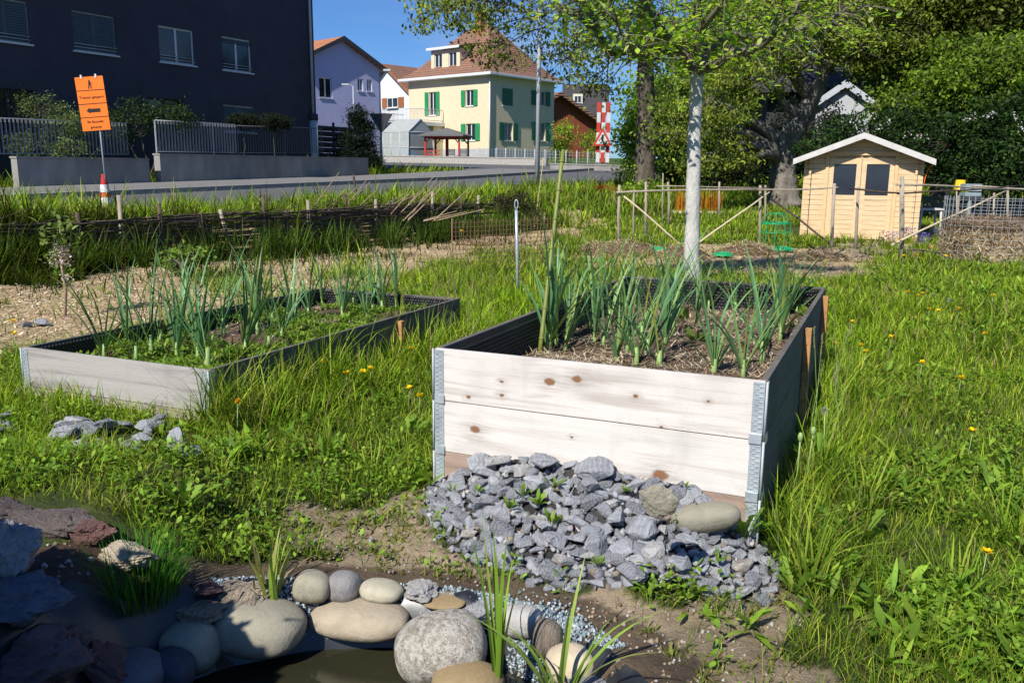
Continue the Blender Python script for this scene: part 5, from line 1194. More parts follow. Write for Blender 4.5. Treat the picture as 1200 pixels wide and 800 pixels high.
def rail(a,b_,r,m=M_pole,nm='rail'): mb=MB(); A,B_=Vector(a)-o,Vector(b_)-o; mid=(A+B_)/2+Vector((0,0,rnd.uniform(-.02,.02))); mb.tube([A,A.lerp(mid,.5)+Vector((0,0,.006)),mid,mid.lerp(B_,.5)-Vector((0,0,.006)),B_],[r,r*.95,r*.9,r*.85,r*.7],7); mb.build(nm,m,t)
dd=lambda i:PP[i][0].y
rail(W(722,225.5,dd(0)-.06),W(902,221.5,dd(7)-.06),.018); rail(W(880,223,dd(7)+.05),W(982,219.5,dd(10)+.05),.015); rail(W(996,221,dd(11)-.05),W(1064,226,dd(12)-.05),.016,M_wattle); rail(W(1052,227,dd(12)+.06),W(1200,217,15.5),.014,M_wattle)
rail(W(1050,216.5,dd(12)-.07),W(1172,222,dd(14)-.05),.016); rail(W(1060,207+9,dd(12)+.2),W(1215,223,16),.013); rail(W(770,218,17),W(900,220,18),.014); rail(W(1140,218,15.6),W(1225,222,15.6),.018)
M_pale=simple('peeled_pole',(.62,.52,.36),(.48,.39,.25),20,.7)
rail(W(731,230,dd(0)-.09),W(798,287,dd(0)-.4),.016,M_pale,'brace'); rail(W(818,285,dd(7)-.5),W(902,225,dd(7)-.09),.017,M_pale,'brace'); rail(W(1045,287,dd(12)-.2),W(1178,224,dd(14)-.1),.017,M_pale,'brace'); rail(W(905,234,16.2),W(972,285,dd(10)-.05),.02,M_wattle,'brace')
rail(W(1063,293,dd(12)-.25),W(1100,296,dd(12)-.3),.014,M_wattle)
# green plastic collars and net cone
def collar(px,py,w_,lab):
    b_=gnd(px,py+5); r=w_/2*b_.y/1010; c=thing('plant_collar',lab,'plant collar',(b_.x,b_.y,b_.z+.05)); mb=MB(); k=1.0
    mb.lathe([(r*.42,-.02),(r*.5,r*.35),(r*.62,r*.5),(r,r*.28),(r*1.03,r*.22),(r*.6,r*.42)],22); mb.build('collar_ring',M_greenp,c)
collar(769,291,24,'green plastic slug collar in the straw left of the white trunk'); collar(847,297,25,'green plastic slug collar just right of the white trunk'); collar(917,291,27,'green plastic slug collar below the green net cone'); collar(702,302,17,'small green plastic slug collar half hidden behind the tall bed')
b_=gnd(918,292); c=thing('net_cloche','green wire net cloche standing in the vegetable plot before the shed','cloche',b_+Vector((0,.5,0))); mb=MB(); hh=.62; r=.26
for k in range(10): a_=k*math.pi/5; mb.tube([(r*math.cos(a_),r*math.sin(a_),-.03),(r*math.cos(a_),r*math.sin(a_),hh*.75),(r*.6*math.cos(a_),r*.6*math.sin(a_),hh)],.005,4,cap=False)
for z in (.3,.45,hh*.75,hh): rr_=r if z<hh*.76 else r*.6; mb.tube([(rr_*math.cos(q),rr_*math.sin(q),z) for q in np.linspace(0,2*math.pi,18)],.006,4,cap=False)
mb.build('net_frame',M_greenp,c)
# orange stems in a bed
b_=gnd(818,250); N=240; x=rs.uniform(-.62,.62,N); x=x[(np.abs(x+.05)>.1)]; N=len(x); base=np.stack([x,rs.uniform(-.15,.15,N),np.zeros(N)],-1)
V,F_,T,I_=ribbons(base,rs.uniform(0,6.28,N),rs.uniform(.55,.8,N),rs.uniform(.010,.017,N),rs.uniform(0,.12,N),rs.uniform(-.1,.15,N),S=3,K=2,prof='grass',twist=rs.uniform(0,3,N))
t=thing('orange_stems','bed of upright orange yellow stems behind the pole fence','plant',b_); np_mesh('stems',V,F_,M_leaf,t,pick(N,[(.6,.25,.02),(.7,.34,.03),(.45,.16,.02)])[I_])
mb=MB(); mb.box(-.7,.7,-.22,-.16,-.1,.12,.01); mb.box(-.7,.7,.16,.22,-.1,.12,.01); mb.box(-.7,-.64,-.158,.158,-.1,.12,.01); mb.box(.64,.7,-.158,.158,-.1,.12,.01); mb.build('bed_frame',M_pale,t)
# red leaved clumps and pale rags
tuft('red_clump','low reddish brown leafy clump in the grass left of the pole fence','plant',gnd(706,226),120,(.2,.42),(.03,.05),.35,(.1,1.0),(.1,.6),[(.30,.07,.02),(.38,.13,.03),(.16,.12,.03)],S=3,prof='leaf')
tuft('red_clump','small reddish stemmed plant on the wattle bank behind the low bed','plant',gnd(318,278),50,(.1,.25),(.015,.03),.12,(.1,.9),(.1,.6),[(.25,.09,.07),(.3,.14,.1)],S=3,prof='leaf')
# compost heap
CX=W(1160,300,12.6); cb=Vector((CX.x,CX.y,Hf(CX.x,CX.y))); t=thing('compost_heap','round straw compost heap held in a ring of wire mesh at the right edge','compost heap',cb)
a,b2=64,22; R0=.62; hh=.62; vs=[];cl_=[]
for j in range(b2+1):
    f=j/b2
    for i in range(a):
        q=2*math.pi*i/a
        if f<.7: r=R0*(1+.04*math.sin(3*q)); z=hh*f/.7
        else: g=(f-.7)/.3; r=R0*(1-g)*.98+.001; z=hh+.06*math.sin(g*1.57)
        nn=mnoise.noise(Vector((r*math.cos(q)*4,r*math.sin(q)*4,z*4)))*.05+mnoise.noise(Vector((r*math.cos(q)*14,r*math.sin(q)*14,z*14)))*.03
        vs.append(((r+nn)*math.cos(q),(r+nn)*math.sin(q),z+nn-.03)); k=.7+.6*rnd.random(); base_=(.42,.31,.18) if z>.3 else (.5,.39,.22); base_=(.2,.13,.08) if (z>.52) else base_; cl_.append([v_*k for v_ in base_])
fs=[(j*a+i,j*a+(i+1)%a,(j+1)*a+(i+1)%a,(j+1)*a+i) for j in range(b2) for i in range(a)]
np_mesh('straw_heap',vs,fs,M_ground,t,np.array(cl_),True)
N=5200; q=rs.uniform(0,6.28,N); zz=rs.uniform(0,hh+.05,N); rr_=np.where(zz<hh*.97,R0+rs.uniform(-.01,.055,N),R0*np.sqrt(rs.rand(N))); P=np.stack([rr_*np.cos(q),rr_*np.sin(q),zz],-1)
V,F_,T,I_=ribbons(P,rs.uniform(0,6.28,N),rs.uniform(.06,.17,N),rs.uniform(.007,.013,N),rs.uniform(.8,2.3,N),rs.uniform(-.6,.6,N),S=2,twist=rs.uniform(-1,1,N)); cols_=pick(N,[(.62,.48,.27),(.48,.36,.2),(.72,.6,.36),(.3,.2,.11)]); cols_=np.where((zz>.5)[:,None],cols_*.5,cols_)
tag(np_mesh('straw',V,F_,M_straw,t,cols_[I_]),kind='stuff')
mb=MB(); R1=R0+.05
for i in range(46): q_=2*math.pi*i/46; mb.tube([(R1*math.cos(q_),R1*math.sin(q_),-.05),(R1*math.cos(q_),R1*math.sin(q_),.95)],.003,3,cap=False)
for j in range(11): mb.tube([(R1*math.cos(w_),R1*math.sin(w_),j*.09) for w_ in np.linspace(0,2*math.pi,40)],.003,3,cap=False)
mb.build('wire_ring',M_steel,t)
# bucket, crate, bench, pale stones, low wall at the right
b_=at(1127,19); b_.z=W(1127,224,19).z; mb=MB(); t=thing('yellow_bucket','yellow plastic bucket upside down beyond the compost heap','bucket',b_); t.scale=(.72,.72,.8); mb.lathe([(.17,0),(.175,.02),(.165,.03),(.13,.30),(.0,.30)],18); mb.build('bucket_body',simple('yellow_plastic',(.75,.5,.02),(.62,.4,.015),10,.4),t)
mb=MB(); mb.tube([(.17*math.cos(q),-.17*abs(math.sin(q))-.01,.04+.1*abs(math.sin(q))) for q in np.linspace(0,math.pi,10)],.006,5); mb.build('handle',M_steel,t)
mb=MB(); mb.box(-.035,.035,-.035,.035,-.95,-.003,.01); mb.build('stand_post',M_pole,t)
b_=at(1140,18.6); b_.z=W(1140,229,18.6).z; t=thing('grey_crate','pale blue grey plastic crate beside the yellow bucket','crate',b_); mb=MB()
for z in (0,.09,.18): mb.box(-.17,.17,-.12,-.105,z,z+.06); mb.box(-.17,.17,.105,.12,z,z+.06); mb.box(-.17,-.155,-.104,.104,z,z+.06); mb.box(.155,.17,-.104,.104,z,z+.06)
mb.box(-.165,.165,-.115,.115,-.02,-.001); mb.box(-.03,.03,-.03,.03,-.9,-.021); mb.build('crate_body',simple('crate_plastic',(.3,.38,.4),(.24,.3,.33),6,.6),t)
b_=at(1093,17.2); b_.z=W(1093,268,17.2).z; t=thing('grey_bench','small weathered grey bench table right of the shed','bench',b_); hh=W(1093,244,17.2).z-b_.z
mb=MB(); mb.box(-.24,.24,-.16,.16,hh-.035,hh,.008); mb.build('seat',M_barge,t)
for sx in (-.2,.2):
    for sy in (-.12,.12): mb=MB(); mb.tube([(sx*1.05,sy,-.1),(sx*.95,sy,hh-.037)],.022,6); mb.build('leg',M_barge,t)
lowwall('low_wall','low grey concrete wall in shade under the rhododendrons',at(1085,22.8)+Vector((0,0,.1)),at(1260,21.0)+Vector((0,0,.1)),.42,.25,M_conc)
# ------------------------------------------------------------------ stones
def rockmesh(seed,kind):
    r_=np.random.RandomState(seed); bm=bmesh.new()
    if kind=='shard':
        sc=np.array([1,r_.uniform(.6,.95),r_.uniform(.4,.8)]); P=unit(r_.normal(size=(13,3)))*r_.uniform(.8,1,(13,1))*sc*.5
        vs=[bm.verts.new(p) for p in P]; res=bmesh.ops.convex_hull(bm,input=vs); bmesh.ops.delete(bm,geom=[g for g in res['geom_interior'] if isinstance(g,bmesh.types.BMVert)],context='VERTS')
        bmesh.ops.bevel(bm,geom=bm.edges[:],offset=.025,segments=1,affect='EDGES')
        bmesh.ops.triangulate(bm,faces=bm.faces[:]); bmesh.ops.subdivide_edges(bm,edges=[e for e in bm.edges if e.calc_length()>.12],cuts=1)
        for v in bm.verts: v.co+=Vector((r_.normal(),r_.normal(),r_.normal()))*.012
    elif kind=='river':
        bmesh.ops.create_icosphere(bm,subdivisions=4,radius=.5); e=r_.uniform(.75,.92)
        for v in bm.verts:
            c=v.co.copy(); c=Vector([math.copysign(abs(q*2)**e,q)*.5 for q in c]); nn=mnoise.noise(c*1.6+Vector((seed,0,0)))*.11+mnoise.noise(c*4+Vector((0,seed,0)))*.018; v.co=c*(1+nn)
    elif kind=='slab':
        bmesh.ops.create_icosphere(bm,subdivisions=5,radius=.5)
        pl=[(unit(r_.normal(size=3)),r_.uniform(.26,.44)) for _ in range(11)]
        for v in bm.verts:
            c=np.array(v.co)
            for n_,d_ in pl:
                k_=c@n_-d_
                if k_>0: c=c-n_*k_
            c=Vector(c); c=c*(1+mnoise.fractal(c*3.4+Vector((seed,0,0)),.6,2.2,5)*.24+mnoise.noise(Vector((c.x*4,c.y*4,c.z*17)))*.05); v.co=c
    me=bpy.data.meshes.new('stone'); bm.to_mesh(me); bm.free()
    if kind=='river': me.polygons.foreach_set('use_smooth',[True]*len(me.polygons))
    return me
def stonemat(name,c1,c2,scale=9,spots=None,vein=None,rough=.85,bump=.5,bscale=30):
    m,nt,b=new_mat(name); n=NB(nt); v0=n.coord(); v=n.coord((1,.8,.45)) if name!='grey_limestone' else v0; info=n.node('ShaderNodeObjectInfo')
    f=n.noise(v,scale,8,.65,.4); col=n.ramp(f,[(.3,c2),(.68,c1)])
    col=n.mix(1.,col,n.ramp(info.outputs['Random'],[(0,(.58,.58,.60)),(.5,(.92,.92,.94)),(.9,(1.25,1.24,1.22)),(1,(1.25,1.1,.9))]),'MULTIPLY')
    if vein: 
        w_=n.node('ShaderNodeTexWave'); w_.inputs['Scale'].default_value=3; w_.inputs['Distortion'].default_value=7; w_.inputs['Detail'].default_value=4; n.link(v,w_.inputs[0]); col=n.mix(n.rng(w_.outputs['Fac'],.9,1.,0,.6),col,vein)
    if spots:
        g=n.noise(v,13,6,.7); col=n.mix(n.rng(g,.47,.53,0,1),col,spots[0]); g2=n.noise(n.coord((1.3,1.3,1.3)),30,3,.5); col=n.mix(n.rng(g2,.60,.66,0,.8),col,spots[1])
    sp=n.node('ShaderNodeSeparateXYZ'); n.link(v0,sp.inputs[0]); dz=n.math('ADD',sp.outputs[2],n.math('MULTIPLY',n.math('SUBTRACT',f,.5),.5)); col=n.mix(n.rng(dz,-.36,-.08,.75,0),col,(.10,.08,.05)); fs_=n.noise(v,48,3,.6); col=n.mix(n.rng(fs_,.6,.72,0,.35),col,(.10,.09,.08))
    n.link(col,b.inputs['Base Color']); b.inputs['Roughness'].default_value=rough; b.inputs['Specular IOR Level'].default_value=.3; n.bump(n.noise(v,bscale,8,.7),b,bump,.06); return m
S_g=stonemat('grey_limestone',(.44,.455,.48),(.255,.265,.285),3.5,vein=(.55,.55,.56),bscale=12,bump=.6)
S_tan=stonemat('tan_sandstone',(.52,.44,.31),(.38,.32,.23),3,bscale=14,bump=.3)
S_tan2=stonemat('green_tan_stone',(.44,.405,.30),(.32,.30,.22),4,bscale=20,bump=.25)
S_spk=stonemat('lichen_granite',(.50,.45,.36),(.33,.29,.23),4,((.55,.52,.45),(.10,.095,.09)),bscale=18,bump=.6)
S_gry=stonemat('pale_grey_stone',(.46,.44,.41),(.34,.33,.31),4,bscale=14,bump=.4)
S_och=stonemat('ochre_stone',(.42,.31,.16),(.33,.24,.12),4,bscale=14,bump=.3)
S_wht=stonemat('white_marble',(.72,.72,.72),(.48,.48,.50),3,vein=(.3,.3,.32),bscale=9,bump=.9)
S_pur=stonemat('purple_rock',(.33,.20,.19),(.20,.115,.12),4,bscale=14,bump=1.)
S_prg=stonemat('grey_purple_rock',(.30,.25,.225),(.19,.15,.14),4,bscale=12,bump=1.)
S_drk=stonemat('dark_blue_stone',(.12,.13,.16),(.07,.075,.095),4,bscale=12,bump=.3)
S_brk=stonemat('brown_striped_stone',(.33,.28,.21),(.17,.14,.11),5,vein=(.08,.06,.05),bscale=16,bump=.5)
def stone(me,loc,size,rot,mat,name,label,group=None,cat='stone'):
    o=bpy.data.objects.new(name,me if mat is None else me); COL.objects.link(o); o.location=loc; o.scale=size; o.rotation_euler=rot
    if mat and not me.materials: me.materials.append(mat)
    return tag(o,label,cat,group)
def big(px,py,wp,hp,mat,label,seed,kind='river',rot=0,depth=.8,sink=.28,zoff=0,tilt=0,zr=None,dx=None,hm=1.0):
    me=rockmesh(seed,kind); me.materials.append(mat)
    p=G2(px,py+hp*.38) if zr is None else PZ(px,py+hp*.38,zr); L=(p-Vector((0,0,CAMZ))).length
    w_=wp*L/F_PX/math.cos(.1)*1.0; h_=hp*L/F_PX; d_=w_*depth
    # apparent height mixes real height and depth at this viewing angle
    el=math.atan2(CAMZ-p.z,p.y); hr=max((h_**2-(d_*math.sin(el))**2),(.35*h_)**2)**.5/math.cos(el)
    f=.93 if kind=='river' else 1.08
    hr*=(1.08 if kind=='river' else .85)*hm
    g=W(px,py,p.y); zc=g.z
    p2=Vector((g.x,p.y,zc)); 
    return stone(me,(p2.x,p2.y,zc+zoff),(w_*f,d_*f,hr*f),(tilt*.6,rnd.uniform(-.1,.1)-rot,R(-10)),mat,'river_stone' if kind=='river' else 'rock',label)
big(303,732,108,64,S_tan2,'large rounded tan boulder at the left end of the pond edge',1,rot=R(-12))
big(420,724,124,46,S_tan,'long flat tan boulder in the middle of the pond edge',2,rot=R(3),depth=.55)
big(517,757,106,78,S_spk,'round speckled boulder with grey lichen at the pond corner',3,rot=R(8),depth=.9)
big(550,799,82,52,S_och,'rounded brown boulder cut by the lower picture edge',4,depth=.9)
big(402,687,40,34,S_gry,'small pale grey rounded stone behind the long tan boulder',5,depth=.9)
big(447,692,52,27,S_tan2,'flat tan stone behind the long tan boulder, between two grey ones',6)
big(495,692,44,24,S_gry,'flat pale angular stone behind the speckled boulder',7,kind='slab')
big(520,703,54,20,S_och,'flat ochre stone right behind the speckled boulder',8)
big(366,687,44,34,S_tan2,'brownish stone right of the iris clump in the back row',9)
big(290,694,60,34,S_brk,'striped grey brown stone with curved edge left of the iris clump',10,kind='slab')
big(566,716,54,38,S_wht,'white angular stone behind the tall reed',11,kind='slab')
big(610,727,50,36,S_gry,'grey wedge shaped stone right of the tall reed',12)
big(641,748,38,42,S_brk,'brown rounded stone right of the grey wedge stone',13)
big(668,778,58,44,S_tan,'tan stone in front of the brown one, near the lower edge',14)
big(700,800,70,20,S_g,'flat slate coloured slab at the lower edge right of the pond',15,kind='slab')
big(222,757,66,52,S_tan2,'dark rounded stone with a sunlit foot left of the tan boulder',16)
big(240,712,70,32,S_brk,'striped curved stone in the shade left of the pond edge',17,kind='slab')
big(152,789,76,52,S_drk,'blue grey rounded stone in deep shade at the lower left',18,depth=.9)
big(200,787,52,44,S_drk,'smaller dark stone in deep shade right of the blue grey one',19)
big(240,690,40,18,S_pur,'small mauve stone at the edge of the chive clump',20,kind='slab')
big(12,603,62,42,S_prg,'purple grey rock at the left picture edge, topmost of the rockery',21,kind='slab',rot=R(-8))
big(55,611,104,38,S_prg,'long sloping purple grey slab of the rockery',22,kind='slab',rot=R(-14),depth=.45)
big(110,625,42,30,S_pur,'small mauve block behind the chive clump',23,kind='slab')
big(152,652,70,34,S_tan,'flat tan rock behind the chive clump',24,kind='slab',depth=.5)
big(4,652,68,76,S_wht,'big white rugged rock at the left picture edge',25,kind='slab',depth=.9)
big(45,775,150,80,S_pur,'large jagged purple boulder in the lower left corner',26,kind='slab',rot=R(18),depth=.7)
big(120,778,96,40,S_pur,'purple ridge shaped rock leaning toward the pond in the lower left',27,kind='slab',rot=R(-26),depth=.5)
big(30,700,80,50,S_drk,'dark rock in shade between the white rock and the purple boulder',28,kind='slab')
big(828,606,82,34,S_tan2,'large smooth olive grey cobble on top of the rubble pile at the right',30,rot=R(16),depth=.55,zr=.13,hm=1.05)
big(771,591,40,54,S_tan2,'pale angular block leaning on the cobble on top of the rubble pile',31,kind='slab',rot=R(40),depth=.5,zr=.30)
big(622,684,13,13,S_wht,'tiny cream pebble at the front foot of the rubble pile',32)
big(515,600,14,14,S_wht,'tiny white pebble at the left foot of the rubble pile',33)
# rubble pile
shards=[]
for i in range(16): me=rockmesh(200+i,'shard'); me.materials.append(S_g); shards.append(me)
def moundz(u,v):
    x=B1.x+u*math.cos(B1Y)-v*math.sin(B1Y); y=B1.y+u*math.sin(B1Y)+v*math.cos(B1Y); return x,y,Hf(x,y)
foot=wpoly([(498,592),(515,565),(560,556),(600,545),(650,540),(720,540),(760,555),(800,575),(850,600),(880,612),(905,650),(925,690),(905,712),(850,712),(790,708),(735,702),(690,700),(640,700),(600,680),(560,676),(520,655),(497,622)])
placed=[]; cnt=0
grp='small grey stones of the rubble pile'
fp=[]
uu=[loc1(a,b_) for a,b_ in foot]
tries=0
pilepoly=[(-.06,-.03),(.2,-.03),(1.0,-.03),(1.16,-.04),(1.3,-.3),(1.36,-.5),(1.15,-.66),(.85,-.68),(.55,-.68),(.3,-.56),(.08,-.42),(-.12,-.3),(-.12,-.12)]
PPn=np.array([loc1(a_,b_) for a_,b_ in FOOT],dtype=float)
while len(placed)<280 and tries<20000:
    tries+=1; u=rnd.uniform(-.15,1.4); v=rnd.uniform(-.72,-.02)
    _x,_y,_=moundz(u,v)
    if not bool(inpoly(np.array([_x]),np.array([_y]),FOOT)[0]): continue
    prof=float(ss(u,-.12,.42)*(1-ss(u,.92,1.32)))*max(0,1-abs(v)/.50)
    s_=rnd.choice([.045,.055,.065,.07,.08,.09,.105,.125]) *(1.0 if prof>.2 else .8)
    if v<-.6: s_*=.8
    mind=min([math.dist((u,v),q[:2])/(.5*(s_+q[2])) for q in placed] or [9])
    if mind<(.72 if tries<9000 else .56): continue
    if v>-s_*.42: v=-s_*.42
    x,y,z=moundz(u,v); me=shards[rnd.randrange(16)]
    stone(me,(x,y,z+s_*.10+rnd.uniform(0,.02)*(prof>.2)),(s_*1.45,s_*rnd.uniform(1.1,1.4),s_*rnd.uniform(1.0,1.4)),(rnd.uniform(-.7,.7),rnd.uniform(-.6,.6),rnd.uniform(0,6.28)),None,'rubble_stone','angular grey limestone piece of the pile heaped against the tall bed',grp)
    placed.append((u,v,s_))
print('rubble',len(placed),tries)
for i,(px,py,s_,lab) in enumerate([(623,555,.085,'dark upright triangular stone on the crest of the pile, against the brown board'),(702,605,.12,'broad pale faced stone in the middle of the rubble pile'),(690,627,.1,'pale oval stone below the broad pale one in the rubble pile'),(722,652,.085,'bluish white stone near the front of the rubble pile'),(738,690,.085,'blocky grey stone at the front edge of the rubble pile'),(795,690,.08,'pale rectangular stone at the front edge of the pile, right of the blocky one'),(826,642,.12,'smooth flat dark grey stone below the olive cobble'),(695,545,.1,'large angular stone on the crest of the pile, centre'),(742,550,.08,'dark wedge stone on the crest of the pile, right of centre')]):
    p=G(px,py+8); x,y=p.x,p.y; u,v=loc1(x,y); v=min(float(v),-.06); x=B1.x+u*math.cos(B1Y)-v*math.sin(B1Y); y=B1.y+u*math.sin(B1Y)+v*math.cos(B1Y)
    g=W(px,py,y); stone(shards[(i*5)%16],(x,y,max(Hf(x,y)+.05,g.z)),(s_*1.5,s_*1.25,s_*1.2),(rnd.uniform(-.4,.4),rnd.uniform(-.4,.4),rnd.uniform(0,6)),None,'rubble_stone',lab)
N=2400; lo,hi=FOOT.min(0),FOOT.max(0); x=rs.uniform(lo[0]-.04,hi[0]+.04,N); y=rs.uniform(lo[1]-.05,hi[1],N); k=inpoly(x+rs.normal(size=N)*.02,y+rs.normal(size=N)*.02,FOOT)&(loc1(x,y)[1]<-.01); x,y=x[k],y[k]; N=len(x)
oc_=np.array([(1,0,0),(-1,0,0),(0,1,0),(0,-1,0),(0,0,1),(0,0,-1)],dtype=float); of_=[(0,2,4),(2,1,4),(1,3,4),(3,0,4),(2,0,5),(1,2,5),(3,1,5),(0,3,5)]
sz=rs.uniform(.006,.02,(N,1,1)); V=oc_[None]*sz*rs.uniform(.5,1.2,(N,6,1))+rs.normal(size=(N,6,3))*.004; V=V+np.stack([x,y,H(x,y)+.008],-1)[:,None,:]; F_=(np.array(of_)[None]+np.arange(N)[:,None,None]*6).reshape(-1,3)
tag(np_mesh('rubble_grit',V.reshape(-1,3),F_,attrmat('grit',.9,.3,60),None,np.repeat(pick(N,[(.30,.31,.33),(.2,.21,.23),(.38,.38,.38),(.25,.2,.15)]),6,0)),'fine grey limestone grit lying between the rubble stones','grit',kind='stuff')
# slates in the lawn on the left
for i in range(30):
    px=rnd.uniform(62,225); py=rnd.uniform(503,540)
    if i<6: px,py=[(82,510),(100,516),(128,512),(168,527),(208,531),(72,522)][i]
    if i>=26: px,py=rnd.uniform(-5,12),rnd.uniform(500,520)
    p=G(px,py); s_=rnd.uniform(.06,.12)*(1.5 if i<6 else 1.05)
    stone(shards[rnd.randrange(16)],(p.x,p.y,Hf(p.x,p.y)+s_*.3+.01),(s_*1.3,s_*1.1,s_*.7),(rnd.uniform(-.4,.4),rnd.uniform(-.4,.4),rnd.uniform(0,6)),None,'slate_piece','flat grey slate piece lying in the grass before the low bed','slate pieces in the grass')
for i,(px,py,s_) in enumerate([(47,382,.14),(30,384,.1),(490,277,.2),(478,275,.16)]):
    p=G(px,py); stone(shards[i],(p.x,p.y,Hf(p.x,p.y)+s_*.2),(s_*1.3,s_,s_*.8),(.2,.1,i),None,'path_stone','grey stone lying on the wood chip path' ,'stones on the wood chip path')
# pond water and liner
U,Vv=np.meshgrid(np.linspace(-1,1,60),np.linspace(-1,1,60)); 
mb=MB(); mb.lathe([(0,0),(1.2,0)],40,False); w_=mb.build('pond_water',None or simple('pond_water',(.035,.034,.018),(.022,.022,.012),2,.03,.06,.01,spec=.8)); w_.location=(PC[0],PC[1],-.13); w_.scale=(PR[0]*.95,PR[1]*.97,1); tag(w_,kind='structure')
a,b2=90,16; vs=[]
for j in range(b2):
    k=.70+.36*j/(b2-1)
    for i in range(a):
        q=2*math.pi*i/a; kk=k+.03*math.sin(7*q+j*.4)+.02*math.sin(17*q); x=PC[0]+PR[0]*kk*math.cos(q); y=PC[1]+PR[1]*kk*math.sin(q); vs.append((x,y,Hf(x,y)+.012+.012*math.sin(23*q+2*math.sin(5*q))*(j>3)))
fs=[(j*a+i,j*a+(i+1)%a,(j+1)*a+(i+1)%a,(j+1)*a+i) for j in range(b2-1) for i in range(a)]
o=np_mesh('pond_liner',vs,fs,M_black,None,None,True); tag(o,'black crumpled liner sheet lining the edge of the small pond','pond liner')
# blue grey gravel
N=5200; q=rs.uniform(.5,2.15,N); k=rs.uniform(.93,1.16,N); x=PC[0]+PR[0]*k*np.cos(q)*1.0; y=PC[1]+PR[1]*k*np.sin(q); ex=rs.rand(N)<.35
p1=G(620,740); x=np.where(ex,p1.x+rs.normal(size=N)*.07,x); y=np.where(ex,p1.y+rs.normal(size=N)*.07,y)
z=H(x,y)+.006; oc=np.array([(1,0,0),(-1,0,0),(0,1,0),(0,-1,0),(0,0,1),(0,0,-1)],dtype=float); of=[(0,2,4),(2,1,4),(1,3,4),(3,0,4),(2,0,5),(1,2,5),(3,1,5),(0,3,5)]
sz=rs.uniform(.003,.008,(N,1,1)); V=oc[None]*sz*rs.uniform(.5,1.2,(N,6,1))+rs.normal(size=(N,6,3))*.0015; an=rs.uniform(0,6.28,N); ca,sa=np.cos(an)[:,None],np.sin(an)[:,None]; V=np.stack([V[:,:,0]*ca-V[:,:,1]*sa,V[:,:,0]*sa+V[:,:,1]*ca,V[:,:,2]],-1)+np.stack([x,y,z],-1)[:,None,:]
F_=(np.array(of)[None]+np.arange(N)[:,None,None]*6).reshape(-1,3)
tag(np_mesh('gravel',V.reshape(-1,3),F_,attrmat('gravel',.8,.2,60),None,np.repeat(pick(N,[(.35,.42,.44),(.26,.33,.35),(.45,.5,.5),(.2,.25,.28)]),6,0)),'fine blue grey gravel scattered between the pond stones','gravel',kind='stuff')
# small stones and crumbs on bare soil
N=11000; x=rs.uniform(-2.2,2.0,N); y=rs.uniform(1.6,3.4,N); k=inpoly(x,y,SO1)|(inpoly(x,y,SO3)&(np.sqrt(((x-PC[0])/PR[0])**2+((y-PC[1])/PR[1])**2)>1.1)); x,y=x[k],y[k]; N=len(x); z=H(x,y)+.002
sz=rs.uniform(.0015,.007,(N,1,1))*(1+rs.rand(N,1,1)**6*1.6); V=oc[None]*sz*rs.uniform(.5,1.2,(N,6,1)); V=V+np.stack([x,y,z],-1)[:,None,:]; F_=(np.array(of)[None]+np.arange(N)[:,None,None]*6).reshape(-1,3)
tag(np_mesh('soil_crumbs',V.reshape(-1,3),F_,bpy.data.materials['gravel'],None,np.repeat(pick(N,[(.27,.2,.13),(.2,.14,.09),(.35,.28,.2),(.42,.4,.38)]),6,0)),'crumbs of soil and grit on the bare patch before the rubble pile','soil crumbs',kind='stuff')
# ------------------------------------------------------------------ grass and ground cover
pondr=lambda x,y: np.sqrt(((x-PC[0])/PR[0])**2+((y-PC[1])/PR[1])**2)
ROCK=wpoly([(-40,585),(90,590),(175,640),(250,680),(300,690),(300,760),(240,800),(-60,900),(-200,760)])
SLT=wpoly([(60,500),(130,498),(175,512),(228,518),(226,540),(160,538),(110,528),(60,528)])
PADJ=wpoly([(520,640),(560,676),(640,700),(735,705),(850,715),(915,712),(925,690)])
def heights(x,y):
    """wanted sward height at a point, 0 = bare"""
    s,t=ST(x,y)
    h=.045+.05*vn(x,y,1.7,5)+.04*vn(x,y,5.3,8)
    h=h*(.75+.5*ss(y,3,8))
    u,v=loc1(x,y); 
    d1=np.maximum(np.maximum(-u,u-B1W),np.maximum(-v,v-B1D)); u2,v2=loc1(x,y,B2,B2Y); d2=np.maximum(np.maximum(-u2,u2-B2W),np.maximum(-v2,v2-B2D))
    right1=(u>B1W)&(v>-.1); h=h+.13*(1-ss(d1,.05,.42))*right1*(.5+.8*vn(x,y,4,2))
    left1=(u<0)&(v>-.1); h=h+.06*(1-ss(d1,.05,.4))*left1
    right2=(u2>B2W)&(v2>-.1); h=h+.15*(1-ss(d2,.1,.5))*right2*(.5+.8*vn(x,y,4,7))
    front2=(v2<0); h=h+.05*(1-ss(d2,.02,.25))*front2
    h=h+.05*ss(y,6.2,8.5)*(x<1.6)*(.2+1.2*vn(x,y,1.1,17))
    bank=ss(t,-1.0,-.5)*(1-ss(t,.0,.4))*(y>6); h=h+bank*(.14+.2*vn(x,y,1.3,23)); h=h+.16*ss(t,0,.5)*(y<40)*(x<8)*vn(x,y,1.9,29)**1.5*2
    h=h+.05*ss(y,10,16)*(t<-1)*(vn(x,y,.8,3))*(1-.75*ss(x,5.5,7))
    far=ss(y,26,40); h=h+far*.05
    return h
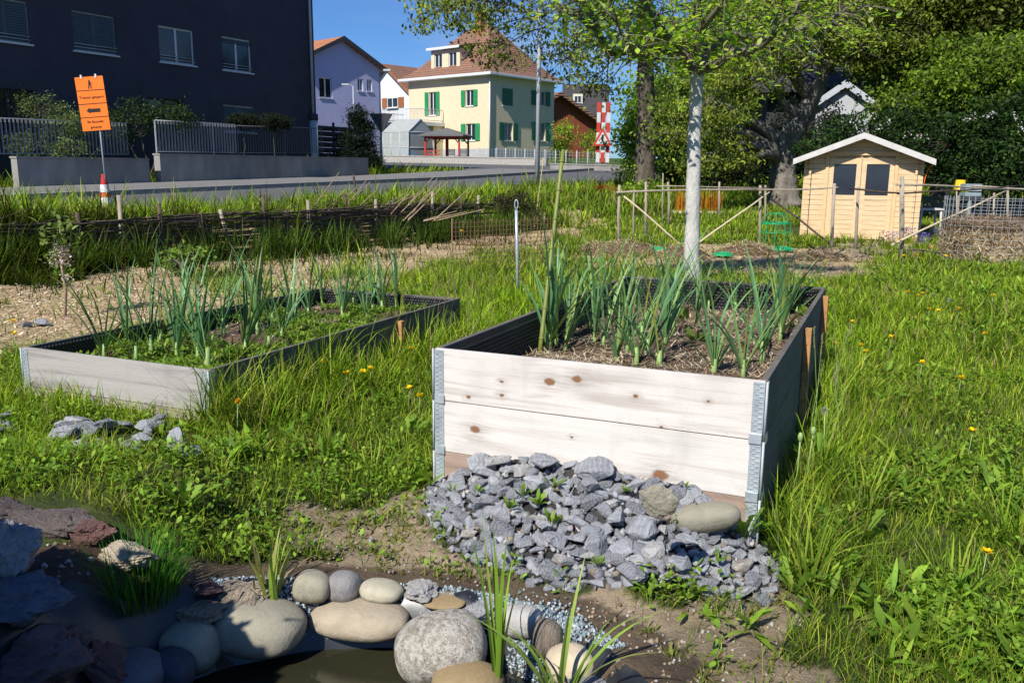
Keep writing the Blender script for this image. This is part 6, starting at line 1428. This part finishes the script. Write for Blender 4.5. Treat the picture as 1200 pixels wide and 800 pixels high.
def mask(x,y,m=.0):
    chips,soil=zones(x,y); s,t=ST(x,y)
    ok=~inbed(x,y,.03)&~((t>3.75)&(t<14.2))&~((y>43)&(y<58.5)&(x<6))
    ok&=~((pondr(x,y)<1.32)&(y<2.9)&(x<.55))
    ok&=~inpoly(x,y,ROCK); ok&=~((np.abs(x-co.x*y/co.y)<.30)&(y>co.y-2.6)&(y<co.y+.35)); ok&=~(inpoly(x,y,SLT)&(rs.rand(*np.shape(x))>.12))
    u,v=loc1(x,y); ok&=~inpoly(u,v,PPn)
    ok&=~((np.abs(x-7.3)<1.7)&(y>16.6)&(y<19.5)&(loc1(x,y,s0 if False else Vector((SHX,SHY,0)),SR)[1]>0))
    k=rs.rand(*np.shape(x))
    ok&=~(chips&(k>.03+.22*(vn(x,y,1.6,77)>.66)))&~(soil&(k>.03+.35*(vn(x,y,5,41)>.58)))
    return ok
SHX,SHY=sh.location.x,sh.location.y
PAL=np.array([(.28,.43,.02),(.36,.52,.025),(.17,.32,.018),(.50,.54,.07),(.10,.21,.014),(.26,.43,.025)])
def sward(name,label,y0,y1,dens,wmin,S,hm=1.0,clump=5):
    side=1.0; A=(y1-y0)*( .66*(y0+y1)+1.8); N=int(A*dens)
    y=y0+(y1-y0)*rs.rand(N)**.92; hw=.66*y+.9; x=rs.uniform(-1,1,N)*hw
    # gather part of the blades in tufts
    M=N//14; cx=rs.uniform(-1,1,M); cy=rs.rand(M); cy=y0+(y1-y0)*cy; cx=cx*(.66*cy+.9); pickc=rs.randint(0,M,N); g=rs.rand(N)<.62; sp=.02+.006*y
    x=np.where(g,cx[pickc]+rs.normal(size=N)*sp,x); y=np.where(g,cy[pickc]+rs.normal(size=N)*sp,y)
    k=mask(x,y); x,y,pc,g=x[k],y[k],pickc[k],g[k]; N=len(x)
    h=heights(x,y)*hm; ch=(.6+.8*rs.rand(M)); hh=h*np.where(g,ch[pc],.8)*rs.uniform(.45,1.25,N)
    z=H(x,y)-.006
    w_=np.maximum(wmin,.00105*y)*rs.uniform(.6,1.5,N)*(.8+h*1.6)
    caz=rs.uniform(0,6.28,M); az=np.where(g,caz[pc]+rs.normal(size=N)*1.1,rs.uniform(0,6.28,N))
    lean=np.abs(rs.normal(size=N))*.42+.05; curl=rs.uniform(.1,1.7,N)
    V,F_,T,I_=ribbons(np.stack([x,y,z],-1),az,hh*1.25,w_,lean,curl,S=S,K=2,twist=rs.normal(size=N)*.5)
    pn=vn(x,y,.9,61); c=PAL[np.clip(((pn*.75+.45*rs.rand(N)-.1)*len(PAL)).astype(int),0,len(PAL)-1)]
    cb=np.array([.20,.34,.02]); mixv=(vn(x,y,2.7,71))[:,None]*.5; c=c*(1-mixv)+cb*mixv
    c=c*np.where(g,(.42+1.0*rs.rand(M))[pc],1)[:,None]*rs.uniform(.75,1.25,(N,1)); dry=rs.rand(N)<.075; c[dry]=np.array([.42,.34,.16])*rs.uniform(.6,1.2,(dry.sum(),1))
    s_,t_=ST(x,y); bank_shade=(ss(t_,-2.9,-1.6)*(1-ss(t_,.1,.8))*(s_<9)*(s_>-8))[:,None]; c=c*(1-.74*bank_shade)  # grass colour darkened to paint the shade along the wattle bank
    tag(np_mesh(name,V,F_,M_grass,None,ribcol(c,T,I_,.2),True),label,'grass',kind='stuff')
    return N
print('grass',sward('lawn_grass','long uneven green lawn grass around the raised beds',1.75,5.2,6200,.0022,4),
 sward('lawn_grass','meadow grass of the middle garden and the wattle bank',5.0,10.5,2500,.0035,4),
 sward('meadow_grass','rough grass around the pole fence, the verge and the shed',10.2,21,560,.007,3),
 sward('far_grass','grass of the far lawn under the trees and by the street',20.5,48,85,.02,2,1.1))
# broad leaved weeds in the lawn
def weeds(y0,y1,dens,L,w_,label,name,cols,prof='leaf',hz=.05,thr=.5,f=2.2,seed=3,lean=(.5,1.5)):
    A=(y1-y0)*(.66*(y0+y1)+1.2); N=int(A*dens); y=y0+(y1-y0)*rs.rand(N); x=rs.uniform(-1,1,N)*(.66*y+.6)
    k=mask(x,y)&(vn(x,y,f,seed)>thr); x,y=x[k],y[k]; n_=len(x); q=6; x=np.repeat(x,q)+rs.normal(size=n_*q)*.02; y=np.repeat(y,q)+rs.normal(size=n_*q)*.02
    N=len(x); z=H(x,y)+rs.uniform(0,hz,N)
    V,F_,T,I_=ribbons(np.stack([x,y,z],-1),rs.uniform(0,6.28,N),rs.uniform(*L,N),rs.uniform(*w_,N),rs.uniform(*lean,N),rs.uniform(.1,.8,N),S=3,K=2,prof=prof,twist=rs.normal(size=N)*.3)
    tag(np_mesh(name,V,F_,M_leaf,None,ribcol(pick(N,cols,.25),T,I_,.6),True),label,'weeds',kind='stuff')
WC=[(.22,.38,.035),(.29,.45,.045),(.15,.27,.025)]
weeds(1.8,6,420,(.014,.034),(.008,.017),'small leaved clover and chickweed growing among the lawn grass','clover',WC,hz=.07,thr=.46)
weeds(1.8,7,55,(.05,.12),(.012,.03),'long broad plantain and dock leaves among the lawn grass','broad_leaves',WC,hz=.03,thr=.5,f=1.7,seed=9,prof='leaf')
weeds(6,14,34,(.04,.09),(.015,.03),'broad leaved weeds in the meadow behind the beds','meadow_weeds',WC,hz=.15,thr=.5,f=1.2,seed=15)
# sparse growth on bare soil and among the rubble
N=3600; x=rs.uniform(-1.2,2.,N); y=rs.uniform(1.9,3.4,N); k=inpoly(x,y,SO1)&(vn(x,y,6,90)>.42); x,y=x[k],y[k]; q=5; x=np.repeat(x,q)+rs.normal(size=len(x)*q)*.012; y=np.repeat(y,q)+rs.normal(size=len(y)*q)*.012; N=len(x)
u,v=loc1(x,y); k=~inpoly(u,v,PPn)&~((pondr(x,y)<1.25)&(y<2.6)); x,y=x[k],y[k]; N=len(x)
V,F_,T,I_=ribbons(np.stack([x,y,H(x,y)],-1),rs.uniform(0,6.28,N),rs.uniform(.01,.04,N),rs.uniform(.003,.009,N),rs.uniform(.2,1.4,N),.6,S=2,K=2,prof='leaf')
tag(np_mesh('moss_sprouts',V,F_,M_leaf,None,pick(N,[(.2,.24,.04),(.14,.2,.03),(.28,.26,.06)])[I_]),'tiny sprouts and moss on the bare soil','sprouts',kind='stuff')
for i,(px,py,L_) in enumerate([(630,640,.06),(648,628,.05),(612,632,.05),(597,640,.045),(645,655,.06),(560,622,.03),(530,610,.03),(700,690,.03),(730,640,.03),(795,665,.035),(838,690,.05),(842,560,.03)]):
    p=G(px,py); u,v=loc1(p.x,p.y); v=min(float(v),-.05); x=B1.x+float(u)*math.cos(B1Y)-v*math.sin(B1Y); y=B1.y+float(u)*math.sin(B1Y)+v*math.cos(B1Y)
    tuft('weed_seedling','small bright green weed sprouting between the rubble stones','weed',(x,y,max(Hf(x,y)+.05,W(px,py,y).z-.02)),9,(L_*.5,L_*1.05),(L_*.2,L_*.34),.01,(.2,1.2),(.1,.7),[(.16,.28,.03),(.24,.36,.05)],S=4,K=3,fold=.2,prof='leaf',mat=M_leaf,group='weed seedlings between the rubble stones')
# straw and wood chips on the path
for nm,lab,P_,N,ln in (('wood_chips','tan wood chips spread on the path behind the low bed',CH1,26000,(.02,.075)),('straw_mulch','loose straw mulch in the vegetable plot before the pole fence',CH2,9000,(.05,.16))):
    lo,hi=P_.min(0),P_.max(0); x=rs.uniform(lo[0],hi[0],N*3); y=rs.uniform(lo[1],hi[1],N*3); ch,_=zones(x,y); k=ch&inpoly(x,y,P_*1.0)&(rs.rand(N*3)<np.clip(9/y,0,1)**1.5); x,y=x[k][:N],y[k][:N]
    V,F_,C=flakes(len(x),np.stack([x,y],-1),H(x,y),ln,(.006,.018) if nm=='wood_chips' else (.004,.01),pick(len(x),[(.68,.52,.30),(.58,.43,.24),(.76,.62,.40),(.38,.26,.15),(.8,.68,.48)]),.006,.35)
    tag(np_mesh(nm,V,F_,M_straw,None,C),lab,'mulch',kind='stuff')
# straw heaps of the vegetable plot
for i,(px,py,w_,hh) in enumerate([(735,300,1.1,.26),(700,297,.7,.18),(800,302,.9,.22),(875,298,1.1,.2),(965,305,.9,.18),(560,287,.9,.06),(470,300,.7,.06)]):
    b_=gnd(px,py); N=1300; r=rs.rand(N)**.5; q=rs.uniform(0,6.28,N); x=r*np.cos(q)*w_*.5; y=r*np.sin(q)*.28; z=hh*(1-r**2)*rs.uniform(.6,1.1,N)+.05
    V,F_,T,I_=ribbons(np.stack([x,y,z],-1),rs.uniform(0,6.28,N),rs.uniform(.06,.16,N),rs.uniform(.006,.013,N),rs.uniform(1.1,2.,N),rs.uniform(-.5,.5,N),S=2,twist=rs.uniform(-1,1,N))
    t=thing('straw_heap',['low heap of straw in the plot left of the white trunk','small straw heap behind the corner of the tall bed','straw heap directly behind the white trunk','darker straw heap in the plot between two green collars','straw heap at the right end of the vegetable plot','flattened straw heap on the chip path behind the netting','flattened straw heap on the chip path beside the grey stones'][i],'straw heap',b_)
    tag(np_mesh('straw',V,F_,M_straw,t,pick(N,[(.66,.5,.3),(.52,.38,.21),(.74,.6,.38),(.3,.2,.12)])[I_]),kind='stuff')
    mb=MB(); mb.lathe([(.5,-.02),(.42,.5),(.25,.85),(.0,1.)],20); m_=mb.build('heap_core',M_ground if False else simple('heap_soil',(.22,.15,.09),(.12,.08,.05),20,.95,.8,.02) if i==0 else bpy.data.materials['heap_soil'],t); m_.scale=(w_,.56,hh)
# ------------------------------------------------------------------ named clumps and flowers
p=G(318,698); tuft('iris_clump','fan of young yellow green iris blades beside the pond stones, left','iris',(p.x,p.y,-.0),14,(.16,.28),(.010,.017),.025,(.0,.3),(.0,.7),[(.22,.33,.04),(.28,.36,.06),(.35,.33,.10)],S=7,K=3,fold=.15,prof='leek',mat=M_leek)
p=G(318,694); tuft('dry_blades','bent dead straw coloured blades around the left iris clump','iris',(p.x-.02,p.y,Hf(p.x,p.y)),7,(.12,.2),(.006,.010),.03,(.3,.9),(.8,2.2),[(.45,.34,.18),(.36,.25,.12)],S=6,prof='grass')
p=G(585,776); tuft('reed_clump','tall bright green reed blades with reddish foot rising between the pond stones','reed',(p.x,p.y,-.06),9,(.30,.52),(.012,.019),.012,(.0,.10),(.0,.35),[(.18,.34,.03),(.23,.38,.04)],S=8,K=3,fold=.2,prof='leek',mat=M_leek,dark=.6)
p=G(655,800); tuft('iris_clump','arching yellow green iris blades at the lower edge right of the pond','iris',(p.x,p.y,-.06),13,(.2,.38),(.010,.016),.03,(.1,.6),(.2,1.3),[(.24,.36,.05),(.3,.38,.08)],S=8,K=3,fold=.2,prof='leek',mat=M_leek)
p=G(155,700); tuft('chive_clump','dense dark green chive clump in the shaded rockery','chives',(p.x,p.y+.05,Hf(p.x,p.y)),330,(.10,.23),(.0026,.0045),.10,(.0,.5),(.0,1.0),[(.07,.22,.02),(.10,.28,.025),(.05,.15,.015)],S=6,K=2,mat=M_grass)
p=G(760,588); 
for px,py,lab in ((470,785,'small spiky water plant in the pond, left one'),(607,790,'small spiky water plant between the speckled boulder and the brown boulder')):
    p=G(px,py); tuft('water_plant',lab,'water plant',(p.x,p.y,Hf(p.x,p.y)+.06 if px>500 else -.11),16,(.05,.1),(.008,.014),.01,(.2,1.3),(.2,.8),[(.16,.24,.04),(.24,.3,.06)],S=4,K=3,fold=.15,prof='leaf',mat=M_leaf)
for i,(px,py,N,L_,lab) in enumerate([(960,575,60,(.25,.5),'tall dark grass tuft beside the right front corner of the tall bed'),(900,640,70,(.15,.3),'green grass tuft spreading over the right end of the rubble pile'),(945,690,60,(.15,.32),'long arching grass tuft right of the rubble pile'),(1010,600,50,(.15,.3),'broad bladed tuft in the right hand lawn'),(500,430,50,(.2,.42),'tall grass tuft left of the tall bed near its front corner'),(470,405,60,(.25,.45),'arching grass tuft along the right side of the low bed'),(380,455,60,(.25,.45),'drooping pale bladed tuft against the side of the low bed'),(330,480,50,(.2,.38),'grass tuft beside the front corner of the low bed'),(120,440,46,(.2,.42),'tall thin grass tuft before the left end of the low bed'),(60,440,40,(.15,.3),'short grass tuft at the left front corner of the low bed'),(190,470,36,(.12,.25),'thin grass tuft before the middle of the low bed front'),(990,470,60,(.2,.4),'grass tuft beside the stakes on the right of the tall bed'),(1180,640,50,(.15,.3),'grass tuft at the right edge of the lawn'),(440,560,40,(.1,.22),'grass tuft at the edge of the bare soil'),(1120,700,50,(.12,.25),'grass tuft low in the right hand lawn'),(555,345,50,(.2,.4),'grass tuft in front of the rusty wire netting')]):
    p=G(px,py); tuft('grass_tuft',lab,'grass tuft',(p.x,p.y,Hf(p.x,p.y)),N,L_,(.004,.009),.07,(.02,.5),(.2,1.6),GR,S=6,K=3,fold=.2,prof='grass',mat=M_grass)
# seeding grass stalks, pinkish heads
for i in range(26):
    px,py=(rnd.uniform(505,570),rnd.uniform(370,420)) if i<17 else (rnd.uniform(940,1000),rnd.uniform(440,560))
    p=G(px,py); h=rnd.uniform(.32,.5); t=thing('seeding_grass','thin grass stalk with a pinkish brown seed head between the two beds' if i<17 else 'thin grass stalk with a pale seed head right of the tall bed','grass stalk',(p.x,p.y,Hf(p.x,p.y)),0,'seeding grass stalks between the beds' if i<17 else 'seeding grass stalks right of the tall bed')
    dx,dy=rnd.uniform(-.06,.06),rnd.uniform(-.06,.06); mb=MB(); mb.tube([(0,0,0),(dx*.3,dy*.3,h*.5),(dx,dy,h)],[.0016,.0013,.001],4,cap=False); mb.build('stalk',M_stem if i>=17 else M_twig,t)
    N=60; f=rs.uniform(0,.09,N); base=np.stack([dx+f*dx*2,dy+f*dy*2,h+f-.03],-1); V,F_,T,I_=ribbons(base,rs.uniform(0,6.28,N),rs.uniform(.008,.016,N),.0035,rs.uniform(.1,.7,N),.1,S=2)
    np_mesh('seed_head',V,F_,M_leaf,t,pick(N,[(.42,.24,.2),(.5,.34,.26)] if i<17 else [(.4,.42,.2)])[I_])
# dandelions
M_yel2=leafmat('petal',.25,.6,.2)
def dandelion(px,py,sy,lab,size,kind='flower',dy=0):
    p=G(px,py); h=max(.03,W(px,sy,p.y).z-Hf(p.x,p.y)); t=thing('dandelion',lab,'dandelion',(p.x,p.y,Hf(p.x,p.y)))
    bx=rnd.uniform(-.02,.02); mb=MB(); mb.tube([(bx,0,0),(bx*.4,0,h*.6),(0,0,h)],.0022 if size<.03 else .003,5); mb.build('stalk',M_stem,t)
    N=90 if kind=='flower' else 160; 
    if kind=='flower':
        V,F_,T,I_=ribbons(np.tile([0,0,h],(N,1)),rs.uniform(0,6.28,N),size*rs.uniform(.35,.55,N),size*.13,rs.uniform(.1,1.7,N),.1,S=2,K=2); np_mesh('flower_head',V,F_,M_yel2,t,pick(N,[(.85,.55,.01),(.8,.45,.01)])[I_])
    elif kind=='seed':
        V,F_,T,I_=ribbons(np.tile([0,0,h],(N,1)),rs.uniform(0,6.28,N),size*.5,size*.05,rs.uniform(0,2.6,N),0,S=2,K=2); np_mesh('seed_head',V,F_,M_leaf,t,pick(N,[(.5,.5,.46),(.4,.4,.36)])[I_])
    else:
        mb=MB(); mb.lathe([(.0,h-.01),(size*.3,h),(size*.34,h+size*.5),(size*.2,h+size*.9),(0,h+size*.95)],8); mb.build('bud',M_stem,t)
dandelion(281,514,471,'open yellow dandelion in front of the low bed corner',.036)
dandelion(200,482,463,'small yellow dandelion before the middle of the low bed',.022)
dandelion(960,560,481,'dandelion seed clock on a tall stem by the right corner of the tall bed',.04,'seed')
dandelion(947,580,508,'closed dandelion bud on a bent stem, right of its neighbour bud','x' and .03,'bud')
dandelion(932,590,515,'closed dandelion bud on the leftmost of the tall stems at the bed corner',.03,'bud')
dandelion(22,470,457,'faded dandelion clock before the left end of the low bed',.035,'seed')
dandelion(1093,360,346,'pale seed clock in the meadow below the compost heap, left one',.06,'seed'); dandelion(1110,365,352,'pale seed clock in the meadow below the compost heap, right one',.06,'seed')
fl=[(16,398),(18,414),(359,438),(377,452),(405,467),(424,464),(433,459),(478,484),(490,495),(480,432),(995,395),(1005,427),(1060,355),(1072,360),(1078,357),(1096,380),(1120,378),(1085,378),(1066,300),(1070,295),(1088,310),(1052,299),(540,285),(1055,322),(1069,320),(1105,322),(1040,415),(1150,410),(1120,470),(1132,540),(1075,450),(1160,360),(1010,435),(975,425),(1145,700)]
for i,(px,py) in enumerate(fl):
    p=G(px,py+8); h=.16 if py>340 else .3; t=thing('buttercup','small yellow buttercup flower standing in the grass','flower',(p.x,p.y,Hf(p.x,p.y)),0,'yellow buttercups dotted through the grass'); mb=MB(); mb.tube([(0,0,0),(.01,0,h)],.0016,4); mb.build('stalk',M_stem,t)
    N=14; r=.012*(1+p.y*.09); V,F_,T,I_=ribbons(np.tile([.01,0,h],(N,1)),np.arange(N)*2.4,r*1.3,r*1.2,rs.uniform(.6,1.5,N),.1,S=2,K=2,prof='leaf'); np_mesh('petals',V,F_,M_yel2,t,pick(N,[(.85,.6,.01)])[I_])
# dock / thistle like plants near the right of the bed
for i,(px,py,N,L_,w_,lab) in enumerate([(955,560,9,(.12,.22),(.03,.05),'rosette of upright dandelion leaves by the right corner of the tall bed'),(1008,640,10,(.10,.18),(.03,.05),'large pale green dandelion rosette in the right hand lawn'),(870,655,8,(.08,.14),(.02,.035),'small leafy weed at the foot of the olive cobble'),(480,520,10,(.08,.15),(.02,.035),'leafy dandelion rosette left of the tall bed'),(215,600,11,(.08,.14),(.02,.035),'pale dandelion rosette in the lawn above the rockery'),(265,540,10,(.09,.16),(.025,.04),'dandelion rosette below the corner of the low bed'),(1160,590,8,(.08,.16),(.03,.05),'broad leaved plantain at the right edge'),(930,700,9,(.06,.12),(.02,.03),'small dandelion rosette near the bare soil, lower right')]):
    p=G(px,py); tuft('dandelion_rosette',lab,'weed',(p.x,p.y,Hf(p.x,p.y)+.02),N,L_,w_,.012,(.25,1.1),(.1,.8),[(.17,.30,.035),(.22,.34,.05)],S=9,K=3,fold=.18,prof='lobed',mat=M_leaf)
# blue flowering clump near shed
for i,(px,py) in enumerate([(1040,282),(1062,276),(1098,276),(1078,284)]):
    p=gnd(px,py+10); t=thing('bluebell_clump','clump of violet blue flower spikes before the compost heap','flowers',p,0,'violet blue flower clumps beside the compost heap'); N=120
    a_=rs.uniform(0,6.28,N); r=rs.rand(N)**.5*.16; V,F_,T,I_=ribbons(np.stack([r*np.cos(a_),r*np.sin(a_),np.zeros(N)],-1),a_,rs.uniform(.15,.3,N),.012,rs.uniform(0,.5,N),.5,S=3,K=2); np_mesh('leaves',V,F_,M_grass,t,pick(N,GR)[I_])
    N=150; a_=rs.uniform(0,6.28,N); r=rs.rand(N)**.5*.15; V,F_,T,I_=ribbons(np.stack([r*np.cos(a_),r*np.sin(a_),rs.uniform(.18,.34,N)],-1),a_,.03,.02,rs.uniform(0,1.5,N),.5,S=2,K=2,prof='leaf'); np_mesh('flowers',V,F_,M_leaf,t,pick(N,[(.16,.14,.42),(.22,.2,.5)])[I_])
# tall nettles and herbs on the wattle bank, shade painted into their dark greens
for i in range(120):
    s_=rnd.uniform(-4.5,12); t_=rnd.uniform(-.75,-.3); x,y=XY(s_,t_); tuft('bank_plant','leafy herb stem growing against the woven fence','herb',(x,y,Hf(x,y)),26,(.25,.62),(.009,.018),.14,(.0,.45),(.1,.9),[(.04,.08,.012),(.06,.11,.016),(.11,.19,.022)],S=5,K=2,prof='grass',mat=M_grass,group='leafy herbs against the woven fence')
for i in range(90):
    s_=rnd.uniform(-4,20); t_=rnd.uniform(.3,3.0); x,y=XY(s_,t_)
    if abs(x-co.x*y/co.y)<.45 and y<co.y+.4: continue
    tuft('verge_grass','tall bright grass tuft on the road verge behind the woven fence','grass tuft',(x,y,Hf(x,y)),22,(.2,.5),(.007,.013),.22,(.0,.45),(.1,.9),GR,S=4,K=2,prof='grass',mat=M_grass,group='tall grass tufts on the road verge')
